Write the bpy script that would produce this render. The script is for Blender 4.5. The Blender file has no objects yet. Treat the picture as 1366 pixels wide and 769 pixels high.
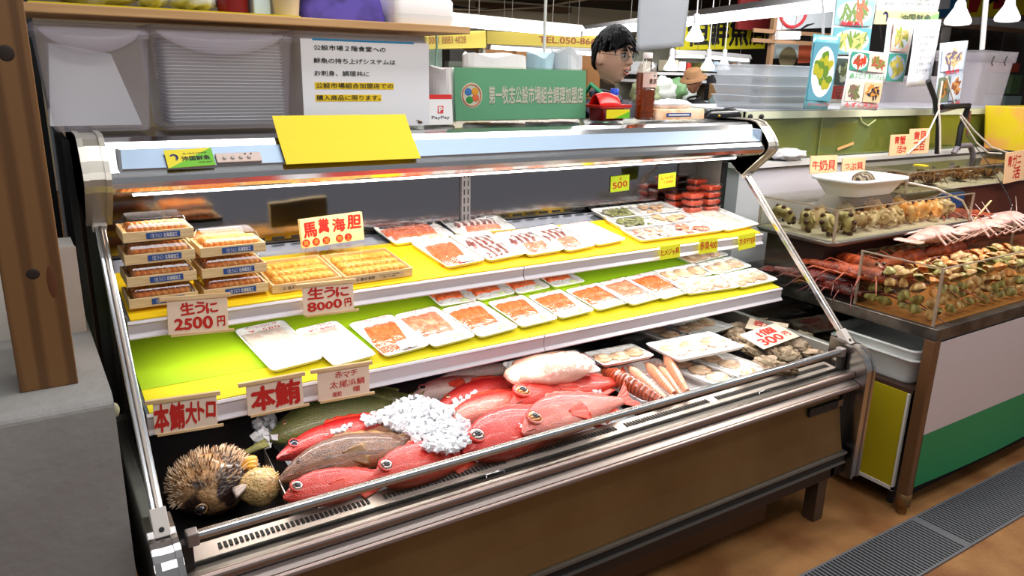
import bpy, math, random
from math import sin, cos, pi, sqrt, atan2, radians, exp
from mathutils import Vector, Matrix, noise
random.seed(11)
SC = bpy.context.scene
COL = SC.collection

# ------------------------------------------------------------------ camera
CAM = Vector((-0.11810, -1.54085, 1.47750))
RX = Vector((0.83933982, -0.54309594, 0.0235682))
UX = Vector((0.13144514, 0.24483168, 0.96061419))
FX = Vector((0.52747591, 0.80318382, -0.2768843))
FPX = 1020.22
cam = bpy.data.cameras.new('camera')
cam.sensor_width = 36.0
cam.lens = FPX / 1366 * 36.0
cam.clip_start = 0.02
camo = bpy.data.objects.new('camera', cam)
camo.matrix_world = Matrix.Translation(CAM) @ Matrix((RX, UX, -FX)).transposed().to_4x4()
COL.objects.link(camo)
SC.camera = camo

# ------------------------------------------------------------------ light, exposure
SC.view_settings.view_transform = 'Standard'
SC.view_settings.look = 'None'
SC.view_settings.gamma = 1.0
SC.view_settings.use_curve_mapping = False
SC.view_settings.exposure = 0.0
SC.cycles.max_bounces = 10
SC.cycles.transparent_max_bounces = 24
SC.cycles.caustics_reflective = False
SC.cycles.caustics_refractive = False
SC.cycles.sample_clamp_indirect = 4.0
world = bpy.data.worlds.new('market_air')
SC.world = world
world.use_nodes = True
bg = world.node_tree.nodes['Background']
bg.inputs[0].default_value = (0.92, 0.95, 1.0, 1)
bg.inputs[1].default_value = 0.30

def area(name, loc, target, sx, sy, power, col=(1, 1, 1)):
    l = bpy.data.lights.new(name, 'AREA')
    l.shape = 'RECTANGLE'; l.size = sx; l.size_y = sy; l.energy = power; l.color = col
    o = bpy.data.objects.new(name, l)
    o.location = loc
    o.rotation_euler = (Vector(target) - Vector(loc)).to_track_quat('-Z', 'Y').to_euler()
    COL.objects.link(o)
    return o
# fluorescent battens of the market hall: over the aisle, over the two stalls, over the stall behind
area('case_ceiling_light', (1.25, 0.02, 2.7), (1.25, 0.02, 0), 2.3, 0.2, 20)
area('aisle_ceiling_light', (0.9, -1.5, 2.7), (1.0, .5, 1.25), 2.6, 0.3, 22)
area('aisle_ceiling_light', (3.6, -1.25, 2.7), (3.5, .3, .9), 2.4, 0.3, 20)
area('stall_ceiling_light', (2.2, 1.5, 2.35), (2.0, 1.0, 1.2), 2.6, 0.3, 34)
area('counter_ceiling_light', (3.3, -0.1, 2.3), (3.1, 0.2, 0.7), 1.6, 0.2, 34, (1, .94, .86))
area('far_stall_ceiling_light', (6.2, 3.4, 2.38), (6.4, 4.8, 1.3), 3.4, 0.4, 90)
area('far_stall_ceiling_light', (3.0, 3.0, 2.38), (3.0, 4.6, 1.4), 2.4, 0.3, 44)
# tubes of the display case itself: under the canopy and under the two shelves
area('case_canopy_tube_light', (1.08, 0.345, 1.178), (1.08, 0.22, 0.5), 1.95, 0.03, 5.5, (1, .96, .90))
area('case_shelf_tube_light', (1.08, 0.245, 0.90), (1.08, 0.24, 0.6), 1.95, 0.02, 3.6, (1, .96, .90))
area('case_lower_tube_light', (1.08, 0.135, 0.72), (1.08, 0.0, 0.5), 1.9, 0.02, 4.5, (1, .96, .92))

# ------------------------------------------------------------------ points from the survey of the photograph
def ray(px, py):
    return FX + RX * ((px - 683) / FPX) - UX * ((py - 384.5) / FPX)
def onax(ax, px, py, v):
    d = ray(px, py); return CAM + d * ((v - CAM[ax]) / d[ax])
def oX(px, py, v): return onax(0, px, py, v)
def oY(px, py, v): return onax(1, px, py, v)
def oZ(px, py, v): return onax(2, px, py, v)
MU, ML = 0.166, 0.16                       # the tilt of the two shelves
def onplane(px, py, p, n):
    d = ray(px, py); n = Vector(n); return CAM + d * ((Vector(p) - CAM).dot(n) / d.dot(n))
def oU(px, py, up=0.0): return onplane(px, py, (0, .2125, .9327 + up), (0, -MU, 1))
def oL(px, py, up=0.0): return onplane(px, py, (0, .104, .7585 + up), (0, -ML, 1))

# ------------------------------------------------------------------ materials
def lin(c):
    c = c / 255.0
    return c / 12.92 if c <= 0.04045 else ((c + 0.055) / 1.055) ** 2.4
def rgb(*c): return (lin(c[0]), lin(c[1]), lin(c[2]), 1)
MATS = {}
def mat(name, col=(200, 200, 200), rough=.5, metal=0, bump=0, bs=60, col2=None, cs=8, lo=.4, hi=.6, coat=0, alpha=1,
        trans=0, ior=1.45, emit=0, sss=0, stretch=None, kind='noise', spec=.5, coords='Object'):
    if name in MATS: return MATS[name]
    m = bpy.data.materials.new(name); m.use_nodes = True
    nt = m.node_tree; b = nt.nodes['Principled BSDF']
    I = b.inputs
    I['Base Color'].default_value = rgb(*col)
    I['Roughness'].default_value = rough
    I['Metallic'].default_value = metal
    I['IOR'].default_value = ior
    I['Specular IOR Level'].default_value = spec
    I['Coat Weight'].default_value = coat
    I['Coat Roughness'].default_value = .08
    I['Alpha'].default_value = alpha
    I['Transmission Weight'].default_value = trans
    if sss:
        I['Subsurface Weight'].default_value = sss
        I['Subsurface Radius'].default_value = (.02, .01, .006)
        I['Subsurface Scale'].default_value = .3
    if emit:
        I['Emission Color'].default_value = rgb(*col)
        I['Emission Strength'].default_value = emit
    if col2 or bump:
        tc = nt.nodes.new('ShaderNodeTexCoord'); mp = nt.nodes.new('ShaderNodeMapping')
        nt.links.new(tc.outputs[coords], mp.inputs[0])
        if stretch: mp.inputs['Scale'].default_value = stretch
    def tex(scale, kind=kind):
        if kind == 'voronoi':
            t = nt.nodes.new('ShaderNodeTexVoronoi'); t.inputs['Scale'].default_value = scale; o = t.outputs['Distance']
        elif kind == 'wave':
            t = nt.nodes.new('ShaderNodeTexWave'); t.inputs['Scale'].default_value = scale
            t.inputs['Distortion'].default_value = 3; t.inputs['Detail'].default_value = 2; o = t.outputs['Fac']
        else:
            t = nt.nodes.new('ShaderNodeTexNoise'); t.inputs['Scale'].default_value = scale; t.inputs['Detail'].default_value = 4
            o = t.outputs['Fac']
        nt.links.new(mp.outputs[0], t.inputs['Vector'])
        return o
    if col2:
        r = nt.nodes.new('ShaderNodeValToRGB')
        r.color_ramp.elements[0].position = lo; r.color_ramp.elements[1].position = hi
        r.color_ramp.elements[0].color = rgb(*col); r.color_ramp.elements[1].color = rgb(*col2)
        nt.links.new(tex(cs), r.inputs[0]); nt.links.new(r.outputs[0], I['Base Color'])
        if emit: nt.links.new(r.outputs[0], I['Emission Color'])
    if bump:
        bn = nt.nodes.new('ShaderNodeBump'); bn.inputs['Strength'].default_value = bump; bn.inputs['Distance'].default_value = .01
        nt.links.new(tex(bs), bn.inputs['Height']); nt.links.new(bn.outputs[0], I['Normal'])
    MATS[name] = m
    return m
def film_mat(name, tint=(255, 255, 255), refl=.12, rough=.06, bump=0, bs=30, opac=0.0, dcol=(235, 235, 235)):
    """thin clear plastic or glass sheet: straight-through transparency with a fresnel gloss"""
    m = bpy.data.materials.new(name); m.use_nodes = True
    nt = m.node_tree; nt.nodes.clear()
    out = nt.nodes.new('ShaderNodeOutputMaterial')
    tr = nt.nodes.new('ShaderNodeBsdfTransparent'); tr.inputs[0].default_value = rgb(*tint)
    gl = nt.nodes.new('ShaderNodeBsdfGlossy'); gl.inputs['Roughness'].default_value = rough
    lw = nt.nodes.new('ShaderNodeFresnel'); lw.inputs['IOR'].default_value = 1.0 + refl * 4
    mx = nt.nodes.new('ShaderNodeMixShader')
    ge = nt.nodes.new('ShaderNodeNewGeometry')
    mu = nt.nodes.new('ShaderNodeMath'); mu.operation = 'SUBTRACT'; mu.use_clamp = True     # only the near face of a pane mirrors
    nt.links.new(lw.outputs[0], mu.inputs[0]); nt.links.new(ge.outputs['Backfacing'], mu.inputs[1])
    nt.links.new(mu.outputs[0], mx.inputs[0]); nt.links.new(tr.outputs[0], mx.inputs[1]); nt.links.new(gl.outputs[0], mx.inputs[2])
    last = mx
    if opac:
        df = nt.nodes.new('ShaderNodeBsdfDiffuse'); df.inputs[0].default_value = rgb(*dcol)
        m2 = nt.nodes.new('ShaderNodeMixShader'); m2.inputs[0].default_value = opac
        nt.links.new(mx.outputs[0], m2.inputs[1]); nt.links.new(df.outputs[0], m2.inputs[2]); last = m2
    nt.links.new(last.outputs[0], out.inputs[0])
    if bump:
        tc = nt.nodes.new('ShaderNodeTexCoord'); t = nt.nodes.new('ShaderNodeTexNoise'); t.inputs['Scale'].default_value = bs
        bn = nt.nodes.new('ShaderNodeBump'); bn.inputs['Strength'].default_value = bump; bn.inputs['Distance'].default_value = .01
        nt.links.new(tc.outputs['Object'], t.inputs['Vector']); nt.links.new(t.outputs['Fac'], bn.inputs['Height'])
        nt.links.new(bn.outputs[0], gl.inputs['Normal']); nt.links.new(bn.outputs[0], lw.inputs['Normal'])
    MATS[name] = m
    return m

# ------------------------------------------------------------------ mesh building
class MB:
    def __init__(s): s.v = []; s.f = []; s.m = []; s.s = []
    def add(s, v, f, mi=0, sm=False, M=None):
        o = len(s.v)
        s.v += [tuple(M @ Vector(p)) if M is not None else tuple(p) for p in v]
        for q in f:
            s.f.append([i + o for i in q]); s.m.append(mi); s.s.append(sm)
        return s
    def bx(s, x0, x1, y0, y1, z0, z1, mi=0, M=None):
        v = [(x, y, z) for z in (z0, z1) for y in (y0, y1) for x in (x0, x1)]
        return s.add(v, [(0, 2, 3, 1), (4, 5, 7, 6), (0, 1, 5, 4), (2, 6, 7, 3), (0, 4, 6, 2), (1, 3, 7, 5)], mi, False, M)
    def prism(s, poly, a, b, ax=0, mi=0, M=None, sm=False):
        """closed 2-D outline swept along an axis (0: outline is y,z; 1: x,z; 2: x,y)"""
        n = len(poly); mk = {0: lambda t, p: (t, p[0], p[1]), 1: lambda t, p: (p[0], t, p[1]), 2: lambda t, p: (p[0], p[1], t)}[ax]
        v = [mk(a, p) for p in poly] + [mk(b, p) for p in poly]
        s.add(v, [(i, (i + 1) % n, n + (i + 1) % n, n + i) for i in range(n)], mi, sm, M)
        return s.add(v, [list(range(n))[::-1], list(range(n, 2 * n))], mi, False, M)
    def loft(s, rings, mi=0, sm=True, cap0=True, cap1=True, M=None):
        n = len(rings[0]); v = [p for r in rings for p in r]
        f = [(k * n + i, k * n + (i + 1) % n, (k + 1) * n + (i + 1) % n, (k + 1) * n + i) for k in range(len(rings) - 1) for i in range(n)]
        s.add(v, f, mi, sm, M)
        if cap0: s.add(rings[0], [list(range(n))[::-1]], mi, sm, M)
        if cap1: s.add(rings[-1], [list(range(n))], mi, sm, M)
        return s
    def tube(s, pts, r, n=8, mi=0, M=None):
        pts = [Vector(p) for p in pts]; rs = r if isinstance(r, (list, tuple)) else [r] * len(pts)
        rings = []; up = None
        for i, p in enumerate(pts):
            t = (pts[min(i + 1, len(pts) - 1)] - pts[max(i - 1, 0)]).normalized()
            if up is None: up = Vector((0, 0, 1)) if abs(t.z) < .9 else Vector((1, 0, 0))
            a = t.cross(up).normalized(); up = a.cross(t).normalized()
            rings.append([tuple(p + (a * cos(2 * pi * k / n) + up * sin(2 * pi * k / n)) * rs[i]) for k in range(n)])
        return s.loft(rings, mi, True, True, True, M)
    def lathe(s, prof, n=24, mi=0, M=None, cap=True):
        rings = [[(r * cos(2 * pi * k / n), r * sin(2 * pi * k / n), z) for k in range(n)] for r, z in prof]
        return s.loft(rings, mi, True, cap, cap, M)
    def ball(s, c, r, n=16, m=10, mi=0, M=None, fn=None):
        rx, ry, rz = r if isinstance(r, (tuple, list)) else (r, r, r)
        rings = []
        for j in range(m + 1):
            th = pi * (j if 0 < j < m else (.02 if j == 0 else m - .02)) / m
            ring = []
            for k in range(n):
                ph = 2 * pi * k / n
                d = Vector((sin(th) * cos(ph), sin(th) * sin(ph), -cos(th)))
                q = fn(d) if fn else 1
                ring.append((c[0] + d.x * rx * q, c[1] + d.y * ry * q, c[2] + d.z * rz * q))
            rings.append(ring)
        return s.loft(rings, mi, True, True, True, M)
    def grid(s, fn, nu, nv, mi=0, sm=True, M=None):
        v = [fn(i / nu, j / nv) for j in range(nv + 1) for i in range(nu + 1)]
        w = nu + 1
        return s.add(v, [(j * w + i, j * w + i + 1, (j + 1) * w + i + 1, (j + 1) * w + i) for j in range(nv) for i in range(nu)], mi, sm, M)
    def build(s, name, mats, parent=None, bevel=0, seg=2, M=None, solid=0, sub=0):
        me = bpy.data.meshes.new(name)
        v = [tuple(M @ Vector(p)) for p in s.v] if M is not None else s.v
        me.from_pydata(v, [], s.f)
        for m in (mats if isinstance(mats, (list, tuple)) else [mats]): me.materials.append(m)
        me.polygons.foreach_set('material_index', s.m)
        me.polygons.foreach_set('use_smooth', s.s)
        me.update()
        o = bpy.data.objects.new(name, me); COL.objects.link(o)
        if parent is not None: o.parent = parent
        if solid:
            d = o.modifiers.new('solid', 'SOLIDIFY'); d.thickness = solid; d.offset = 0
        if bevel:
            d = o.modifiers.new('bevel', 'BEVEL'); d.width = bevel; d.segments = seg; d.limit_method = 'ANGLE'; d.angle_limit = .7
        if sub:
            d = o.modifiers.new('sub', 'SUBSURF'); d.levels = sub; d.render_levels = sub
        return o
def Rz(a): return Matrix.Rotation(a, 4, 'Z')
def Ry(a): return Matrix.Rotation(a, 4, 'Y')
def Rx_(a): return Matrix.Rotation(a, 4, 'X')
def T(*p): return Matrix.Translation(Vector(p[0]) if len(p) == 1 else Vector(p))
def S(x, y, z): return Matrix.Diagonal((x, y, z, 1))
def tag(o, label=None, cat=None, group=None, kind=None):
    if label: o['label'] = label
    if cat: o['category'] = cat
    if group: o['group'] = group
    if kind: o['kind'] = kind
    return o
def thing(name, label, cat, loc=(0, 0, 0), rot=(0, 0, 0), group=None):
    o = bpy.data.objects.new(name, None); COL.objects.link(o)
    o.empty_display_size = .05
    o.location = loc; o.rotation_euler = rot
    return tag(o, label, cat, group)
def dup(root, loc, rot, label, group=None):
    """a copy of a thing with copies of its parts and their sub-parts"""
    r = root.copy(); COL.objects.link(r); r.location = loc; r.rotation_euler = rot
    r['label'] = label
    if group: r['group'] = group
    for ch in list(root.children):
        c = ch.copy(); COL.objects.link(c); c.parent = r
        for g in list(ch.children):
            d = g.copy(); COL.objects.link(d); d.parent = c
    return r
def rr(w, l, r, z, n=4):
    """rounded rectangle ring, centred"""
    out = []
    for cx, cy, a0 in ((w / 2 - r, l / 2 - r, 0), (-w / 2 + r, l / 2 - r, pi / 2), (-w / 2 + r, -l / 2 + r, pi), (w / 2 - r, -l / 2 + r, 1.5 * pi)):
        for k in range(n + 1):
            a = a0 + pi / 2 * k / n
            out.append((cx + r * cos(a), cy + r * sin(a), z))
    return out
# ---- lettering: real characters turned into mesh; lies in the x-y plane, centred, facing +z
_tc = {}
def text_geo(s, bold=0.0, ext=.0, space=1.0):
    key = (s, bold, space)
    if key in _tc: return _tc[key]
    c = bpy.data.curves.new('lettering', 'FONT'); c.body = s; c.size = 1; c.offset = bold; c.space_character = space
    c.resolution_u = 3
    c.align_x = 'LEFT'
    o = bpy.data.objects.new('lettering', c); COL.objects.link(o)
    dg = bpy.context.evaluated_depsgraph_get(); dg.update()
    me = bpy.data.meshes.new_from_object(o.evaluated_get(dg))
    v = [tuple(p.co) for p in me.vertices]; f = [tuple(p.vertices) for p in me.polygons]
    bpy.data.objects.remove(o); bpy.data.curves.remove(c); bpy.data.meshes.remove(me)
    _tc[key] = (v, f)
    return v, f
def put_text(mb, s, cx, cy, w=None, h=None, M=None, mi=0, bold=0.0, jit=0, z=0, slant=0):
    """lay a line of characters into a box w by h (either may be None) around cx, cy"""
    if jit:                                   # brush hand: every character a little turned and shifted
        parts = []; x = 0
        for ch in s:
            if ch == ' ': x += .5; continue
            v, f = text_geo(ch)
            if not v: x += .5; continue
            x0 = min(p[0] for p in v); x1 = max(p[0] for p in v)
            a = random.uniform(-1, 1) * jit; sc = 1 + random.uniform(-.12, .12)
            vv = []
            for p in v:
                px = (p[0] - (x0 + x1) / 2) * sc; py = (p[1] - .38) * sc
                px += py * slant
                vv.append((x + (x1 - x0) * sc / 2 + px * cos(a) - py * sin(a), .38 + random.uniform(0, 0) + px * sin(a) + py * cos(a), 0))
            dy = random.uniform(-.06, .06)
            vv = [(p[0], p[1] + dy, 0) for p in vv]
            parts.append((vv, f)); x += (x1 - x0) * sc + .08
    else:
        parts = [text_geo(s)]
    allv = [p for v, f in parts for p in v]
    if not allv: return
    x0 = min(p[0] for p in allv); x1 = max(p[0] for p in allv); y0 = min(p[1] for p in allv); y1 = max(p[1] for p in allv)
    sx = w / (x1 - x0) if w else h / (y1 - y0)
    sy = h / (y1 - y0) if h else sx
    offs = [(0, 0)] + ([(bold * a, bold * b) for a, b in ((1, 0), (-1, 0), (0, 1), (0, -1), (.7, .7), (-.7, -.7))] if bold else [])
    for v, f in parts:
        for k, (ax, ay) in enumerate(offs):      # heavier brush: the stroke laid down again a hair to each side
            vv = [(cx + (p[0] + ax - (x0 + x1) / 2) * sx, cy + (p[1] + ay - (y0 + y1) / 2) * sy, z + k * .00001) for p in v]
            mb.add(vv, f, mi, False, M)
def frame(p0, xdir, ydir):
    """matrix whose x axis runs along xdir and y axis along ydir, at p0"""
    x = Vector(xdir).normalized(); z = x.cross(Vector(ydir)).normalized(); y = z.cross(x)
    M = Matrix((x, y, z)).transposed().to_4x4(); M.translation = Vector(p0)
    return M

# common materials
steel = mat('brushed stainless steel', (150, 138, 132), .36, 1, bump=.04, bs=14, stretch=(.3, 6, 6))
steel_s = mat('polished stainless steel', (205, 204, 204), .14, 1)
mirror = mat('mirror steel back', (150, 146, 150), .10, 1, bump=.35, bs=2.6)
steel_d = mat('dull stainless steel', (150, 140, 132), .35, 1, bump=.06, bs=9)
alu = mat('aluminium bar', (222, 222, 224), .2, 1)
white_p = mat('white enamel', (222, 220, 220), .35)
white_pl = mat('white plastic', (235, 234, 232), .4)
black_p = mat('black plastic', (24, 24, 25), .5)
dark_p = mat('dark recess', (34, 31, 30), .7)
glassm = film_mat('clear glass', (244, 248, 246), .11, .02)
cling = film_mat('cling film', (255, 255, 255), .16, .09, bump=.9, bs=40)
clearpl = film_mat('clear plastic lid', (250, 250, 246), .17, .06)
acryl = film_mat('acrylic sheet', (244, 244, 238), .06, .03)
red_ink = mat('red brush ink', (196, 34, 24), .6)
blk_ink = mat('black print', (22, 22, 24), .6)
blue_ink = mat('blue print', (38, 92, 160), .6)
card_w = mat('cream price card', (240, 214, 190), .6)
wood_l = mat('pale thin wood', (228, 196, 150), .6, col2=(210, 172, 122), cs=6, stretch=(2, 30, 30))
foam = mat('white foam tray', (244, 243, 241), .45)
# ================================================================== the setting
def struct(name, mb, m, label=None, bevel=0):
    o = mb.build(name, m, None, bevel); o['kind'] = 'structure'
    return o
floor_m = mat('worn ochre floor', (134, 82, 38), .5, col2=(170, 120, 68), cs=5, lo=.35, hi=.65, bump=.5, bs=220)
struct('floor', MB().bx(-1.2, 9.5, -3.2, 9, -.06, 0), floor_m)

# ================================================================== refrigerated display case
L = 2.16
case = thing('display_case', 'long stainless steel refrigerated display case open at the front, full of seafood', 'display case', (0, 0, 0))
def lp(name, mb, m, par=case, bevel=0, **k): return mb.build(name, m, par, bevel, **k)
can = [(.62, 1.312), (.335, 1.312), (.312, 1.304), (.300, 1.290), (.258, 1.246), (.250, 1.236), (.248, 1.224), (.254, 1.212), (.264, 1.203), (.276, 1.1975),
       (.30, 1.199), (.31, 1.205), (.62, 1.205)]
canopy = lp('canopy', MB().prism(can, .045, L - .045), steel_s)
# the pale pressed panel along the canopy front
pa = Vector((.2985, 1.2885)); pb = Vector((.2605, 1.2485)); nn = Vector((-.73, .69)) * .0035
lp('canopy_panel', MB().prism([pa, pb, pb + nn, pa + nn], .075, L - .075), mat('scratched bright steel', (150, 166, 184), .5, 1, bump=.12, bs=24), canopy, .0015)
lp('canopy_panel_edge', MB().prism([pb + Vector((.001, -.001)), pb + Vector((.004, -.005)), pb + nn * 2.2 + Vector((.004, -.005)), pb + nn * 2.2 + Vector((.001, -.001))], .075, L - .075).bx(
    .07, .076, .258, .3, 1.246, 1.2925).bx(L - .076, L - .07, .258, .3, 1.246, 1.2925), alu, canopy)
tube_m = mat('lit fluorescent tube', (255, 250, 240), .4, emit=9)
lp('fluorescent_tube', MB().tube([(.1, .345, 1.192), (L - .1, .345, 1.192)], .011, 12), tube_m, canopy)
# rounded end caps of the canopy
capo = [(.62, 1.318), (.335, 1.318), (.308, 1.312), (.288, 1.300), (.262, 1.272), (.245, 1.250), (.240, 1.236), (.242, 1.222), (.252, 1.208), (.285, 1.178), (.345, 1.122),
        (.372, 1.136), (.40, 1.16), (.62, 1.16)]
def cap(x0, x1, sgn):
    mb = MB().prism(capo, x0, x1)
    for a, b in ((x0, x0 + .011), (x1 - .011, x1)):
        out = [(p[0] - (.004 if p[0] < .6 else 0), p[1] + (.0035 if p[1] > 1.3 else -.001)) for p in capo]
        mb.prism(out, a, b)
    return lp('canopy_end_cap', mb, mat('satin cap steel', (196, 190, 178), .32, .65), case, .003)
cap(0, .052, -1); cap(L - .052, L, 1)
# control panel with buttons let into the canopy front
q = oY(287, 222, .27); 
cpM = frame((.315, .271, 1.262), (1, 0, 0), (0, .69, .73))
cp = lp('control_panel', MB().bx(-.048, .052, -.013, .013, 0, .009, M=cpM), mat('pinkish beige plastic', (214, 190, 178), .45), case, .002)
bt = MB()
for i, x in enumerate((-.03, -.012, .006, .024)): bt.lathe([(.0045, .008), (.0045, .0115), (.003, .0125)], 12, M=cpM @ T(x, -.002, 0))
for x in (.017, .03): bt.lathe([(.002, .008), (.002, .0105)], 8, mi=1, M=cpM @ T(x, .008, 0))
bt.build('push_button', [mat('grey button', (190, 180, 172), .4), black_p], cp)['label'] = 'row of small grey push buttons'
# body
lp('back_panel', MB().bx(.05, 1.065, .572, .582, .985, 1.206), mirror, case)
lp('back_panel', MB().bx(1.095, L - .05, .572, .582, .985, 1.206), mirror, case)
lp('lower_back_panel', MB().bx(.05, L - .05, .572, .582, .5, .985), mat('grey inner wall', (120, 118, 120), .3, .8), case)
us_ = MB().bx(1.064, 1.096, .562, .575, .985, 1.206)
up = lp('shelf_upright', us_, mat('light grey upright', (176, 174, 176), .35, .6), case, .001)
sl = MB()
for x in (1.073, 1.087):
    for k in range(7): sl.bx(x - .0015, x + .0015, .5605, .5635, 1.005 + k * .027, 1.023 + k * .027)
sl.build('slot', dark_p, up)
sl = MB()
for k in range(38):
    x = .09 + k * .0535
    if abs(x - 1.06) > .05: sl.bx(x, x + .034, .5695, .573, 1.0, 1.0065)
lp('vent_slots', sl, dark_p, case)['kind'] = 'stuff'
def shelf(name, y0, z0, m, y1, x0, x1, lipz):
    z1 = z0 + m * (y1 - y0)
    mb = MB().prism([(y0, z0), (y1, z1), (y1, z1 - .012), (y0 + .012, z0 - .012)], x0, x1)
    s = lp(name, mb, mat('shelf steel', (150, 158, 170), .3, .7), case)
    mid = (x0 + x1) / 2
    for a, b in ((x0, mid - .0015), (mid + .0015, x1)):
        lip = [(y0 + .012, z0 - .001), (y0 - .002, z0 + .001), (y0 - .007, z0 - .004), (y0 - .0025, z0 - .009), (y0 - .0025, lipz + .009), (y0 - .011, lipz + .001), (y0 - .010, lipz - .002), (y0 + .012, lipz + .003)]
        MB().prism(lip, a, b).build('price_rail', mat('lilac white price rail', (214, 206, 210), .3, .1), s, .0008)
    for x in (x0 + .05, mid, x1 - .05):
        MB().prism([(y0 + .03, z0 - .008), (y1, z1 - .01), (y1, z1 - .055), (y0 + .03, z0 - .022)], x - .002, x + .002).build('bracket', steel_d, s)
    return s
shelf('upper_shelf', .2125, .9307, MU, .562, .045, L - .065, .8943)
shelf('lower_shelf', .104, .7565, ML, .566, .05, L - .065, .7136)
# well
wp = MB().bx(.05, L - .05, -.155, .572, .478, .488).bx(.05, L - .05, -.158, -.150, .478, .545)
lp('well_pan', wp, mat('dark steel well', (66, 62, 60), .35, .8), case)
for x in (.362, 1.33, 1.5, 1.82):
    pass
# glass ends
gl = [(-.147, .622), (.367, 1.136), (.42, 1.16), (.575, 1.16), (.575, .50), (-.147, .50)]
lp('end_glass', MB().prism(gl, .018, .023), glassm, case)
lp('end_glass', MB().prism(gl, L - .023, L - .018), glassm, case)
for x0, x1 in ((.006, .03), (L - .03, L - .006)):
    fr = MB().bx(x0, x1, .46, .62, .30, 1.17, 0)
    fr.bx(x0, x1, -.15, .62, .28, .60, 0)
    lp('end_frame', fr, mat('grey end frame', (150, 146, 140), .4, .5), case, .004)
    gs = MB().bx(x0 - .002 if x0 > 1 else x0, x1 if x0 > 1 else x1 + .002, .452, .460, .62, 1.165)
    lp('gasket', gs, black_p, case)
# slanted aluminium edge rails with brackets
for x in (.026, L - .026):
    a = Vector((x, -.142, .634)); b = Vector((x, .362, 1.138))
    M = frame(a, b - a, (1, 0, 0)); n = (b - a).length
    r_ = MB().bx(0, n, -.011, .011, -.008, .008, M=M).bx(0, n, -.004, .004, -.012, -.007, mi=1, M=M)
    rail = lp('glass_edge_rail', r_, [alu, steel_d], case, .003)
    MB().bx(-.022, .035, -.0145, .0145, -.013, .012, M=M).lathe([(.005, -.013), (.005, -.0155), (.003, -.0155)], 10, mi=1, M=M @ T(-.008, 0, 0) @ Rx_(0)).build(
        'rail_bracket', [mat('pale bracket plastic', (206, 196, 188), .4), dark_p], rail, .004, 3)
    MB().bx(n - .035, n + .012, -.0145, .0145, -.013, .012, M=M).build('rail_bracket', MATS['pale bracket plastic'], rail, .004, 3)
    screw = MB().lathe([(.004, 0), (.004, .002), (.0015, .0022)], 10, M=M @ T(-.008, 0, .0115)); screw.build('screw', dark_p, rail)
# low front glass and its rail
fg = lp('front_glass', MB().bx(.075, L - .075, -.1635, -.1585, .535, .606), glassm, case)
lp('front_rail', MB().prism([(-.170, .601), (-.172, .610), (-.168, .6165), (-.158, .6185), (-.151, .614), (-.150, .603)], .085, L - .085), steel_s, case, .001)
for x in (.065, L - .085): lp('front_rail_end', MB().bx(x, x + .022, -.174, -.147, .592, .620), mat('grey rail end', (150, 140, 136), .4, .6), case, .003)
for x in (.055, L - .075): lp('front_corner_post', MB().bx(x, x + .02, -.170, -.148, .53, .60), mat('dark corner post', (52, 48, 46), .4, .5), case, .002)
# vented deck behind the glass
dk = MB()
dk.prism([(-.155, .548), (-.105, .553), (-.100, .549), (-.100, .488), (-.155, .488)], .075, L - .075)
deck = lp('vent_deck', dk, mat('pinkish deck steel', (206, 186, 178), .42, .8), case, .001)
vs = MB()
n = 0
for k in range(190):
    x = .095 + k * .0104
    if k % 34 in (0, 1, 2): continue
    y = -.127; z = .5518
    vs.bx(x, x + .0062, -.139, -.121, .5490, .5524)
vs.build('vent_slot', dark_p, deck)['kind'] = 'stuff'
for x in (.72, 1.68):
    hk = MB().tube([(x, -.176, .549), (x, -.172, .556), (x + .05, -.172, .556), (x + .05, -.176, .549)], .002, 6)
    hk.build('wire_clip', steel_s, deck)
# bullnose front: two rounded ridges with a flat band between
nose = [(-.160, .540), (-.176, .545), (-.186, .548), (-.197, .547), (-.206, .542), (-.210, .534), (-.207, .526), (-.203, .522), (-.205, .5215),
        (-.222, .512), (-.229, .509), (-.233, .504), (-.231, .497), (-.225, .494), (-.160, .494)]
lp('front_nose', MB().prism(nose, .052, L - .052, sm=False), steel, case)
for p, r in (((-.199, .536), .012), ((-.2235, .503), .0095)):
    lp('front_ridge', MB().tube([(.052, p[0], p[1]), (L - .052, p[0], p[1])], r, 16), mat('pinkish ridge steel', (160, 140, 132), .34, 1), case)
# rounded end caps of the front
def arc(cy, cz, r, a0, a1, n=9): return [(cy + r * cos(radians(a0 + (a1 - a0) * k / n)), cz + r * sin(radians(a0 + (a1 - a0) * k / n))) for k in range(n + 1)]
fco = [(-.10, .636), (-.15, .632)] + arc(-.165, .545, .08, 88, 182) + [(-.245, .17), (-.10, .17)]
for x0, x1 in ((0, .05), (L - .05, L)):
    mb = MB().prism(fco, x0, x1)
    lp('front_end_cap', mb, mat('end cap steel', (186, 182, 180), .22, 1), case, .005)
    for a in (x0 + .001, x1 - .012):
        mb2 = MB().prism([(y - .004 if y < -.11 else y, z + (.004 if z > .6 else 0)) for y, z in fco], a, a + .011)
        lp('end_cap_bead', mb2, MATS['end cap steel'], case, .003)
lp('end_recess', MB().bx(L - .088, L - .05, -.20, -.15, .17, .50), black_p, case)
lp('end_recess', MB().bx(.05, .088, -.20, -.15, .17, .50), black_p, case)
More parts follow.
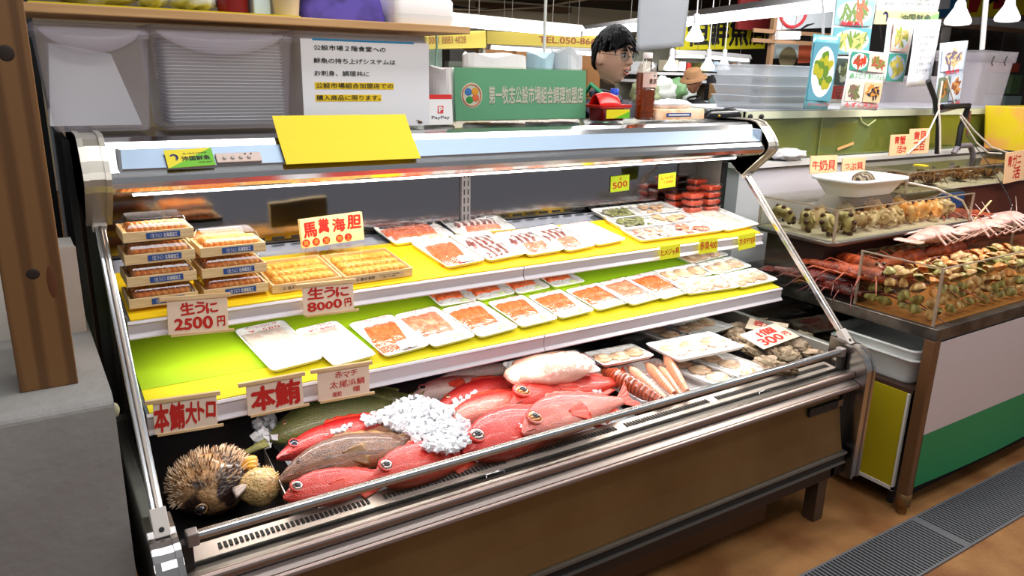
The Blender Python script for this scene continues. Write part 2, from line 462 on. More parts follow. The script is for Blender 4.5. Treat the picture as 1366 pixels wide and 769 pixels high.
# front panel, bumper, kick panel, legs
fp = [(-.186, .494), (-.190, .465), (-.210, .35), (-.226, .283), (-.226, .276), (-.15, .276), (-.15, .494)]
panel = lp('front_panel', MB().prism(fp, .088, L - .088), mat('bronze tinted steel', (120, 96, 62), .42, .8, col2=(146, 122, 84), cs=3, lo=.3, hi=.75, bump=.04, bs=40), case)
nm = lambda x, y: onplane(x, y, (0, -.194, .40), (0, 1, -.085))
a = oY(1077, 561, -.197); b = oY(1121, 548, -.197)
MB().bx(a.x, b.x - .028, -.203, -.19, .430, .458).bx(b.x - .026, b.x, -.203, -.19, .432, .456, 1).build('name_plate', [black_p, steel_d], panel, .001)
lp('bumper_strip', MB().bx(.07, L - .07, -.236, -.15, .268, .276).bx(.07, L - .07, -.228, -.15, .240, .268, 1).bx(.07, L - .07, -.234, -.15, .233, .240), [mat('grey trim strip', (128, 126, 122), .35, .7), black_p], case)
lp('kick_panel', MB().bx(.07, L - .07, -.20, -.17, .165, .233), mat('dark brown kick panel', (58, 40, 32), .5), case)
lp('base_panel', MB().bx(.9, 1.86, -.12, -.10, .03, .17), mat('brown base panel', (84, 56, 34), .5), case)
lp('base_panel', MB().bx(.2, .88, -.10, -.08, .02, .17), black_p, case)
lp('case_rear', MB().bx(.03, L - .03, .585, .62, .06, 1.205), steel_d, case)
lp('chassis', MB().bx(.05, L - .05, -.15, .6, .16, .476), dark_p, case)
for x, y in ((2.03, -.19), (.1, -.19), (2.03, .5), (.1, .5)):
    lp('leg', MB().bx(x, x + .048, y, y + .048, 0, .17), mat('dark leg steel', (110, 96, 84), .4, .8), case, .002)
# ================================================================== mats lying on the shelves
def mat_sheet(name, label, cat, x0, x1, y0, y1, p0, m, col, grp=None, th=.003):
    z = lambda y: p0[1] + m * (y - p0[0])
    mb = MB().prism([(y0, z(y0)), (y1, z(y1)), (y1, z(y1) + th), (y0, z(y0) + th)], x0, x1)
    return tag(mb.build(name, mat('mat ' + name + str(col), col, .75), None), label, cat, grp)
U0 = (.2125, .9307); L0 = (.104, .7565)
mat_sheet('yellow_shelf_mat', 'plain yellow mat covering the upper shelf of the display case', 'mat', .052, L - .07, .216, .475, U0, MU, (250, 208, 8))
mat_sheet('yellow_shelf_mat', 'narrow yellow mat strip along the front of the lower shelf', 'mat', .056, L - .07, .107, .205, L0, ML, (224, 208, 8), th=.002)
mat_sheet('green_shelf_mat', 'yellow green mat under the left trays of the lower shelf', 'mat', .056, 1.395, .202, .54, L0, ML, (162, 196, 10), th=.003)
mat_sheet('green_shelf_mat', 'yellow green mat under the right trays of the lower shelf', 'mat', 1.398, L - .07, .202, .54, L0, ML, (150, 196, 8), th=.003)

# ================================================================== sea urchin boxes
box_wood = mat('thin bare wood box', (236, 208, 160), .6, col2=(222, 190, 138), cs=5, stretch=(3, 40, 40))
uni_m = mat('sea urchin roe', (250, 136, 36), .42, col2=(252, 176, 88), cs=60, bump=.5, bs=260, coat=.3)
uni_y = mat('bright sea urchin roe', (238, 164, 44), .42, col2=(248, 188, 84), cs=50, bump=.5, bs=260, coat=.3)
lab_blue = mat('blue label', (46, 82, 150), .5); lab_white = mat('white label print', (232, 230, 228), .5)
def roe_row(mb, x0, x1, y, z, r, n, mi=0):
    for k in range(n):
        x = x0 + (x1 - x0) * (k + .5) / n
        a = .45 + random.uniform(-.12, .12)
        M = T(x, y + random.uniform(-.001, .001), z + random.uniform(0, .001)) @ Rz(a)
        mb.ball((0, 0, 0), ((x1 - x0) / n * .72, r * 1.15, r * .62), 8, 6, mi, M)
def urchin_box(name, label, loc, w, d, h, lid_h, rows, um, lab, grp, rot=0):
    """loc: front lower left corner"""
    t = thing(name, label, 'box', loc, (0, 0, rot), grp)
    b = MB().bx(0, w, 0, d, 0, .003).bx(0, w, 0, .004, .003, h).bx(0, w, d - .004, d, .003, h).bx(0, .004, .004, d - .004, .003, h).bx(w - .004, w, .004, d - .004, .003, h)
    b.build('wooden_box', box_wood, t, .0006)
    u = MB()
    for k in range(rows): roe_row(u, .016, w - .016, .012 + (d - .036) * (k + .5) / rows, h * (.95 if lab == 'blue' else .75), (d - .03) / rows * .40, 9)
    u.build('urchin_roe', um, t)
    i = .006; s = .016
    lid = MB().loft([rr(w - 2 * i, d - 2 * i, .004, h), rr(w - 2 * i - s, d - 2 * i - s, .006, h + lid_h - .002), rr(w - 2 * i - s - .004, d - 2 * i - s - .004, .005, h + lid_h)], cap0=False)
    lid.build('clear_lid', clearpl, t, M=T(w / 2, d / 2, 0))
    if lab == 'blue':
        lb = MB().bx(w * .32, w * .80, -.0008, .0003, h * .22, h * .82)
        l = lb.build('label', lab_blue, t)
        tx = MB(); put_text(tx, '北海道加工', 0, 0, w * .20, h * .42, bold=.02)
        put_text(tx, '〈生うに〉', -w * .2, 0, w * .16, h * .40, bold=.01)
        tx.build('lettering', lab_white, l, M=T(w * .66, -.0011, h * .52) @ Rx_(pi / 2))
    else:
        lb = MB().bx(w * .10, w * .86, -.0008, .0003, h * .16, h * .80)
        l = lb.build('label', mat('grey beige label', (206, 184, 164), .6), t)
        tx = MB(); put_text(tx, '㊤ 塩水海胆', -w * .2, 0, w * .28, h * .40, bold=.01); put_text(tx, '名称 うに 内容量', w * .16, h * .12, w * .3, h * .18); put_text(tx, '要冷蔵', w * .16, -h * .12, w * .2, h * .18)
        tx.build('lettering', blk_ink, l, M=T(w * .48, -.0011, h * .48) @ Rx_(pi / 2))
    return t
zs = lambda y, p0=U0, m=MU: p0[1] + .0035 + m * (y - p0[0])
g1 = 'small urchin boxes stacked on the upper shelf'
for i, w_ in enumerate(('bottom box of the left stack of urchin boxes, behind the 2500 yen card', 'second box from the bottom in the left urchin stack', 'third box from the bottom in the left urchin stack', 'top box of the left stack of urchin boxes by the glass edge')):
    urchin_box('urchin_box', 'wooden ' + w_, (.056 + .001 * i + random.uniform(-.001, .001), .243, zs(.30) + .0012 + .0492 * i), .143, .115, .022, .0255, 2, uni_m, 'blue', g1)
for i, w_ in enumerate(('bottom box of the right stack of small urchin boxes', 'middle box of the right stack of small urchin boxes', 'top box of the right stack of small urchin boxes, under white glare')):
    urchin_box('urchin_box', 'wooden ' + w_, (.211 + random.uniform(-.001, .001), .243, zs(.30) + .0012 + .0492 * i), .146, .115, .022, .0255, 2, uni_m, 'blue', g1)
urchin_box('urchin_box', 'wooden urchin box standing behind the right stack near the mirror wall', (.215, .372, zs(.47) + .0012), .14, .115, .027, .025, 2, uni_m, 'blue', g1)
urchin_box('urchin_box', 'wooden urchin box lying on the box behind the right stack', (.215, .374, zs(.47) + .055), .14, .115, .027, .025, 2, uni_m, 'blue', g1)
g2 = 'wide open urchin trays with clear lids'
for a, lbl in (((.366, .243, 0), 'wide wooden tray of bright urchin roe behind the 8000 yen card'), ((.548, .238, 0), 'wide wooden tray of bright urchin roe beside the salmon packs')):
    t = urchin_box('urchin_tray', lbl, (a[0], a[1], zs(a[1] + .13) + .001), .176 if a[0] < .5 else .188, .17, .022, .028, 3, uni_y, 'beige', g2, .02)
    t.rotation_euler.x = .12; t.location.z = zs(a[1]) + .002

# ================================================================== sashimi packs
fish_o = mat('orange salmon flesh', (226, 88, 34), .4, col2=(240, 146, 96), cs=70, lo=.42, hi=.7, stretch=(1, 3, 1), coat=.2)
fish_p = mat('pink tuna flesh', (220, 110, 76), .4, col2=(236, 166, 136), cs=60, lo=.4, hi=.7, coat=.2)
fish_w = mat('white fish flesh', (240, 226, 212), .4, col2=(232, 196, 176), cs=40, lo=.5, hi=.8, coat=.2)
fish_d = mat('octopus slices', (126, 58, 50), .35, col2=(232, 214, 208), cs=14, lo=.45, hi=.8, kind='wave', coat=.3)
fish_g = mat('green grey shellfish', (150, 152, 96), .4, col2=(88, 88, 62), cs=90, lo=.45, hi=.6, coat=.3)
fish_r = mat('red shrimp flesh', (226, 120, 84), .4, col2=(244, 214, 196), cs=60, lo=.4, hi=.6, coat=.3)
scal_m = mat('scallop flesh', (228, 190, 152), .35, col2=(206, 146, 108), cs=30, lo=.5, hi=.8, coat=.3)
garn = mat('pale green garnish', (176, 200, 120), .6, col2=(222, 226, 190), cs=60)
daikon = mat('shredded radish', (246, 246, 244), .5, bump=.8, bs=180)
def foam_tray(w, l, h=.012, mb=None, M=None, t=.0022, r=.014, fl=.010):
    mb = mb or MB()
    return mb.loft([rr(w - 2 * fl, l - 2 * fl, r * .7, 0), rr(w - 1.2 * fl, l - 1.2 * fl, r * .8, h * .35), rr(w - .3 * fl, l - .3 * fl, r, h * .88), rr(w, l, r, h * .9), rr(w, l, r, h), rr(w - .004, l - .004, r, h + .0008),
                    rr(w - .9 * fl, l - .9 * fl, r * .8, h * .75), rr(w - 2 * fl, l - 2 * fl, r * .7, t), rr(w * .3, l * .3, r * .4, t)], M=M)
def slab(x0, x1, y0, y1, n, h, z, seed, slant=.5, ang=0.0):
    """a block of fish cut across into slices that lean on each other: one rippled surface"""
    rnd = random.Random(seed); off = [rnd.uniform(.75, 1.15) for _ in range(n + 2)]; edge = [rnd.uniform(-.004, .004) for _ in range(n + 2)]
    def fn(u, v):
        k = u * n; i = int(min(k, n - .001)); f = k - i
        e = min(1, 12 * min(u, 1 - u)) * min(1, 8 * min(v, 1 - v))
        prof = (1 - .72 * f ** 1.4)
        hh = h * off[i] * (.42 + .58 * prof) * (1 - .55 * abs(2 * v - 1) ** 2.5)
        x = x0 + (x1 - x0) * u + (y1 - y0) * slant * (v - .5)
        y = y0 + (y1 - y0) * v + edge[i] * (1 if v > .5 else -1) * abs(2 * v - 1) ** 3
        return (x, y, z + hh * (.12 + .88 * e) - (.0 if e > 0 else .002))
    return MB().grid(fn, n * 5, 10)
def pack_film(t, w, l, h, sag=.002, seed=0):
    o = Vector((seed * 1.7, seed * .3, 0))
    def fn(u, v):
        x = (u - .5) * (w - .004); y = (v - .5) * (l - .004)
        e = min(1, 7 * min(u, 1 - u, v, 1 - v))
        n = noise.noise(Vector((x * 45, y * 45, 0)) + o) * .0016 + noise.noise(Vector((x * 120, y * 25, 4)) + o) * .0008
        return (x, y, h + .0012 + e * (.004 + n))
    MB().grid(fn, 16, 16).build('cling_film', cling, t)
def pack(kind, fl, bl, fr, pl, label, group, note=None, dx=0):
    A, B, D = (pl(*q) for q in (fl, bl, fr))
    w = (D - A).length; l = (B - A).length
    l = min(max(l, .8 * l), .235)
    M = frame(A, D - A, B - A)
    ctr = A + (D - A) * .5 + (M.to_3x3() @ Vector((0, 1, 0))) * (l / 2)
    t = thing('sashimi_pack' if kind not in ('scallop',) else 'scallop_pack', label, 'fish pack' if kind != 'scallop' else 'scallop pack', ctr + (M.to_3x3() @ Vector((0, 0, 1))) * .0022, M.to_euler(), group)
    seed = hash_(label)
    h = .013
    foam_tray(w, l, h).build('foam_tray', foam, t)
    rnd = random.Random(seed)
    fmat = {'salmon': fish_o, 'tuna': fish_p, 'white': fish_w, 'octo': fish_d, 'bream': fish_p, 'shell': fish_g, 'shrimp': fish_r, 'scallop': scal_m, 'squid': fish_w}[kind]
    fl_h = .011
    if kind in ('salmon', 'tuna'):
        # radish bed at the lower end, two sliced blocks on it
        def bed(u, v):
            e = min(1, 6 * min(u, 1 - u, v, 1 - v))
            return ((u - .5) * w * .82, (v - .5) * l * .84, .0025 + e * (.005 + .003 * noise.noise(Vector((u * 9, v * 9, seed)))))
        MB().grid(bed, 18, 18).build('radish_bed', daikon, t)
        slab(-w * .41, w * .40, l * .02, l * .42, 14, fl_h, .005, seed, .10).build('sliced_fillet', fmat, t)
        slab(-w * .36, w * .36, -l * .20, l * .10, 12, fl_h * .85, .0055, seed + 1, .16).build('sliced_fillet', fmat, t)
        g = MB()
        g.grid(lambda u, v: (w * (.12 + .24 * u), l * (-.36 + .12 * v), .006 + .006 * sin(pi * u) * sin(pi * v) + .002 * noise.noise(Vector((u * 8, v * 8, seed)))), 8, 6)
        g.build('garnish', garn, t)
    elif kind == 'bream':
        slab(-w * .36, w * .36, -l * .36, l * .40, 12, fl_h, .003, seed, .22).build('sliced_fillet', fish_o, t)
        MB().grid(lambda u, v: (w * (-.05 + .42 * u), l * (-.40 + .22 * v), .009 + .006 * sin(pi * u) * sin(pi * v) + .003 * noise.noise(Vector((u * 9, v * 9, seed)))), 10, 8).build('radish_bed', daikon, t)
    elif kind == 'octo':
        MB().grid(lambda u, v: ((u - .5) * w * .82, (v - .5) * l * .84, .003 + .006 * min(1, 6 * min(u, 1 - u, v, 1 - v))), 12, 12).build('radish_bed', daikon, t)
        slab(-w * .34, w * .36, -l * .02, l * .38, 7, fl_h, .006, seed, .3).build('sliced_fillet', fish_d, t)
        slab(-w * .26, w * .34, -l * .36, l * .02, 6, fl_h, .006, seed + 3, .3).build('sliced_fillet', fish_p if rnd.random() < .6 else fish_d, t)
    elif kind == 'white':
        MB().grid(lambda u, v: ((u - .5) * w * .8, (v - .5) * l * .84, .003 + .010 * min(1, 5 * min(u, 1 - u, v, 1 - v)) * (.8 + .3 * noise.noise(Vector((u * 3, v * 3, seed)))) + .0015 * noise.noise(Vector((u * 14, v * 6, seed)))), 20, 20).build('fish_fillet', fish_w, t)
    elif kind in ('shell', 'shrimp', 'squid'):
        for cx in (-.25, .24):
            m_ = fmat if cx < 0 else (scal_m if kind != 'shrimp' else fish_p)
            b = MB()
            for k in range(26 if cx < 0 else 8):
                rx = w * .055 if cx < 0 else w * .07
                M2 = T(w * (cx + rnd.uniform(-.15, .15)), l * rnd.uniform(-.26, .26), .008 + rnd.uniform(0, .004)) @ Rz(rnd.uniform(0, 6))
                b.ball((0, 0, 0), (rx * rnd.uniform(.6, 1.1), rx * .5, .0045), 8, 6, 0, M2)
            b.build('shellfish_pieces', m_, t)['kind'] = 'stuff'
        MB().bx(-.0015, .0015, -l * .42, l * .42, .002, h).build('tray_divider', foam, t)
    elif kind == 'scallop':
        long_x = w >= l; sh, lg_ = (l, w) if long_x else (w, l); rad = min(sh * .36, lg_ * .17)
        for cx in (-.31, .0, .31):
            b = MB(); o_ = rnd.uniform(-.05, .05) * sh; px_, py_ = (lg_ * cx, o_) if long_x else (o_, lg_ * cx)
            b.ball((px_, py_, .007), (rad, rad * .95, .009), 20, 8, 0, fn=lambda d: 1 + .05 * sin(atan2(d.y, d.x) * 11) + .05 * noise.noise(d * 3 + Vector((cx * 9, 0, 0))))
            b.ball((px_ + .004, py_, .0135), (rad * .5, rad * .5, .0065), 14, 8, 1)
            b.build('scallop', [scal_m, mat('scallop heart', (246, 214, 180), .3, coat=.4)], t)
    pack_film(t, w, l, h + (.004 if kind in ('salmon', 'tuna', 'octo', 'bream') else .002), seed=seed)
    if note:
        tx = MB()
        for i, s in enumerate(note): put_text(tx, s, -w * .02, l * (.40 - .085 * i), w * (.62 if len(s) > 4 else .42), l * .06, bold=.0, jit=.15)
        tx.build('lettering', red_ink, t, M=T(0, 0, h + .0075))
    return t
def hash_(s):
    h = 7
    for ch in s: h = (h * 31 + ord(ch)) % 100003
    return h % 997
gu = 'wrapped fish packs on the upper shelf'; gl_ = 'wrapped fish packs on the lower shelf'
pack('salmon', (527, 332), (501, 309), (607, 320), oU, 'wide salmon pack right behind the second wide urchin tray', gu)
pack('bream', (597, 363), (553, 329), (648, 353), oU, 'frontmost salmon pack on the upper shelf, next to the urchin trays', gu)
pack('octo', (608, 318), (589, 299), (689, 311), oU, 'wide dark pack under the slotted upright in the back row', gu)
pack('octo', (652, 354), (608, 320), (703, 344), oU, 'octopus and pink fish pack beside the frontmost salmon pack', gu)
pack('octo', (705, 347), (661, 317), (753, 339), oU, 'pack of pink slices left of the grey squid pack, upper shelf', gu)
pack('octo', (757, 341), (710, 310), (795, 333), oU, 'grey purple octopus pack left of the plain white pack', gu)
pack('white', (797, 333), (752, 306), (835, 325), oU, 'plain white fish pack right before the long shellfish trays', gu, ['ハマフエフキ'])
pack('shrimp', (855, 327), (837, 310), (966, 312), oU, 'long tray of shrimp meat, front one of three overlapping trays', gu)
pack('shell', (833, 312), (814, 297), (934, 298), oU, 'long tray of green shellfish, middle one of three overlapping trays', gu)
pack('shell', (811, 298), (790, 284), (911, 286), oU, 'long tray of green shellfish, rear one of three overlapping trays', gu)
pack('white', (969, 313), (920, 283), (1013, 304), oU, 'flat white pack at the right end of the upper shelf', gu)
pack('white', (363, 503), (333, 443), (432, 485), oL, 'leftmost white fish pack with red writing, lower shelf', gl_, ['もうかの切身', '¥ 580'])
pack('white', (445, 496), (408, 444), (503, 480), oL, 'second white fish pack from the left with red writing, lower shelf', gl_, ['しろいか切身', '¥ 580'])
nm_ = ['first salmon pack to the right of the two white packs', 'second salmon pack to the right of the two white packs', 'third salmon pack right of the white packs, front row', 'fourth salmon pack right of the white packs, front row',
       'fifth salmon pack right of the white packs, front row', 'sixth salmon pack right of the white packs, front row', 'paler seventh pack of the front row on the lower shelf', 'last salmon pack of the front row, beside the scallop packs']
for i, q in enumerate((((514, 483), (473, 437), (574, 467)), ((578, 470), (535, 425), (635, 455)), ((640, 457), (598, 417), (692, 443)), ((696, 443), (651, 409), (745, 431)),
                       ((748, 431), (703, 401), (793, 420)), ((798, 420), (752, 393), (843, 408)), ((843, 413), (794, 384), (884, 402)), ((884, 405), (832, 376), (924, 394)))):
    pack(('salmon' if i not in (1, 6) else 'tuna') if i else 'bream', *q, oL, nm_[i], gl_, ['ハマチ ¥500'])
for i, q in enumerate((((587, 415), (558, 388), (637, 407)), ((639, 407), (610, 381), (688, 397)), ((691, 398), (660, 373), (735, 389)), ((739, 389), (706, 365), (781, 381)))):
    pack('salmon', *q, oL, ('first', 'second', 'third', 'last')[i] + ' salmon pack from the left in the back row of the lower shelf', gl_)
gs_ = 'wrapped scallop packs on the lower shelf'
for q, s in ((((895, 382), (864, 368), (954, 370)), 'scallop pack in the middle row beside the last salmon pack'), (((955, 372), (925, 358), (1003, 360)), 'scallop pack in the middle row at the right shelf end'),
             (((923, 357), (902, 344), (972, 345)), 'scallop pack at the back, under the yellow price notes'), (((918, 398), (893, 381), (987, 388)), 'scallop pack in the front row, left of two'), (((989, 389), (958, 372), (1038, 378)), 'scallop pack at the front right corner of the lower shelf')):
    pack('scallop', *q, oL, s, gs_)

# ================================================================== salmon roe tubs in the far corner
roe_m = mat('salmon roe', (150, 26, 14), .2, col2=(196, 64, 36), cs=400, kind='voronoi', lo=.1, hi=.5, coat=.5)
gR = 'clear tubs of red roe stacked in the far corner'
words_ = ('bottom', 'second', 'third', 'top')
for ci, (x, y, n) in enumerate(((1.985, .455, 3), (2.07, .45, 4), (2.075, .525, 4), (1.97, .53, 2))):
    for k in range(n):
        zb = zs(y) + .002 + .0265 * k
        t = thing('roe_tub', 'clear tub of red salmon roe, ' + (words_[k] if k < n - 1 else 'top') + ' of the ' + ('short front left', 'tall front right', 'rear right', 'rear left')[ci] + ' stack', 'tub', (x, y, zb), (0, 0, random.uniform(-.06, .06)), gR)
        MB().loft([rr(.062, .052, .008, 0), rr(.074, .062, .01, .02), rr(.078, .066, .01, .0205), rr(.078, .066, .01, .0225)], cap0=False, cap1=False).build('tub', clearpl, t)
        MB().loft([rr(.058, .048, .007, .001), rr(.069, .057, .009, .015), rr(.05, .04, .009, .0185)]).build('roe', roe_m, t)
        MB().loft([rr(.079, .067, .01, .0222), rr(.079, .067, .01, .0235), rr(.07, .058, .01, .0238), rr(.066, .054, .008, .0255)], cap0=False).build('clear_lid', clearpl, t)

# ================================================================== price cards and notes
def card(name, label, p, xd, yd, w, h, lines, m=card_w, strip=True, ink=red_ink, bold=.035, th=.0022, jit=.09, group=None, cat='price card', thick=None, vert=False):
    """p: centre of the card; lines: (text, x, y, width, height) as fractions of the card"""
    t = thing(name, label, cat, p, frame((0, 0, 0), xd, yd).to_euler(), group)
    c = MB().bx(-w / 2, w / 2, -h / 2, h / 2, -(thick or th), 0)
    cb = c.build('card', m, t, .0006)
    mb = MB()
    for s, x, y, ww, hh in lines: put_text(mb, s, x * w, y * h, ww * w, hh * h, bold=bold, jit=jit)
    mb.build('lettering', ink, t, M=T(0, 0, .0006))
    if strip:
        MB().bx(-w * .62, w * .56, h / 2 - .001, h / 2 + .008, -.006, .003).build('wood_strip', wood_l, t, .0005)
        MB().bx(-w * .46, w * .60, -h / 2 - .005, -h / 2 + .001, -.004, .0015).build('wood_strip', wood_l, t, .0005)
    return t
def at2(q0, q1, y): # midpoint of two pixels on a plane y
    return (oY(*q0, y) + oY(*q1, y)) / 2
def cardpx(name, label, tl, tr, bl, y, lines, tilt=.08, **k):
    a, b, c = oY(*tl, y), oY(*tr, y), oY(*bl, y)
    w = (b - a).length; h = (c - a).length
    yd = Vector((0, tilt, 1))
    return card(name, label, (b + c) / 2, b - a, yd, w, h, lines, **k)
yF = .083; yU = .188
cardpx('price_card', 'cream card reading 2500 yen in red, below the urchin stacks', (222, 402), (303, 396), (225, 447), yU, [('生うに', .02, .22, .62, .36), ('2500', -.08, -.22, .62, .36), ('円', .38, -.22, .13, .3)])
cardpx('price_card', 'cream card reading 8000 yen in red, below the wide urchin trays', (403, 384), (471, 377), (405, 421), yU, [('生うに', .0, .24, .8, .40), ('8000', -.08, -.22, .66, .34), ('円', .38, -.2, .14, .3)])
cardpx('price_card', 'leftmost card on the lower shelf edge, with five large red characters', (203, 540), (288, 528), (207, 580), yF, [('本', -.38, .0, .22, .86), ('鮪', -.14, .0, .22, .84), ('大', .08, .02, .18, .7), ('ト', .24, .06, .10, .6), ('ロ', .40, .05, .15, .5)], bold=.045)
cardpx('price_card', 'card on the lower shelf edge with two large red characters, under the white packs', (328, 516), (403, 502), (331, 555), yF, [('本', -.22, .0, .40, .76), ('鮪', .22, .02, .44, .8)], bold=.045)
cardpx('price_card', 'cream card with small red handwriting in three lines, beside the two character card', (423, 498), (492, 487), (425, 536), yF, [('赤マチ', .05, .30, .44, .24), ('太尾浜鯛', .06, -.02, .68, .26), ('蝶鮫', -.14, -.34, .18, .18), ('幡', .24, -.26, .14, .2)], bold=.01)
t = cardpx('box_sign', 'thick wooden box sign with four red characters behind the urchin trays', (401, 294), (484, 283), (403, 332), .42, [('馬', -.36, .12, .20, .52), ('糞', -.14, .2, .17, .5), ('海', .10, .16, .2, .46), ('胆', .35, .2, .22, .48)], m=mat('yellowed wood sign', (240, 214, 150), .55), strip=False, cat='sign', thick=.018, tilt=.05)
mb = MB(); mc = MB()
for i, x in enumerate((-.068, -.044, -.019, .014, .036)):
    mb.lathe([(.0105, 0), (.0105, .0005)], 20, M=T(x * 1.13, -.025, 0.0003))
    put_text(mc, '無添加特上'[i], x * 1.13, -.025, .012, .013, bold=.02, z=.0012)
mb.build('red_roundel', red_ink, t); mc.build('lettering', mat('orange ink', (240, 150, 60), .6), t)
yel = mat('fluorescent yellow note', (232, 232, 40), .7); lime = mat('lime note', (200, 226, 40), .7)
def note(label, tl, tr, bl, y, txt, m, **k):
    return cardpx('price_note', label, tl, tr, bl, y, txt, m=m, strip=False, th=.0006, bold=.02, group=None, cat='note', **k)
t = note('lime note reading 500 stuck on the mirror wall', (814, 236), (839, 233), (815, 257), .569, [('500', .0, -.08, .76, .42), ('a', .02, .3, .1, .14)], lime, tilt=.0)
t = note('lime note with orange handwriting before the roe tubs', (878, 233), (901, 230), (879, 252), .47, [('いくら', 0, .2, .7, .24), ('2,000', .05, -.12, .6, .22)], lime, tilt=.0)
note('lime note partly behind the right frame of the case', (949, 226), (964, 224), (950, 240), .55, [('いくら', 0, .1, .8, .3)], lime, tilt=0)
note('yellow price note hanging from the upper shelf under the shrimp tray', (880, 330), (907, 326), (881, 347), .194, [('ヒメジャ貝', 0, .02, .9, .5)], yel)
note('middle yellow price note of three at the right of the upper shelf', (932, 320), (957, 317), (933, 339), .194, [('赤貝400', 0, .02, .9, .6)], yel)
note('rightmost yellow price note on the upper shelf edge', (984, 315), (1007, 310), (986, 334), .194, [('ホタテ700', 0, .02, .9, .5)], yel)
# ================================================================== fish lying in the well of the case
def oZ(px, py, v): return onax(2, px, py, v - .042)
def fish_mat(name, back, belly, spot=None, scale=90, rough=.28, blotch=None):
    m = bpy.data.materials.new(name); m.use_nodes = True
    nt = m.node_tree; b = nt.nodes['Principled BSDF']; b.inputs['Roughness'].default_value = rough + .12; b.inputs['Coat Weight'].default_value = .22
    b.inputs['Coat Roughness'].default_value = .12
    tc = nt.nodes.new('ShaderNodeTexCoord'); sp = nt.nodes.new('ShaderNodeSeparateXYZ'); nt.links.new(tc.outputs['Generated'], sp.inputs[0])
    nz = nt.nodes.new('ShaderNodeTexNoise'); nz.inputs['Scale'].default_value = 6; nt.links.new(tc.outputs['Generated'], nz.inputs['Vector'])
    ad = nt.nodes.new('ShaderNodeMath'); ad.operation = 'MULTIPLY_ADD'; ad.inputs[1].default_value = .45
    nt.links.new(nz.outputs['Fac'], ad.inputs[0]); nt.links.new(sp.outputs['Y'], ad.inputs[2])
    r = nt.nodes.new('ShaderNodeValToRGB'); r.color_ramp.elements[0].position = .38; r.color_ramp.elements[1].position = .95
    r.color_ramp.elements[0].color = rgb(*belly); r.color_ramp.elements[1].color = rgb(*back)
    nt.links.new(ad.outputs[0], r.inputs[0])
    mp = nt.nodes.new('ShaderNodeMapping'); mp.inputs['Scale'].default_value = (1, 1.3, .6); nt.links.new(tc.outputs['Object'], mp.inputs[0])
    vo = nt.nodes.new('ShaderNodeTexVoronoi'); vo.inputs['Scale'].default_value = scale * 3; nt.links.new(mp.outputs[0], vo.inputs['Vector'])
    last = r.outputs[0]
    mx = nt.nodes.new('ShaderNodeMixRGB'); mx.blend_type = 'MULTIPLY'; mx.inputs[0].default_value = .22
    nt.links.new(last, mx.inputs[1]); nt.links.new(vo.outputs['Color'], mx.inputs[2]); last = mx.outputs[0]
    if spot:
        n2 = nt.nodes.new('ShaderNodeTexNoise'); n2.inputs['Scale'].default_value = 9; nt.links.new(tc.outputs['Generated'], n2.inputs['Vector'])
        r2 = nt.nodes.new('ShaderNodeValToRGB'); r2.color_ramp.elements[0].position = .5; r2.color_ramp.elements[1].position = .62
        nt.links.new(n2.outputs['Fac'], r2.inputs[0])
        m3 = nt.nodes.new('ShaderNodeMixRGB'); nt.links.new(r2.outputs[0], m3.inputs[0]); nt.links.new(last, m3.inputs[1]); m3.inputs[2].default_value = rgb(*spot); last = m3.outputs[0]
    nt.links.new(last, b.inputs['Base Color'])
    bn = nt.nodes.new('ShaderNodeBump'); bn.inputs['Strength'].default_value = .35; bn.inputs['Distance'].default_value = .004
    nt.links.new(vo.outputs['Distance'], bn.inputs['Height']); nt.links.new(bn.outputs[0], b.inputs['Normal'])
    return m
fm_red = fish_mat('vivid red fish skin', (206, 14, 8), (222, 48, 30))
fm_alf = fish_mat('orange red fish skin', (210, 24, 14), (224, 66, 44))
fm_pink = fish_mat('pink silver fish skin', (214, 48, 38), (234, 140, 122), scale=70)
fm_dred = fish_mat('deep red fish skin', (166, 14, 16), (210, 62, 54), scale=70)
fm_brown = fish_mat('brown fish skin', (112, 66, 40), (150, 96, 62), scale=110, spot=(98, 60, 40))
fm_green = fish_mat('olive green fish skin', (66, 70, 32), (120, 118, 62), scale=60)
fm_pale = fish_mat('pale pink fish skin', (208, 70, 60), (246, 214, 204))
fm_oran = fish_mat('pale orange fish skin', (206, 118, 74), (232, 170, 128))
eye_sil = mat('silver eye', (176, 150, 140), .14, .7, coat=1); eye_gold = mat('golden eye', (196, 120, 60), .15, .4, coat=1); eye_red = mat('red eye ring', (196, 40, 26), .2, coat=1)
pupil = mat('black pupil', (8, 8, 16), .06, coat=1)
fin_red = mat('red fin', (208, 30, 18), .4, col2=(226, 88, 60), cs=40, stretch=(1, 12, 1)); fin_br = mat('brown fin', (110, 74, 38), .4, col2=(150, 108, 50), cs=40); fin_gr = mat('olive fin', (84, 84, 40), .4, col2=(120, 114, 60), cs=40)
mouth_m = mat('mouth inside', (120, 40, 36), .4)
KIND = { # upper and lower outline, half thickness: value at x = 0, .04, .1, .18, .28, .42, .58, .72, .84
 'alf': ((.012, .05, .098, .135, .152, .15, .118, .07, .034), (.012, .045, .082, .112, .130, .130, .10, .058, .032), (.010, .03, .055, .072, .08, .076, .058, .034, .014)),
 'long': ((.010, .034, .064, .09, .108, .112, .092, .058, .032), (.012, .034, .058, .080, .096, .10, .08, .05, .030), (.009, .026, .046, .06, .068, .066, .05, .03, .012)),
 'bream': ((.012, .05, .10, .142, .165, .158, .12, .068, .030), (.012, .04, .07, .096, .115, .115, .09, .054, .030), (.010, .03, .052, .066, .074, .07, .052, .03, .012)),
 'grouper': ((.016, .048, .09, .125, .15, .155, .128, .084, .05), (.02, .05, .08, .108, .125, .125, .10, .066, .046), (.012, .036, .062, .08, .09, .086, .064, .04, .018)),
}
XS = (0, .04, .1, .18, .28, .42, .58, .72, .84)
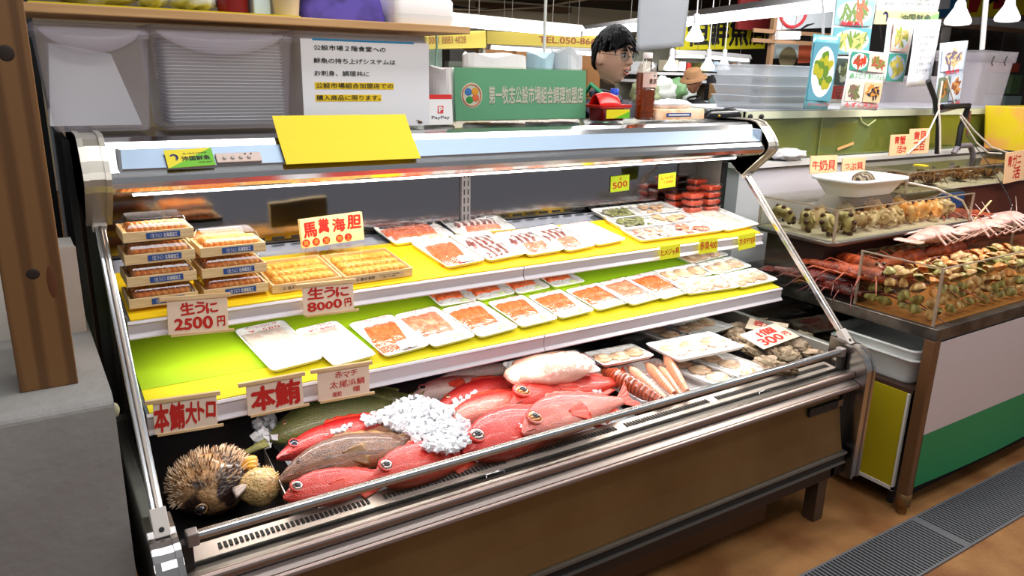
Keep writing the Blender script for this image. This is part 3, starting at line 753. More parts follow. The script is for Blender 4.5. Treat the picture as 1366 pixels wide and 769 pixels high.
def ip(t, tab):
    for i in range(len(XS) - 1):
        if t <= XS[i + 1]:
            u = (t - XS[i]) / (XS[i + 1] - XS[i]); return tab[i] + (tab[i + 1] - tab[i]) * u
    return tab[-1]
def fish(name, label, head, tail, zh, zt, kind, skin, fin, eye, group=None, roll=25, bend=.03, depth=1.0, eyer=.03, pec=True, gape=.0, cat='fish', twist=0):
    A = oZ(*head, zh); B = oZ(*tail, zt)
    Lh = (B - A).length
    x = (B - A).normalized(); up = Vector((0, 0, 1)); y = up.cross(x).normalized(); z = x.cross(y)
    M = Matrix((x, y, z)).transposed().to_4x4()
    t = thing(name, label, cat, A, (M @ Rx_(radians(roll))).to_euler(), group)
    hd, hv, tk = KIND[kind]
    rings = []; n = 22
    cx = lambda s: bend * Lh * sin(pi * min(1, s / .9))          # the back arches
    K = 30
    for k in range(K + 1):
        s = .84 * (k / K) ** 1.15
        a, b, c = ip(s, hd) * depth, ip(s, hv) * depth, ip(s, tk)
        g = 1.05 if .06 < s < .27 else 1.0                        # the gill cover stands proud
        if .27 <= s < .30: g = .97
        ring = []
        for i in range(n):
            th = 2 * pi * i / n; sn = sin(th); cs = cos(th)
            yy = (a if sn > 0 else b) * abs(sn) ** .9 * (1 if sn > 0 else -1)
            zz = c * abs(cs) ** .8 * (1 if cs > 0 else -1) * g
            if s < .05 and abs(yy) < .012 * depth: zz *= .75       # lip line
            ring.append((s * Lh, (yy * Lh) + cx(s), zz * Lh))
        rings.append(ring)
    MB().loft(rings).build('body', skin, t)
    # tail fin: forked fan with rays
    def tf(u, v):
        w = (v - .5) * 2; s = .82 + u * (.18 - .06 * (1 - abs(w)) * 1.4)
        sp = .030 + .105 * u * depth
        return (s * Lh, w * sp * Lh + cx(min(s, .9)), .004 * Lh * sin(v * 40) * u)
    MB().grid(tf, 8, 24).build('tail_fin', fin, t, solid=.0015)
    def df(u, v):
        s = .30 + .46 * u; h = (.055 * (1 - .5 * u) * (1 - .25 * (int(u * 12) % 2 == 0))) * min(1, u * 6 + .2)
        return (s * Lh + v * .02 * Lh, (ip(s, hd) * depth * .97 + v * h) * Lh + cx(s), .003 * Lh * sin(u * 40))
    MB().grid(df, 24, 4).build('dorsal_fin', fin, t, solid=.0012)
    def af(u, v):
        s = .56 + .18 * u; h = .05 * (1 - .5 * u)
        return (s * Lh + v * .02 * Lh, -(ip(s, hv) * depth * .97 + v * h) * Lh + cx(s), 0)
    MB().grid(af, 10, 4).build('anal_fin', fin, t, solid=.0012)
    if pec:
        def pf(u, v):
            w = (v - .5); r = .04 + .15 * u
            s = .285 + r * cos(w * .9 - .12); yy = -.03 * depth + r * sin(w * .9 - .12) * .9
            return (s * Lh, yy * Lh + cx(s), (ip(min(s, .8), tk) * (.95 - .3 * abs(yy) / .1) + .008 + .012 * sin(v * 22) * u * .2) * Lh)
        MB().grid(pf, 6, 12).build('pectoral_fin', fin, t, solid=.001)
    ex = .105; ey = ip(ex, hd) * depth * .34; ez = ip(ex, tk) * .90
    e = MB().ball((ex * Lh, ey * Lh + cx(ex), ez * Lh), (eyer * Lh, eyer * Lh, eyer * .55 * Lh), 18, 10)
    eo = e.build('eye', eye, t)
    MB().ball((ex * Lh, ey * Lh + cx(ex), (ez + eyer * .28) * Lh), (eyer * .60 * Lh, eyer * .60 * Lh, eyer * .38 * Lh), 14, 8).build('pupil', pupil, eo)
    rg = MB()
    for k in range(24):
        pass
    tor = [(eyer * 1.02 * Lh * cos(a_) + ex * Lh, eyer * 1.02 * Lh * sin(a_) + ey * Lh + cx(ex), (ez + .004) * Lh) for a_ in [2 * pi * k / 20 for k in range(21)]]
    MB().tube(tor, eyer * .22 * Lh, 6).build('eye_rim', skin, eo)
    mo = MB().tube([(.002 * Lh, -.004 * Lh, 0), (.03 * Lh, -.014 * Lh + cx(.03), ip(.03, tk) * .86 * Lh), (.066 * Lh, -.028 * Lh + cx(.06), ip(.066, tk) * .93 * Lh)], [.004 * Lh, .0045 * Lh, .002 * Lh], 6)
    mo.build('mouth', mouth_m, t)
    return t
fish('olive_fish', 'olive green fish with an arched back at the left end of the ice', (357, 586), (575, 545), .60, .60, 'grouper', fm_green, fin_gr, eye_gold, roll=38, bend=.055, eyer=.017, pec=False)
fish('olive_fish', 'olive green fish half hidden behind the arched one and the cards', (400, 550), (572, 530), .59, .59, 'grouper', fm_green, fin_gr, eye_gold, roll=32, bend=.05, eyer=.017, depth=.85)
gA = None
fish('red_fish', 'slim deep red fish with a dark eye between the olive and brown fish', (369, 612), (575, 548), .625, .61, 'long', fm_dred, fin_red, mat('dark eye', (40, 40, 60), .1, coat=1), roll=22, bend=.03, eyer=.026, depth=.8, pec=False)
fish('orange_fish', 'pale orange fish lying along the back of the brown fish', (415, 606), (590, 556), .605, .60, 'long', fm_oran, fin_red, eye_gold, roll=15, bend=.03, eyer=.018, depth=.9, pec=False)
fish('brown_fish', 'large brown fish in the front of the ice heap', (374, 640), (600, 588), .63, .61, 'grouper', fm_brown, fin_br, mat('brown eye', (90, 56, 36), .2, coat=1), roll=24, bend=.035, depth=.95, eyer=.014)
gB = 'red fish with big silver eyes along the front glass'
fish('red_fish', 'red fish with a big silver eye below the brown fish, leftmost at the glass', (378, 665), (545, 634), .63, .60, 'alf', fm_alf, fin_red, eye_sil, gB, roll=24, bend=.02, eyer=.047, depth=1.08)
fish('red_fish', 'red fish with a big silver eye second along the front glass', (497, 641), (668, 598), .625, .60, 'alf', fm_alf, fin_red, eye_sil, gB, roll=24, bend=.03, eyer=.046, depth=1.12)
fish('red_fish', 'red fish third along the front glass, with a fin pointing up', (618, 606), (800, 553), .625, .60, 'alf', fm_red, fin_red, eye_sil, gB, roll=24, bend=.04, eyer=.046, depth=1.12)
fish('pink_fish', 'shiny pink fish at the right end of the ice, head beside the glass', (697, 579), (852, 528), .645, .62, 'bream', fm_pink, fin_red, eye_gold, roll=22, bend=.02, eyer=.046, depth=1.0)
fish('pink_fish', 'bright red fish whose eye looks out under the bagged fillet', (679, 543), (850, 505), .64, .60, 'bream', fm_alf, fin_red, eye_gold, roll=18, bend=.03, eyer=.046, depth=.95)
fish('pink_fish', 'pink silver scaled fish beside the crushed ice', (592, 568), (735, 520), .625, .61, 'long', fm_pink, fin_red, eye_gold, roll=22, bend=.03, eyer=.02, depth=.95, pec=False)
fish('red_fish', 'dark red fish curved behind the silver scaled fish', (580, 545), (745, 508), .605, .60, 'long', fm_dred, fin_red, eye_gold, roll=25, bend=.05, eyer=.02, depth=.85, pec=False)
fish('pink_fish', 'small pink fish with a dark eye at the back of the ice', (549, 530), (690, 503), .60, .60, 'bream', fm_pale, fin_red, mat('dark eye', (40, 40, 60)), roll=18, bend=.02, eyer=.03, depth=.75)
fish('pale_fish', 'pale belly of a pink fish under the lower shelf', (585, 506), (735, 484), .615, .60, 'long', fm_pale, fin_red, eye_sil, roll=-20, bend=.02, eyer=.015, depth=.85, pec=False)
# stiff fin standing up from the third red fish
# ---------------------------------------------------------------- porcupine fish
puf_m = mat('mottled spiny skin', (184, 138, 92), .4, col2=(48, 24, 15), cs=10, lo=.47, hi=.52, bump=.6, bs=120, coat=.4)
pc = oZ(284, 642, .60)
t = thing('porcupine_fish', 'spiny brown porcupine fish puffed up in the left corner of the case', 'fish', pc, (0, 0, 0))
def pfn(d): return 1 + .10 * noise.noise(d * 2.2) + .04 * noise.noise(d * 6)
MB().ball((0, 0, 0), (.092, .088, .066), 36, 24, fn=pfn).build('body', puf_m, t)
sp = MB(); sp2 = MB()
rs = random.Random(5)
for k in range(1150):
    zc = rs.uniform(-.25, .98); a = rs.uniform(0, 2 * pi); r = sqrt(1 - zc * zc)
    d = Vector((r * cos(a), r * sin(a), zc)); q = pfn(d)
    if d.y < -.6 and d.z < .4: continue
    p = Vector((d.x * .092 * q, d.y * .088 * q, d.z * .066 * q))
    nn_ = Vector((d.x / .092, d.y / .088, d.z / .066)).normalized()
    ax = (nn_ + Vector((.45 + rs.uniform(-.2, .2), .25 + rs.uniform(-.2, .2), .15))).normalized(); ln = rs.uniform(.007, .013)
    (sp if k % 3 else sp2).tube([p - nn_ * .002, p + nn_ * ln * .4 + ax * ln * .2, p + nn_ * ln * .35 + ax * ln * .8], [.0018, .0013, .0002], 4)
tag(sp.build('spine', mat('pale spines', (226, 198, 166), .5), t), kind='stuff')
tag(sp2.build('spine', mat('brown spines', (120, 78, 48), .5), t), kind='stuff')
q = oZ(270, 690, .585) - pc
e = MB().ball((q.x, q.y + .01, .0), (.010, .008, .009), 18, 12).build('eye', mat('grey blue eye', (30, 28, 40), .1, coat=1), t)
MB().ball((q.x + .001, q.y - .001, .003), (.006, .005, .006), 12, 8).build('pupil', pupil, e)
MB().tube([(q.x + .0115 * cos(a_), q.y + .006, .0115 * sin(a_)) for a_ in [2 * pi * k / 20 for k in range(21)]], .0016, 8).build('eye_rim', puf_m, e)
yf = mat('yellow fin', (226, 170, 30), .35, col2=(196, 130, 40), cs=30, coat=.5)
q = oZ(322, 628, .63) - pc
def fan(u, v): return (q.x - .012 + .04 * u + .008 * sin(v * 3), q.y + (v - .5) * .034 * (.4 + u), .038 + .018 * sin(u * 2.2) - .008 * (v - .5) ** 2 * 8 + .0015 * sin(v * 40))
MB().grid(fan, 8, 24).build('pectoral_fin', yf, t, solid=.003)
MB().grid(lambda u, v: (.085 + .055 * u, .055 + (v - .5) * .03 * (.5 + u), .02 + .004 * sin(v * 30) + .015 * u), 6, 16).build('tail_fin', fin_gr, t, solid=.002)
# a second, smooth one lying against it
p2 = oZ(348, 650, .605)
t = thing('puffer_fish', 'small round yellowish puffer fish next to the spiny porcupine fish', 'fish', p2)
pm2 = mat('yellow beige puffer skin', (232, 190, 124), .35, col2=(176, 116, 66), cs=22, lo=.5, hi=.72, bump=.9, bs=150, coat=.5)
MB().ball((0, 0, 0), (.046, .042, .042), 28, 20, fn=lambda d: 1 + .12 * noise.noise(d * 2.6) + .03 * noise.noise(d * 9)).build('body', pm2, t)
MB().grid(lambda u, v: (-.03 - .03 * u, -.01 + (v - .5) * .03 * (.4 + u), .018 + .006 * sin(v * 26) - .012 * u), 6, 16).build('pectoral_fin', mat('pale grey fin', (206, 184, 172), .4), t, solid=.003)
ws = MB(); rs = random.Random(9)
for k in range(70):
    zc = rs.uniform(-.1, .95); a = rs.uniform(0, 2 * pi); r = sqrt(1 - zc * zc); d = Vector((r * cos(a), r * sin(a), zc))
    ws.tube([d * .042, d * .0485 + Vector((.001, .001, 0))], [.0022, .0004], 5)
tag(ws.build('spine', pm2, t), kind='stuff')
MB().ball((-.004, -.034, .014), (.006, .004, .006), 12, 8).build('eye', pupil, t)
# ---------------------------------------------------------------- steel dividers and pan
for q0, q1, l in (((352, 598), (385, 668), 'thin steel divider plate between the porcupine fish and the ice'),):
    a, b = oZ(*q0, .63), oZ(*q1, .62); d = b - a
    M = frame(a, d, (0, 0, 1))
    tag(MB().bx(0, d.length, -.10, .0, -.001, .001, M=M).build('divider_plate', steel_d), l, 'divider')
# ---------------------------------------------------------------- crushed ice
ice_m = mat('crushed ice', (250, 250, 253), .3, trans=.06, ior=1.31)
ice = MB(); rs = random.Random(3)
def in_poly(x, y, P):
    c = False; j = len(P) - 1
    for i in range(len(P)):
        if (P[i][1] > y) != (P[j][1] > y) and x < (P[j][0] - P[i][0]) * (y - P[i][1]) / (P[j][1] - P[i][1]) + P[i][0]: c = not c
        j = i
    return c
def shard(c, s):
    R = Matrix.Rotation(rs.uniform(0, 6), 4, Vector((rs.uniform(-1, 1), rs.uniform(-1, 1), rs.uniform(-1, 1))).normalized())
    v = [R @ Vector((x * s * rs.uniform(.6, 1.2), y * s * rs.uniform(.6, 1.2), z * s * rs.uniform(.5, 1))) + c for z in (-1, 1) for y in (-1, 1) for x in (-1, 1)]
    ice.add(v, [(0, 2, 3, 1), (4, 5, 7, 6), (0, 1, 5, 4), (2, 6, 7, 3), (0, 4, 6, 2), (1, 3, 7, 5)])
for P, n, z0, z1, s in ((((505, 552), (530, 536), (556, 528), (590, 540), (612, 556), (626, 566), (628, 592), (600, 604), (560, 600), (548, 580), (520, 570), (505, 560)), 900, .625, .662, .0058),
                        (((340, 560), (362, 552), (372, 580), (356, 596), (342, 588)), 60, .58, .62, .008),
                        (((480, 556), (512, 548), (516, 562), (486, 566)), 40, .635, .65, .006),
                        (((678, 556), (700, 545), (722, 548), (716, 566), (690, 572)), 110, .63, .655, .0058),
                        (((764, 530), (800, 520), (812, 532), (780, 545)), 60, .60, .63, .0058),
                        (((595, 538), (636, 520), (640, 534), (600, 550)), 60, .61, .635, .0055),
                        (((430, 582), (446, 572), (470, 566), (460, 574)), 16, .65, .66, .004)):
    xs = [p[0] for p in P]; ys = [p[1] for p in P]; k = 0
    while k < n:
        x, y = rs.uniform(min(xs), max(xs)), rs.uniform(min(ys), max(ys))
        if in_poly(x, y, P): shard(oZ(x, y, rs.uniform(z0, z1)), s * rs.uniform(.7, 1.3)); k += 1
tag(ice.build('crushed_ice', ice_m), 'heap of crushed ice under and between the fish', 'ice', kind='stuff')
tag(MB().grid(lambda u, v: (.37 + .97 * u, -.146 + .52 * v, .492 + .022 * min(1, 9 * min(u, 1 - u, v, 1 - v)) + .008 * noise.noise(Vector((u * 30, v * 18, 0)))), 80, 50).build('ice_bed', mat('packed ice', (214, 218, 226), .25, bump=.8, bs=120)), 'bed of packed ice the fish lie on', 'ice', kind='stuff')
# ---------------------------------------------------------------- fillet in a clear bag on a white tray
A, B, D = oZ(803, 500, .655), oZ(772, 462, .672), oZ(700, 520, .655)
M = frame(A, A - D, B - A)
t = thing('tray_of_fillet', 'clear bag with a thick pale fillet on a white tray beside the fish', 'fish fillet', A, M.to_euler())
w = (D - A).length
foam_tray(w, .15, .014, M=T(-w / 2, .075, 0)).build('foam_tray', foam, t)
lump = mat('pale pink fillet', (226, 172, 150), .3, col2=(206, 124, 104), cs=14, lo=.5, hi=.75, coat=.5, sss=.1)
MB().ball((-w * .58, .05, .022), (w * .54, .078, .036), 36, 18, fn=lambda d: 1 + .14 * noise.noise(d * 2) + .05 * noise.noise(d * 7)).build('fillet', lump, t)
MB().ball((-w * .57, .05, .022), (w * .58, .086, .042), 40, 20, fn=lambda d: 1 + .12 * noise.noise(d * 2.2 + Vector((3, 0, 0))) + .06 * noise.noise(d * 9)).build('clear_bag', cling, t)
# ---------------------------------------------------------------- prawns in a white tray
pr_m = mat('prawn shell', (216, 150, 116), .3, col2=(186, 112, 82), cs=24, lo=.55, hi=.95, kind='wave', coat=.3); pr_d = mat('dark red prawn shell', (176, 84, 50), .3, col2=(110, 34, 22), cs=24, lo=.4, hi=.9, kind='wave', coat=.3); pr_p = mat('pale prawn shell', (228, 180, 150), .3, col2=(206, 146, 116), cs=24, lo=.55, hi=.95, kind='wave', coat=.3)
def prawn(label, head, tail, z0, z1, r, m, curl=.03, cat='prawn'):
    r *= 1.42
    A, B = oZ(*head, z0), oZ(*tail, z1); d = B - A; Ln = d.length
    M = frame(A, d, Vector((0, 0, 1)).cross(d))
    t = thing('prawn', label, cat, A, M.to_euler(), 'prawns in the white tray')
    rings = []
    for k in range(46):
        s = k / 45
        base = (.25 + 2.6 * s if s < .28 else 1.0 - .50 * ((s - .28) / .72) ** 1.6) * r
        if s < .28: base = r * (.30 + .75 * sin(pi / 2 * s / .28))
        seg = 1 + (.10 * (1 - ((s * 11) % 1)) if s > .32 else 0)
        y = curl * Ln * 4 * s * (1 - s)
        rings.append([(s * Ln * .92, y + base * seg * cos(a) * .8, base * seg * sin(a) * 1.0) for a in [2 * pi * i / 14 for i in range(14)]])
    MB().loft(rings).build('shell', m, t)
    tf = MB()
    for q in (-.5, -.2, .2, .5): tf.ball((Ln * .96, q * r * 1.6, 0), (Ln * .05, r * .35, r * .12), 8, 6, 0, None)
    tf.build('tail_fan', m, t)
    fl = MB()
    for q in range(5): fl.tube([(0.01 * Ln, 0, 0), (-.06 * Ln, (q - 2) * .012, .012), (-.14 * Ln - .01 * q, (q - 2) * .022, .006 * (q % 3))], [.0009, .0006, .0003], 4)
    fl.build('feelers', mat('reddish feelers', (190, 90, 60), .5), t)['kind'] = 'stuff'
    lg = MB()
    for q in range(6): lg.tube([(Ln * (.2 + .09 * q), -r * .4, -r * .3), (Ln * (.18 + .09 * q), -r * 1.3, -r * .5), (Ln * (.16 + .09 * q), -r * 1.6, -r * 1.0)], [.0014, .001, .0004], 4)
    lg.build('legs', m, t)['kind'] = 'stuff'
    for sg in (1,):
        MB().ball((Ln * .05, r * .35, r * .5), r * .16, 8, 6).build('eye', pupil, t)
A, B, D = oZ(858, 546, .575), oZ(800, 498, .575), oZ(950, 522, .575)
M = frame(A, D - A, B - A); t = thing('foam_tray', 'long white tray holding the prawns', 'tray', A, M.to_euler())
w, l = (D - A).length, (B - A).length * .9
foam_tray(w, l, .022, M=T(w / 2, l / 2, 0)).build('tray', foam, t)
prawn('dark red prawn at the left side of the prawn tray', (804, 496), (888, 540), .62, .605, .021, pr_d, .02)
prawn('second prawn from the left in the prawn tray', (838, 490), (893, 537), .62, .605, .012, pr_p, .0)
prawn('prawn in the middle of the prawn tray', (862, 486), (903, 530), .62, .61, .013, pr_m, .0)
prawn('pale prawn lying between two others', (880, 490), (912, 532), .61, .60, .011, pr_p, .0)
prawn('rightmost prawn lying on top, feelers upward', (886, 474), (920, 528), .635, .615, .013, pr_m, .0)
# ---------------------------------------------------------------- scallops and shells in the well
oW = lambda z: (lambda x, y: oZ(x, y, z))
def wellpack(fl, bl, fr, z, label, grp): 
    return pack('scallop', fl, bl, fr, oW(z), label, grp)
gW = 'scallop trays in the well of the case'
wellpack((806, 494), (795, 475), (874, 480), .635, 'small white tray of pale shellfish lying on the prawns', gW)
wellpack((886, 460), (874, 432), (924, 448), .60, 'scallop tray at the back, left of the oyster heap', gW)
wellpack((934, 456), (918, 432), (980, 440), .605, 'scallop tray partly under the tilted one, beside the oysters', gW)
wellpack((953, 520), (908, 484), (990, 505), .595, 'scallop tray by the front glass next to the prawns', gW)
wellpack((992, 512), (944, 478), (1028, 497), .60, 'scallop tray by the front glass next to the oysters', gW)
t = wellpack((905, 487), (877, 462), (994, 468), .645, 'long tray of three scallops tilted on top of the other trays', gW)
oy_m = mat('grey oyster shell', (176, 152, 122), .6, col2=(112, 96, 72), cs=30, lo=.4, hi=.65, bump=1, bs=70); oy_l = mat('pale oyster shell', (200, 172, 146), .55, col2=(130, 108, 80), cs=26, lo=.45, hi=.65, bump=1, bs=60)
rs = random.Random(21)
ol = ['oyster at the upper left of the oyster heap', 'oyster behind the two price cards', 'oyster left of the 300 yen card', 'oyster at the lower left of the heap', 'oyster under the lower edge of the card', 'oyster front and centre of the heap', 'pale oyster right of the card',
      'oyster at the right tip of the heap', 'oyster at the rear right of the heap', 'oyster lying behind the left cards', 'oyster between the scallop tray and the heap', 'oyster under the card, right half', 'flat oyster leaning against the well wall', 'oyster at the lowest front point of the heap']
for i, (px, py) in enumerate(((985, 436), (1008, 432), (992, 455), (1018, 484), (1036, 476), (1030, 488), (1062, 462), (1078, 464), (1066, 448), (978, 446), (1004, 470), (1050, 472), (1084, 472), (1042, 490))):
    z = .60 + rs.uniform(-.01, .015); p = oZ(px, py, z)
    t = thing('oyster', ol[i], 'oyster', p, (rs.uniform(-.5, .5), rs.uniform(-.4, .4), rs.uniform(0, 6)), 'oysters in the right end of the case')
    sd = Vector((i * 3.1, 0, 0))
    MB().ball((0, 0, 0), (.048, .033, .016), 34, 20, fn=lambda d: 1 + .40 * noise.noise(d * 1.9 + sd) + .24 * noise.noise(d * 5 + sd) + .14 * noise.noise(Vector((d.x * 4, d.y * 4, d.z * 22)) + sd)).build('shell', oy_m if i % 3 else oy_l, t)
    MB().ball((.003, .002, -.006), (.050, .036, .011), 34, 16, fn=lambda d: 1 + .34 * noise.noise(d * 2.2 - sd) + .26 * noise.noise(d * 6 - sd)).build('lower_shell', oy_l if i % 2 else oy_m, t)
a, b, c = oZ(994, 446, .655), oZ(1042, 430, .66), oZ(1011, 467, .635)
card('price_card', 'cream card reading 300 yen leaning on the oysters', (b + c) / 2, b - a, a - c, (b - a).length, (c - a).length, [('1個', .02, .22, .44, .36), ('300', -.10, -.20, .56, .40), ('円', .34, -.16, .14, .28)], strip=False)
a, b, c = oZ(998, 424, .64), oZ(1050, 432, .64), oZ(996, 438, .63)
card('price_card', 'second cream card lying flat behind the 300 yen card', (b + c) / 2, b - a, a - c, (b - a).length, (c - a).length, [('岩ガキ', 0, .1, .7, .5)], strip=False)
# crumpled clear film at the back of the well
p = oZ(848, 452, .60)
tag(MB().ball(p, (.05, .03, .022), 26, 16, fn=lambda d: 1 + .5 * noise.noise(d * 2.5) + .2 * noise.noise(d * 7)).build('plastic_film', cling), 'crumpled clear plastic film behind the prawns', 'plastic film')

def oZ(px, py, v): return onax(2, px, py, v)
# ================================================================== wooden post, plinth and wall at the left
pine = bpy.data.materials.new('knotty pine'); pine.use_nodes = True
def _pine():
    nt = pine.node_tree; b = nt.nodes['Principled BSDF']; b.inputs['Roughness'].default_value = .55
    tc = nt.nodes.new('ShaderNodeTexCoord'); mp = nt.nodes.new('ShaderNodeMapping'); mp.inputs['Scale'].default_value = (9, 9, .55)
    nt.links.new(tc.outputs['Object'], mp.inputs[0])
    w = nt.nodes.new('ShaderNodeTexWave'); w.wave_type = 'BANDS'; w.bands_direction = 'X'; w.inputs['Scale'].default_value = .8; w.inputs['Distortion'].default_value = 9; w.inputs['Detail'].default_value = 3
    nt.links.new(mp.outputs[0], w.inputs['Vector'])
    r = nt.nodes.new('ShaderNodeValToRGB'); r.color_ramp.elements[0].position = .15; r.color_ramp.elements[1].position = .7
    r.color_ramp.elements[0].color = rgb(98, 62, 26); r.color_ramp.elements[1].color = rgb(126, 86, 44)
    nt.links.new(w.outputs['Fac'], r.inputs[0]); nt.links.new(r.outputs[0], b.inputs['Base Color'])
_pine()
yp = -.025
p0, p1, p2 = oY(105, 513, yp), oY(27, 527, yp), oY(37, 2, yp)
t = thing('wooden_post', 'knotty pine post at the left edge, standing on the grey plinth', 'post', (0, 0, 0))
MB().bx(p1.x, p0.x, yp, yp + .10, .902, 2.6).build('post', pine, t, .002)
for px, py, rx, rz in ((8, 71, .012, .013), (44, 366, .0105, .0095)):
    q = oY(px, py, yp)
    tag(MB().ball((q.x, yp, q.z), (rx, .0015, rz), 18, 8).build('knot', mat('dark knot', (38, 24, 14), .6), t), label='round dark knot')
kn = MB(); q = oY(69, 376, yp); kn.ball((q.x, yp, q.z), (.007, .0012, .03), 16, 8); kn.build('knot', mat('brown knot', (96, 52, 24), .6), t)
gp = mat('grey painted concrete', (160, 157, 152), .55, bump=.25, bs=40, col2=(148, 144, 140), cs=3)
pl = MB(); pl.prism([(-.118, 0), (-.118, .888), (-.104, .902), (.55, .902), (.55, 0)], -1.1, -.022)
tag(pl.build('concrete_plinth', gp, None, .006), 'grey painted concrete plinth left of the display case, under the post', 'plinth')
struct('wall_left', MB().bx(-1.1, -.03, .30, .40, .902, 1.09), mat('white wall paint', (226, 218, 208), .6), None)
struct('trim_1', MB().bx(-.062, -.028, .285, .30, .902, 1.09), mat('pinkish trim', (206, 186, 172), .6))
tag(MB().bx(-.02, -.006, .41, .9, .0, 1.3).bx(-1.1, -.03, .75, .77, 0, 2.4).build('gap_shade_panel', black_p), 'black partition panel painting in the shade between the plinth and the display case', 'backing')  # black sheets standing in for the shade of the gap behind the post
a = oY(160, 546, .12)
tag(MB().ball((-.006, .12, a.z), (.009, .009, .016), 16, 10).build('rubber_knob', mat('beige rubber', (200, 190, 160), .6)), 'small beige rubber knob in the gap left of the case', 'knob')
# the leaning sign behind the post
a, b, c = oY(88, 366, .14), oY(112, 395, .14), oY(88, 440, .14)
t = thing('leaning_sign', 'white sign with red characters leaning behind the post, seen nearly edge-on', 'sign', oY(100, 470, .14))
M = frame(Vector((-.115, .06, .93)), (.06, .20, 0), (-.02, 0, 1))
MB().bx(0, .17, 0, .15, -.006, 0, M=T(-t.location) @ M).build('board', card_w, t, .001)
mb = MB()
for i, s in enumerate(('お刺身', '承ります', '鮮魚')): put_text(mb, s, .085, .115 - .04 * i, .13, .03, bold=.02, M=T(-t.location) @ M, z=.001)
mb.build('lettering', red_ink, t)
# ================================================================== upper board and the storage boxes on the case
pp = film_mat('cloudy polypropylene', (250, 250, 252), .08, .25, opac=.26, dcol=(244, 236, 246))
yb = .40
def pbox(label, x0, x1, z1, depth=.21, taper=.010, flap=True):
    z0 = 1.3195; w = x1 - x0; h = z1 - z0
    t = thing('storage_box', label, 'storage box', ((x0 + x1) / 2, yb + depth / 2, z0), (0, 0, 0), 'cloudy storage boxes on top of the case')
    MB().loft([rr(w - 4 * taper, depth - 4 * taper, .02, 0), rr(w - 3.2 * taper, depth - 3.2 * taper, .024, .006), rr(w - .6 * taper, depth - .6 * taper, .024, h - .03), rr(w, depth, .024, h - .028), rr(w, depth, .024, h - .016)], cap1=False).build('tub', pp, t)
    MB().loft([rr(w + .006, depth + .006, .026, h - .020), rr(w + .006, depth + .006, .026, h - .003), rr(w - .006, depth - .006, .022, h), rr(w - .02, depth - .02, .02, h - .002)], cap0=False).build('lid', pp, t)
    if flap:
        fl = MB(); n = 18
        top = [(-w * .46 + w * .86 * k / n, -depth / 2 - .005, h - .012) for k in range(n + 1)]
        bot = [(-w * .46 + w * .86 * k / n, -depth / 2 - .006 - .001, h - .016 - .045 * sin(pi * k / n) ** .7) for k in range(n + 1)]
        fl.add(top + bot, [(k, k + 1, n + 2 + k, n + 1 + k) for k in range(n)], 0, True)
        fl.build('latch_flap', pp, t, solid=.0015)
    return t
q = lambda x, y: oY(x, y, yb)
zt = 1.548
pbox('left cloudy storage box on the case, with white sheets leaning inside', q(46, 60).x, q(203, 60).x, zt)
pbox('middle cloudy storage box on the case, filled with a stack of white trays', q(201, 60).x, q(394, 60).x, zt + .004)
pbox('right cloudy storage box on the case, behind the black printed notice', q(396, 80).x, q(572, 80).x, zt + .006, flap=False)
# sheets leaning in the left box
x0, x1 = q(60, 100).x, q(196, 100).x
for k in range(3):
    M = T(x0 + .006, yb + .035 + .03 * k, 1.331)
    tag(MB().prism([(-.008, 0), (x1 - x0 - .022, 0), (x1 - x0 - .07, .155), (.01, .175)], 0, .006, ax=1, M=M).build('foam_sheet', foam), ('front', 'middle', 'rear')[k] + ' of the white foam sheets leaning in the left storage box', 'foam sheet', 'foam sheets in the left storage box')
# trays stacked in the middle box
x0, x1 = q(216, 100).x, q(388, 100).x
w = x1 - x0 - .02
tr0 = foam_tray(w, .15, .012).build('foam_tray', foam)
for k in range(25):
    o = tr0 if k == 0 else tr0.copy()
    if k: COL.objects.link(o)
    o.location = ((x0 + x1) / 2 + .002 + random.uniform(-.001, .001), yb + .105, 1.3275 + .0078 * k)
    tag(o, 'white foam tray in the tall stack inside the middle storage box', 'foam tray', 'foam trays stacked in the middle storage box')
# the printed notice in front of the right box
a, b, c = oY(396, 36, yb - .012), oY(571, 42, yb - .012), oY(405, 160, yb - .012)
w, h = (b - a).length, .215
t = thing('notice_sheet', 'white printed notice with a blue line and yellow highlighted text', 'notice', (a.x + w / 2 + .004, yb - .008, 1.3195), (0, 0, 0))
MB().bx(-w / 2 + .004, w / 2, 0, .0015, .0, h).build('sheet', mat('white paper', (238, 236, 238), .7), t)
pxn = lambda x, y: (oY(x, y, yb - .012).x - t.location.x, oY(x, y, yb - .012).z - 1.3195)
def ntext(mb, s, xl, xr, y):
    x0_, z0_ = pxn(xl, y); x1_, _ = pxn(xr, y)
    put_text(mb, s, (x0_ + x1_) / 2, z0_, x1_ - x0_, .0125, M=T(0, -.0014, 0) @ Rx_(pi / 2), bold=.012)
mb = MB()
for s, xl, xr, y in (('公設市場２階食堂への', 419, 515, 63), ('鮮魚の持ち上げシステムは', 419, 528, 80.5), ('お刺身、調理共に', 420, 493, 97.5), ('公設市場組合加盟店での', 422, 525, 114), ('購入商品に限ります。', 423, 508, 130.5)): ntext(mb, s, xl, xr, y)
mb.build('lettering', blk_ink, t)
mb = MB()
for xl, xr, y in ((420.5, 526, 114.5), (421.5, 509.5, 131)):
    x0_, z0_ = pxn(xl, y); x1_, _ = pxn(xr, y); mb.bx(x0_, x1_, -.0004, 0, z0_ - .0085, z0_ + .0085)
mb.build('highlight', mat('yellow highlighter', (244, 204, 30), .6), t)
x0_, z0_ = pxn(417, 52); x1_, _ = pxn(553, 55)
MB().bx(x0_, x1_, -.0004, 0, z0_ - .0028, z0_ + .0022).build('blue_line', mat('blue line', (40, 128, 176), .6), t)
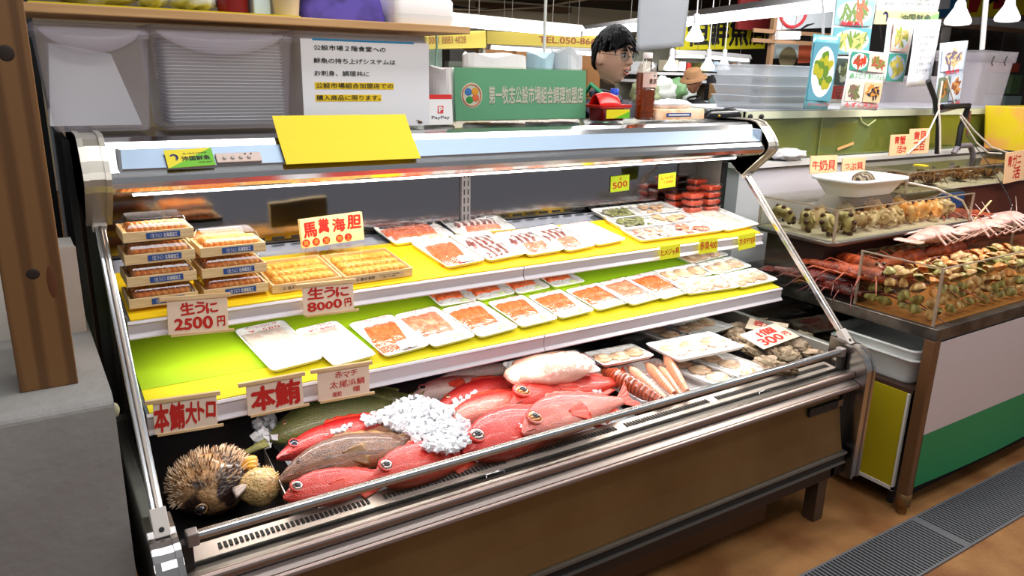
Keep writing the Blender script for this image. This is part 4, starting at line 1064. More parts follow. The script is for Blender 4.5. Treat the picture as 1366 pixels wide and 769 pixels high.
# the board across the boxes
a = oY(38, 14, yb); b = oY(612, 32, yb)
bz = 1.5625
bd = MB().prism([(yb - .045, 0), (yb - .045, .019), (yb + .25, .019), (yb + .25, 0)], 0, b.x - a.x + .02)
o = tag(bd.build('wooden_board', mat('pale board', (206, 164, 112), .5, col2=(190, 146, 96), cs=4, stretch=(1, 20, 20)), None, .002), 'long pale wooden board lying across the storage boxes', 'board')
o.location = (a.x - .01, 0, bz)
def top(x): return bz + .0195
o = tag(MB().bx(a.x, oY(395, 10, yb).x, yb - .03, yb + .2, bz + .0195, bz + .0225).build('yellow_mat', mat('thin yellow mat', (206, 186, 20), .7)), 'thin yellow mat on top of the wooden board', 'mat')
zb = bz + .0235
for i, (xl, xr, c, l) in enumerate(((60, 190, (214, 206, 196), 'bundle of clear plastic bags on the board, leftmost'), (192, 232, (226, 220, 210), 'small knotted plastic bag on the board'), (236, 298, (228, 226, 224), 'white plastic bundle on the board next to the red tin'))):
    x0, x1 = oY(xl, 5, yb).x, oY(xr, 5, yb).x; sd = Vector((i * 5., 0, 0))
    tag(MB().ball(((x0 + x1) / 2, yb + .09, zb + .030), ((x1 - x0) / 2, .07, .034), 26, 14, fn=lambda d: (1 + .22 * noise.noise(d * 3 + sd) + .1 * noise.noise(d * 8 + sd)) * (1 if d.z > -.6 else .9)).build('plastic_bag', mat('crinkled bag %d' % i, c, .3, trans=.1, coat=.4)), l, 'plastic bag')
x0, x1 = oY(299, 5, yb).x, oY(342, 5, yb).x
t = thing('red_tin', 'dark red tin standing on the wooden board', 'tin', ((x0 + x1) / 2, yb + .07, zb - .003))
r_ = (x1 - x0) / 2
MB().lathe([(r_, 0), (r_, .09)], 24).build('body', mat('dark red tin', (120, 16, 14), .3), t); MB().lathe([(r_ * 1.02, .09), (r_ * 1.02, .105), (r_ * .9, .108)], 24).build('lid', steel_s, t)
x0, x1 = oY(343, 5, yb).x, oY(366, 5, yb).x
tag(MB().bx(x0, x1, yb + .03, yb + .12, zb - .003, zb + .07).build('carton', mat('pale blue carton', (206, 220, 228), .5), None, .004), 'small pale blue carton on the board', 'carton')
x0, x1 = oY(366, 10, yb).x, oY(404, 10, yb).x; r_ = (x1 - x0) / 2
t = thing('paper_cup', 'beige paper cup with dark print at its rim', 'cup', ((x0 + x1) / 2, yb + .02, bz + .0195))
MB().lathe([(r_ * .82, 0), (r_ * 1.02, .075), (r_ * 1.06, .078), (r_ * 1.02, .08), (r_ * .8, .01)], 24).build('cup', mat('beige cup', (214, 190, 150), .5), t)
x0, x1 = oY(404, 12, yb).x, oY(524, 14, yb).x
def pb(d): return 1 + .12 * noise.noise(d * 2.4) + .05 * noise.noise(d * 7)
tag(MB().loft([[((x0 + x1) / 2 + p[0] * (1 - .25 * k / 6) + .004 * noise.noise(Vector((p[0] * 30, p[1] * 30, k))), yb + .09 + p[1], bz + .0196 + .016 * k) for p in rr(x1 - x0, .14, .03, 0, 8)] for k in range(7)]).build('purple_bag', mat('purple cloth', (92, 74, 168), .6, col2=(58, 46, 110), cs=14)), 'purple cloth bag on the wooden board', 'bag')
x0, x1 = oY(524, 14, yb).x, oY(603, 16, yb).x; w = x1 - x0
t = thing('lunch_box', 'white lidded plastic box at the right end of the wooden board', 'box', ((x0 + x1) / 2, yb + .06, bz + .0195))
MB().loft([rr(w * .96, .15, .015, 0), rr(w, .16, .018, .022), rr(w, .16, .018, .024)]).build('tray', white_pl, t)
MB().loft([rr(w * .99, .158, .018, .0245), rr(w * .99, .158, .018, .06), rr(w * .93, .15, .018, .068)]).build('lid', mat('cream white plastic', (240, 232, 228), .4), t)
# ================================================================== things on the canopy
# folded yellow card hanging over the front edge
x0, x1 = oY(369, 190, .31).x, oY(546, 187, .31).x
pr = [(.338, 1.350), (.3085, 1.3135), (.2925, 1.2945), (.2465, 1.2455)]
def yc(u, v):
    k = v * 3; i = min(2, int(k)); f = k - i
    return (x0 + (x1 - x0) * u, pr[i][0] + (pr[i + 1][0] - pr[i][0]) * f - .0035, pr[i][1] + (pr[i + 1][1] - pr[i][1]) * f + .0035)
tag(MB().grid(yc, 2, 3, sm=False).build('yellow_card', mat('bright yellow card', (250, 214, 10), .55), solid=.0012), 'large plain yellow card folded over the front edge of the canopy', 'card')
# small yellow and green label
M = frame((.0, .2755, 1.268), (1, 0.0, .0), (0, .66, .75)); ax = oY(220, 205, .27).x; bx_ = oY(284, 205, .27).x
w = bx_ - ax; h = .047
t = thing('shop_label', 'small yellow and green shop label on the left of the canopy', 'label', ((ax + bx_) / 2, .2685, 1.2685), (M @ Rz(.035)).to_euler())
MB().bx(-w / 2, w / 2, -h / 2, h / 2, 0.002, .003).build('card', mat('label yellow', (236, 216, 20), .5), t)
MB().prism([(-w / 2 + .002, -h / 2), (w / 2, -h / 2), (w / 2, h / 2)], .003, .0033, ax=2).build('green_corner', mat('label green', (110, 190, 20), .5), t)
mb = MB(); put_text(mb, '沖国鮮魚', .012, -.002, w * .60, .012, bold=.03, z=.0036); put_text(mb, '第一牧志公設市場', .012, .011, w * .5, .0045, z=.0036); put_text(mb, '098-867', .03, -.014, w * .3, .004, z=.0036)
mb.build('lettering', blk_ink, t)
def logo(r, M=None):
    mb = MB()
    for a0, a1, r0 in ((-70, 120, .8), (-40, 150, .55)):
        n = 14
        o = [(r * cos(radians(a0 + (a1 - a0) * k / n)), r * sin(radians(a0 + (a1 - a0) * k / n))) for k in range(n + 1)]
        i = [(r * r0 * cos(radians(a0 + (a1 - a0) * k / n)) - r * .12, r * r0 * sin(radians(a0 + (a1 - a0) * k / n)) - .0) for k in range(n + 1)]
        mb.add([(p[0], p[1], 0) for p in o] + [(p[0], p[1], 0) for p in i], [(k, k + 1, n + 2 + k, n + 1 + k) for k in range(n)], 0, False, M)
    return mb
logo(.009).build('emblem', mat('navy emblem', (34, 36, 110), .5), t, M=T(-w * .33, .003, .0037))
# QR-less payment card
q0, q1 = oY(571, 172, .395), oY(606, 171, .395); w = q1.x - q0.x; h = .082
t = thing('payment_card', 'small white payment card with a red top left of the green sign', 'card', ((q0.x + q1.x) / 2, .40, 1.3195), (-.10, 0, .05))
MB().bx(-w / 2, w / 2, 0, .002, 0, h).build('card', mat('white card', (240, 236, 234), .5), t)
MB().bx(-w / 2, w / 2, -.0005, 0, h - .012, h).build('red_band', mat('red band', (220, 40, 36), .5), t)
Mx = Rx_(pi / 2)
lg = MB().prism([(-.0095, -.010), (.0085, -.010), (.0105, .010), (-.0075, .010)], .0002, .0006, ax=2); lg.build('emblem', MATS['red band'], t, M=T(.002, -.0002, h * .50) @ Mx)
mb = MB(); put_text(mb, 'P', 0, 0, .011, .014, bold=.04); mb.build('lettering', white_pl, t, M=T(.003, -.0012, h * .50) @ Mx)
mb = MB(); put_text(mb, 'PayPay', 0, 0, w * .70, .010, bold=.012); mb.build('lettering', mat('grey lettering', (70, 64, 66), .5), t, M=T(.002, -.0006, h * .23) @ Mx)
# green member sign
q0, q1 = oY(608, 166, .46), oY(781, 163, .46); w = q1.x - q0.x; h = (oY(606, 93, .46) - oY(608, 166, .46)).length
t = thing('green_sign', 'green acrylic sign with white characters and a round emblem', 'sign', ((q0.x + q1.x) / 2, .46, 1.3215), (-.06, 0, 0))
gm = mat('sign green', (122, 194, 162), .4)
MB().bx(-w / 2, w / 2, 0, .004, .004, h).build('panel', gm, t); MB().bx(-w / 2 - .002, w / 2 + .004, -.003, -.001, .0, h + .004).build('acrylic_front', acryl, t)
MB().bx(-w * .12, w * .16, -.02, .05, 0, .004).build('acrylic_foot', acryl, t)
mb = MB(); mk = MB()
put_text(mk, '第一牧志公設市場組合調理加盟店', w * .105, h * .5, w * .738, h * .335, bold=.032); mk.build('lettering_outline', mat('dark red outline', (120, 70, 60), .5), t, M=T(.0006, -.0003, -.0008) @ Mx)
put_text(mb, '第一牧志公設市場組合調理加盟店', w * .105, h * .5, w * .735, h * .33, bold=.024); mb.build('lettering', white_pl, t, M=T(0, -.0008, 0) @ Mx)
ex, ez, er = -w * .385, h * .49, h * .235
em = MB().lathe([(er, 0), (er, .0004)], 36); emb = em.build('emblem', white_pl, t, M=T(ex, -.0002, ez) @ Mx)
for a_, c_ in ((140, (60, 120, 200)), (45, (236, 160, 40)), (-30, (230, 110, 70)), (-120, (50, 150, 70))):
    MB().ball((ex + er * .42 * cos(radians(a_)), -.0008, ez + er * .42 * sin(radians(a_))), (er * .34, .0004, er * .30), 14, 6).build('emblem_petal', mat('petal %d' % a_, c_, .5), emb)
MB().tube([(ex + er * .86 * cos(2 * pi * k / 30), -.0008, ez + er * .86 * sin(2 * pi * k / 30)) for k in range(31)], er * .05, 6).build('emblem_ring', mat('orange ring', (222, 120, 70), .5), emb)
# crumpled paper bags behind the sign
def bag(label, q0, q1, ztop, y, m, sd):
    a, b = oY(*q0, y), oY(*q1, y); w = b.x - a.x
    def ring(k, n=30):
        s = k / 10; out = []
        for i in range(n):
            th = 2 * pi * i / n
            nx = noise.noise(Vector((cos(th) * 1.5 + sd, sin(th) * 1.5, s * 2)))
            z = 1.3195 + (ztop - 1.3195) * s * (1 + (.10 * noise.noise(Vector((th * 1.3, sd, 1))) if k > 7 else 0))
            out.append(((a.x + b.x) / 2 + w / 2 * cos(th) * (1 + .14 * nx), y + .05 * sin(th) * (1 + .2 * nx), z))
        return out
    tag(MB().loft([ring(k) for k in range(11)], sm=False).build('paper_bag', m), label, 'paper bag')
pw = mat('white crinkled paper', (236, 228, 224), .6)
bag('white crumpled paper bag behind the green sign', (618, 90), (700, 92), oY(660, 74, .56).z, .56, pw, 1.3)
bag('pale blue paper behind the right half of the green sign', (706, 92), (733, 92), oY(712, 72, .56).z, .56, mat('pale blue paper', (176, 204, 214), .6), 4.4)
bag('grey paper bag behind the right end of the green sign', (738, 92), (772, 92), oY(762, 68, .56).z, .56, mat('grey white paper', (206, 208, 210), .6), 7.1)
bag('white paper bag left of the green sign, behind the payment card', (568, 110), (604, 110), oY(580, 90, .52).z, .52, pw, 9.7)
q = oY(553, 170, .42)
tag(MB().ball((q.x, .42, 1.331), (.026, .03, .012), 20, 12, fn=lambda d: 1 + .4 * noise.noise(d * 4)).build('brown_wrapper', mat('brown wrapper', (110, 66, 30), .5, col2=(60, 34, 16), cs=60)), 'crumpled brown wrapper under the printed notice', 'wrapper')
# red scoop
q0, q1 = oY(784, 167, .45), oY(832, 166, .45); w = q1.x - q0.x
t = thing('red_scoop', 'red plastic scoop with a small yellow label', 'scoop', ((q0.x + q1.x) / 2, .45, 1.3195), (0, 0, .1))
rd = mat('red plastic', (216, 26, 18), .3)
MB().loft([rr(w * .62, .07, .01, 0), rr(w * .66, .075, .012, .045), rr(w * .70, .08, .014, .047)], cap1=False).build('holder', rd, t, solid=.0018)
def sc(u, v): return (-w * .40 + w * .8 * u, -.03 + .06 * v, .046 + .042 * sin(pi * min(1, v * 1.1)) * (1 - (2 * u - .7) ** 2 * .35) + (.0 if u < .8 else -.03 * (u - .8) * 5))
MB().grid(sc, 20, 12).build('scoop_blade', rd, t, solid=.002)
MB().loft([rr(w * .92, .09, .012, .040), rr(w * .98, .094, .012, .047), rr(w * .98, .094, .012, .050)]).build('rim', rd, t)
lb = MB().bx(-w * .34, w * .36, -.0505, -.0495, .008, .036).build('label', MATS['label yellow'], t); MB().prism([(-w * .1, .008), (w * .36, .008), (w * .36, .03)], -.0512, -.0506, ax=1).build('green_corner', MATS['label green'], lb)
# white bottle with blue cap, clear cup
q = oY(819, 140, .53)
t = thing('small_bottle', 'small white bottle with a blue cap behind the red scoop', 'bottle', (q.x, .53, 1.3195))
MB().lathe([(.018, 0), (.019, .004), (.019, .062), (.012, .072), (.012, .078)], 20).build('bottle', white_pl, t); MB().lathe([(.0145, .078), (.0145, .096), (.012, .098)], 20).build('cap', mat('blue cap', (40, 80, 210), .35), t)
q = oY(838, 160, .47)
t = thing('plastic_cup', 'clear plastic cup left of the tea bottle', 'cup', (q.x, .47, 1.3195))
MB().lathe([(.016, 0), (.018, .062), (.0195, .064)], 20, cap=False).build('cup', film_mat('cup plastic', (222, 226, 230), .14, .05, opac=.12), t)
# tea bottle
q = oY(858, 166, .43); H = oY(860, 70, .43).z - 1.3195
t = thing('tea_bottle', 'plastic bottle of brown barley tea with a white cap and pink label', 'bottle', (q.x, .43, 1.3195))
R0 = .0345
prof = [(R0 * .8, 0), (R0, .006)]
for k in range(5): z = .012 + k * H * .085; prof += [(R0, z), (R0 * .93, z + H * .03), (R0, z + H * .06)]
prof += [(R0 * .96, H * .46), (R0 * .98, H * .50), (R0 * .98, H * .70), (R0 * .86, H * .78), (R0 * .50, H * .89), (R0 * .42, H * .92)]
MB().lathe(prof, 28, cap=False).build('bottle', film_mat('bottle plastic', (244, 236, 226), .16, .03), t)
MB().lathe([(r * .93, z + .001) for r, z in prof if z < H * .76], 28).build('tea', mat('barley tea', (170, 76, 14), .1, trans=.55, ior=1.33), t)
MB().lathe([(R0 * .46, H * .915), (R0 * .46, H * .99), (R0 * .40, H)], 22).build('cap', mat('pinkish white cap', (240, 226, 222), .4), t)
lb = MB()
n = 16
vv = [(R0 * 1.01 * cos(a_), R0 * 1.01 * sin(a_), z) for z in (H * .49, H * .70) for a_ in [radians(-150 + 120 * k / n) for k in range(n + 1)]]
lb.add(vv, [(k, k + 1, n + 2 + k, n + 1 + k) for k in range(n)], 0, True)
l = lb.build('label', mat('pink white label', (242, 206, 190), .5), t)
mb = MB(); put_text(mb, '麦茶', 0, 0, .030, .017, bold=.02, jit=.1); mb.build('lettering', mat('brown ink', (70, 30, 20), .5), l, M=Rz(-.1) @ T(0.002, -R0 * 1.03, H * .58) @ Rx_(pi / 2))
MB().ball((.004, -R0 * 1.02, H * .665), (.004, .0006, .004), 10, 6).build('leaf_mark', mat('teal mark', (40, 130, 130), .5), l)
# tissue box
q0, q1 = oY(873, 167, .41), oY(938, 166, .41); w = q1.x - q0.x
t = thing('tissue_box', 'flat orange tissue packet with white tissue coming out of the top', 'tissue packet', ((q0.x + q1.x) / 2, .45, 1.3195), (0, 0, 0))
MB().loft([rr(w, .09, .008, 0), rr(w, .09, .01, .030), rr(w * .96, .084, .01, .036)]).build('packet', mat('pale orange packet', (240, 182, 134), .4, col2=(250, 214, 180), cs=20), t)
MB().bx(-w * .30, w * .20, -.0462, -.0452, .010, .022).build('label', lab_blue, t)
MB().bx(-w * .26, w * .16, -.0468, -.0462, .013, .0185).build('label_print', lab_white, t)
MB().ball((-w * .05, 0, .048), (w * .40, .035, .018), 26, 14, fn=lambda d: 1 + .32 * noise.noise(d * 3 + Vector((2, 0, 0))) + .14 * noise.noise(d * 8)).build('tissue', mat('white tissue', (244, 244, 246), .7), t)
# black tape holder
q0, q1 = oY(942, 166, .44), oY(988, 165, .44)
t = thing('tape_holder', 'black tape holder with yellow spots right of the tissue packet', 'tape holder', ((q0.x + q1.x) / 2, .46, 1.3195))
w = q1.x - q0.x
MB().loft([rr(w, .05, .01, 0), rr(w, .05, .01, .012), rr(w * .8, .04, .01, .028), rr(w * .6, .035, .01, .030)]).build('body', mat('black lacquer', (22, 22, 26), .2), t)
MB().ball((-w * .18, -.024, .008), (.008, .002, .004), 10, 6).build('yellow_spot', mat('yellow spot', (220, 180, 30), .5), t)
MB().ball((w * .25, 0, .024), (.03, .02, .016), 14, 8).build('roll', mat('dark roll', (40, 38, 40), .4), t)
# hanging paper and the thin steel rod to the ceiling
a, b, c, d = oY(853, 0, .80), oY(916, 0, .80), oY(851, 68, .80), oY(911, 62, .80)
def hp(u, v):
    p = (a + (b - a) * u) * (1 - v) + (c + (d - c) * u) * v
    return (p.x, p.y + .012 * sin(u * 4 + v * 2), p.z + .10 * (1 - v))
tag(MB().grid(hp, 12, 12).build('hanging_sheet', mat('grey laminated sheet', (172, 176, 182), .2, coat=.8, bump=.2, bs=10), solid=.001), 'grey laminated sheet hanging over the case, right of the shopkeeper', 'sheet')
q = oY(726, 60, .60)
tag(MB().tube([(q.x, .60, 1.32), (q.x, .60, 2.3)], .005, 10).build('steel_rod', mat('painted rod', (206, 206, 196), .4)), 'thin pale rod rising from the case top to the ceiling', 'rod')
# ================================================================== the neighbouring stall on the right
XC = 2.34
stall = thing('stall_counter', 'shellfish stall counter with a white and green front and a steel edged top', 'counter', (0, 0, 0))
def sp_(name, mb, m, par=stall, bevel=0): return mb.build(name, m, par, bevel)
sp_('counter_top', MB().bx(XC, 5.2, -.33, .60, .648, .690), mat('worn counter steel', (128, 122, 116), .32, .9, bump=.2, bs=14, col2=(88, 82, 78), cs=9), bevel=.003)
sp_('front_panel', MB().bx(XC + .03, 5.2, -.33, -.315, .30, .640), mat('pinkish white board', (206, 190, 190), .5))
sp_('gap_shade_strip', MB().bx(XC + .03, 5.2, -.328, -.30, .628, .648), black_p)  # black strip put in for the dark gap under the counter top
sp_('green_skirt', MB().grid(lambda u, v: (XC + .03 + 2.8 * u, -.331 - .012 * v * sin(u * 9), .305 - .20 * v), 30, 8), mat('green plastic skirt', (22, 130, 78), .45), bevel=0)
sp_('corner_post', MB().bx(XC, XC + .034, -.33, -.29, .055, .648), mat('brown corner post', (104, 70, 42), .45), bevel=.003)
sp_('post_foot', MB().lathe([(.018, 0), (.018, .03), (.026, .032), (.026, .075), (.024, .078)], 18, M=T(XC + .017, -.31, 0)), mat('worn brass foot', (150, 120, 80), .4, .8))
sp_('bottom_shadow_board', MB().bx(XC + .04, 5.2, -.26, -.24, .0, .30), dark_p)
sp_('inner_shelf', MB().bx(XC + .01, XC + .7, -.28, .58, .44, .455), mat('dark wood shelf', (70, 46, 36), .5))
sp_('yellow_side_panel', MB().bx(XC + .004, XC + .010, -.268, .30, .085, .44), mat('dull yellow panel', (186, 166, 22), .5))
sp_('side_frame', MB().bx(XC, XC + .014, -.275, -.268, .07, .44).bx(XC, XC + .014, -.275, .30, .072, .085), mat('white strip', (226, 222, 214), .5))
sp_('side_frame_rear', MB().bx(XC, XC + .014, -.126, -.108, .085, .44), mat('tan strip', (180, 140, 96), .5))
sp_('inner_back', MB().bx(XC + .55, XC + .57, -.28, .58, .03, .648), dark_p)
# white bin on the inner shelf
def bin_(label, c, w, l, h):
    t = thing('plastic_bin', label, 'bin', c)
    MB().loft([rr(w * .84, l * .88, .03, 0), rr(w * .88, l * .92, .03, h * .1), rr(w * .96, l * .98, .03, h * .92), rr(w * 1.04, l * 1.04, .034, h * .93), rr(w * 1.04, l * 1.04, .034, h), rr(w * .94, l * .96, .03, h * .985), rr(w * .82, l * .86, .03, .01)], cap1=True).build('tub', white_pl, t)
    MB().loft([rr(w * 1.06, l * 1.06, .036, h * .70), rr(w * 1.06, l * 1.06, .036, h * .72)]).build('rib', white_pl, t)
    return t
bin_('white plastic bin on the shelf under the shellfish counter', (XC + .165, -.10, .4565), .28, .33, .13)
# ---- clear boxes of shellfish
def acbox(label, x0, x1, y0, y1, z0, z1, lid=True, tray=None, th=.006):
    t = thing('acrylic_box', label, 'acrylic box', (x0, y0, z0))
    w, l, h = x1 - x0, y1 - y0, z1 - z0
    for nm, b in (('front_pane', (0, w, 0, th)), ('rear_pane', (0, w, l - th, l)), ('side_pane', (0, th, th, l - th)), ('side_pane', (w - th, w, th, l - th))):
        MB().bx(b[0], b[1], b[2], b[3], .004, h).build(nm, acryl, t)
    if lid: MB().bx(-.004, w + .004, -.004, l + .004, h, h + .005).build('lid', acryl, t)
    for x, y in ((0, 0), (w, 0), (0, l), (w, l)): MB().bx(x - .004, x + .004, y - .004, y + .004, 0, h).build('corner_strip', film_mat('cloudy acrylic', (226, 216, 200), .15, .2, opac=.5, dcol=(200, 180, 160)) if 'cloudy acrylic' not in MATS else MATS['cloudy acrylic'], t)
    e = MB().bx(0, w, -.003, .003, h - .004, h).bx(-.003, .003, 0, l, h - .004, h); e.build('rim', MATS['cloudy acrylic'], t)
    MB().bx(0, w, 0, l, 0, .004).build('base', tray or mat('cream tray', (206, 196, 176), .5), t)
    return t
clam_m = mat('tan clam shell', (222, 182, 124), .45, col2=(190, 140, 84), cs=14, lo=.3, hi=.75, kind='wave', coat=.3); clam_g = mat('olive clam shell', (176, 164, 96), .45, col2=(140, 124, 62), cs=14, kind='wave', coat=.3); clam_o = mat('orange clam shell', (232, 160, 84), .45, col2=(214, 132, 64), cs=14, kind='wave', coat=.3)
def shell_half(mb, r, s):
    """one ribbed, domed valve with its hinge at the origin side"""
    def fn(u, v):
        a = (u - .5) * 2.6; rad = r * (1 - .12 * abs(a) ** 2) * v
        x = rad * sin(a) * 1.02; y = rad * cos(a) - r * .45
        z = s * r * .48 * (sin(pi * min(1, v * .5 + .5)) ** .6) * (1 - .35 * (abs(a) / 1.3) ** 2) * (1 + .04 * sin(v * 40))
        return (x, y, z if v < 1 else 0)
    return mb.grid(fn, 16, 10)
cl = []
for m_ in (clam_m, clam_g, clam_o):
    t = thing('clam', '', 'clam', (0, 0, -5))
    shell_half(MB(), .030, 1).build('upper_shell', m_, t); shell_half(MB(), .030, -1).build('lower_shell', m_, t)
    cl.append(t)
acbox('clear box full of clams on the front corner of the shellfish counter', XC + .02, 3.45, -.30, -.015, .6905, .888, lid=False, tray=mat('amber wet tray', (170, 110, 50), .3))
rs = random.Random(31)
used = [False] * 3
n = 0
for layer in range(4):
    for iy in range(5):
        for ix in range(18):
            # nearest faces only: the front and left walls of the heap and its top
            if not (iy == 0 or ix == 0 or layer == 3): continue
            if layer == 3 and iy > 3: continue
            if ix > 14 and (iy > 1): continue
            x = XC + .058 + ix * .058 + rs.uniform(-.008, .008); y = -.262 + iy * .052 + rs.uniform(-.006, .006); z = .722 + layer * .036 + rs.uniform(-.004, .004)
            rot = (rs.uniform(-.5, .5) + (1.2 if layer < 3 else .15), rs.uniform(-.5, .5), rs.uniform(0, 6.28))
            k = rs.choice((0, 0, 1, 2)) if layer > 1 else rs.choice((0, 1, 1))
            lb_ = ('tan clam in the heap inside the front clear box', 'olive clam in the heap inside the front clear box', 'orange clam in the heap inside the front clear box')[k]
            if not used[k]:
                t = cl[k]; t.location = (x, y, z); t.rotation_euler = rot; t['label'] = lb_; t['group'] = ('tan clams', 'olive clams', 'orange clams')[k] + ' in the front clear box'; used[k] = True
            else:
                t = dup(cl[k], (x, y, z), rot, lb_, cl[k]['group'])
            sc = rs.uniform(.85, 1.25); t.scale = (sc, sc, sc); n += 1
# dark crate and the upper box with turban shells
tag(MB().bx(2.44, 3.5, .19, .46, .6905, .862).build('dark_crate', mat('dark brown crate', (52, 30, 24), .5)), 'dark crate under the upper clear box', 'crate')
tag(MB().loft([rr(.98, .36, .03, 0), rr(1.0, .38, .03, .018), rr(.97, .35, .03, .016), rr(.94, .32, .03, .008)], M=T(2.395 + .5, .125 + .19, .8625)).build('steel_tray', steel_d), 'steel tray under the clear box of turban shells', 'tray')
acbox('clear lidded box of large turban shells on the dark crate', 2.405, 3.365, .135, .48, .881, 1.004)
tb_m = mat('green brown turban shell', (120, 104, 52), .4, col2=(206, 188, 130), cs=18, lo=.4, hi=.6, bump=.5, bs=60, coat=.3); tb_d = mat('dark shell spots', (78, 46, 32), .4); tb_l = mat('pale turban shell', (216, 190, 146), .4, col2=(160, 118, 74), cs=14, bump=.4, bs=60, coat=.3); tb_o = mat('orange shell', (226, 150, 70), .4, col2=(240, 200, 140), cs=12, coat=.3)
def turban(label, p, s, rot, m_, grp):
    t = thing('turban_shell', label, 'shell', p, rot, grp)
    rings = []; N = 60
    for k in range(N + 1):
        u = k / N; a = 2 * pi * 2.4 * u; R = .040 * s * (1 - u) ** 1.3 + .0005; z = .055 * s * u ** .9
        c = Vector((R * .75 * cos(a), R * .75 * sin(a), z)); tx = Vector((cos(a), sin(a), 0)); rad = R * .62 + .0008
        rings.append([tuple(c + tx * rad * cos(b) + Vector((0, 0, 1)) * rad * sin(b)) for b in [2 * pi * i / 14 for i in range(14)]])
    MB().loft(rings).build('whorl', m_, t)
    kb = MB()
    for k in range(9):
        a = 2 * pi * k / 9; kb.ball((.050 * s * cos(a) * (1 - k * .03), .050 * s * sin(a) * (1 - k * .03), .014 * s), .010 * s, 8, 6)
    kb.build('knob', tb_d if m_ is tb_m else m_, t)['kind'] = 'stuff'
    MB().ball((.034 * s, -.006 * s, -.004 * s), (.026 * s, .024 * s, .014 * s), 16, 8).build('operculum', mat('pale shell lid', (226, 206, 168), .4, coat=.4), t)
for i, (x, y, s, m_, l) in enumerate(((2.46, .21, 1.0, tb_m, 'green brown turban shell at the left front corner of the upper box'), (2.55, .20, 1.05, tb_m, 'turban shell second from the left behind the front pane'), (2.645, .20, .95, tb_l, 'pale turban shell third from the left in the upper box'), (2.74, .205, .9, tb_l, 'pale turban shell fourth from the left in the upper box'),
                                    (2.83, .205, .85, tb_l, 'beige turban shell in the middle of the front pane'), (2.91, .21, .9, tb_l, 'sixth shell from the left behind the front pane'), (3.0, .21, 1.0, tb_o, 'orange shell right of the middle in the upper box'), (3.09, .205, .95, tb_o, 'orange shell second from the right end of the box'), (3.19, .21, 1.0, tb_o, 'large orange shell near the right end of the upper box'), (3.29, .22, .9, tb_l, 'pale shell at the right end of the upper box'),
                                    (2.46, .31, 1.0, tb_m, 'dark turban shell along the left pane of the upper box'), (2.46, .41, 1.0, tb_m, 'dark turban shell at the left rear corner'), (2.58, .33, 1.0, tb_l, 'pale shell in the second row, left'), (2.75, .33, 1.0, tb_l, 'pale shell in the second row, middle'), (2.95, .33, 1.0, tb_o, 'orange shell in the second row'), (3.14, .33, 1.0, tb_o, 'orange shell in the second row, near the right pane'))):
    turban(l, (x, y, .925), s, (1.1 + .3 * sin(i * 2.1), .4 * sin(i * 3.3), i * 1.3), m_, 'large shells in the upper clear box')
# styrofoam bowl with a shell
t = thing('foam_bowl', 'white oblong foam bowl standing on the lidded shell box', 'bowl', (2.82, .33, 1.0105), (0, 0, .0))
MB().loft([rr(.30, .15, .05, 0), rr(.34, .18, .055, .03), rr(.375, .21, .06, .058), rr(.40, .235, .06, .06), rr(.40, .235, .06, .072), rr(.37, .205, .055, .071), rr(.30, .15, .05, .008)]).build('bowl', foam, t, bevel=0)
t = thing('abalone', 'dark ridged shell lying in the white foam bowl', 'shell', (2.86, .34, 1.062), (.1, .0, .3))
MB().ball((0, 0, 0), (.062, .042, .034), 28, 14, fn=lambda d: 1 + .05 * sin(atan2(d.y, d.x) * 22) + .08 * noise.noise(d * 3)).build('shell', mat('dark striped shell', (52, 42, 32), .5, col2=(150, 132, 104), cs=20, kind='wave'), t)
# crab box at the rear
acbox('clear box of brown crabs behind the foam bowl', 3.12, 4.5, .30, .60, .99, 1.085)
tag(MB().bx(3.16, 4.5, .32, .58, .6905, .9895).build('brown_crate', mat('red brown crate', (96, 44, 28), .5)), 'red brown crate under the box of crabs', 'crate')
tag(MB().bx(3.42, 3.60, .285, .315, .90, .97).build('blue_box', mat('blue box', (40, 80, 160), .4), None, .003), 'blue package in front of the red brown crate', 'package')
cr_m = mat('brown crab shell', (126, 80, 36), .4, col2=(80, 52, 26), cs=30, bump=.4, bs=80, coat=.4)
def crab(label, p, rz):
    t = thing('crab', label, 'crab', p, (0, 0, rz), 'crabs in the rear clear box')
    MB().ball((0, 0, 0), (.055, .040, .018), 22, 10, fn=lambda d: 1 + .06 * sin(atan2(d.y, d.x) * 13)).build('shell', cr_m, t)
    for sg in (-1, 1):
        for k in range(4):
            a = radians(-35 + 25 * k)
            MB().tube([(sg * .04 * cos(a), .028 * sin(a), 0), (sg * .075 * cos(a), .06 * sin(a), .018), (sg * .095 * cos(a), .085 * sin(a), -.012)], [.006, .005, .0015], 6).build('leg', cr_m, t)
        MB().tube([(sg * .04, -.02, 0), (sg * .07, -.05, .008), (sg * .03, -.075, .008)], [.007, .01, .004], 8).build('claw', cr_m, t)
for i, (x, y, z, r) in enumerate(((3.22, .42, 1.02, .3), (3.36, .45, 1.03, 1.9), (3.5, .41, 1.02, 4), (3.64, .45, 1.03, 2.6), (3.78, .42, 1.02, .9), (3.92, .45, 1.03, 5), (4.06, .42, 1.02, 3.3))):
    crab(('leftmost', 'second', 'third', 'fourth', 'fifth', 'sixth', 'rightmost')[i] + ' brown crab in the rear clear box', (x, y, z), r)
tag(MB().bx(3.36, 3.40, .37, .42, 1.0895, 1.094).build('yellow_tag', mat('yellow tag', (236, 206, 30), .5)), 'small yellow tag on the lid of the crab box', 'tag')
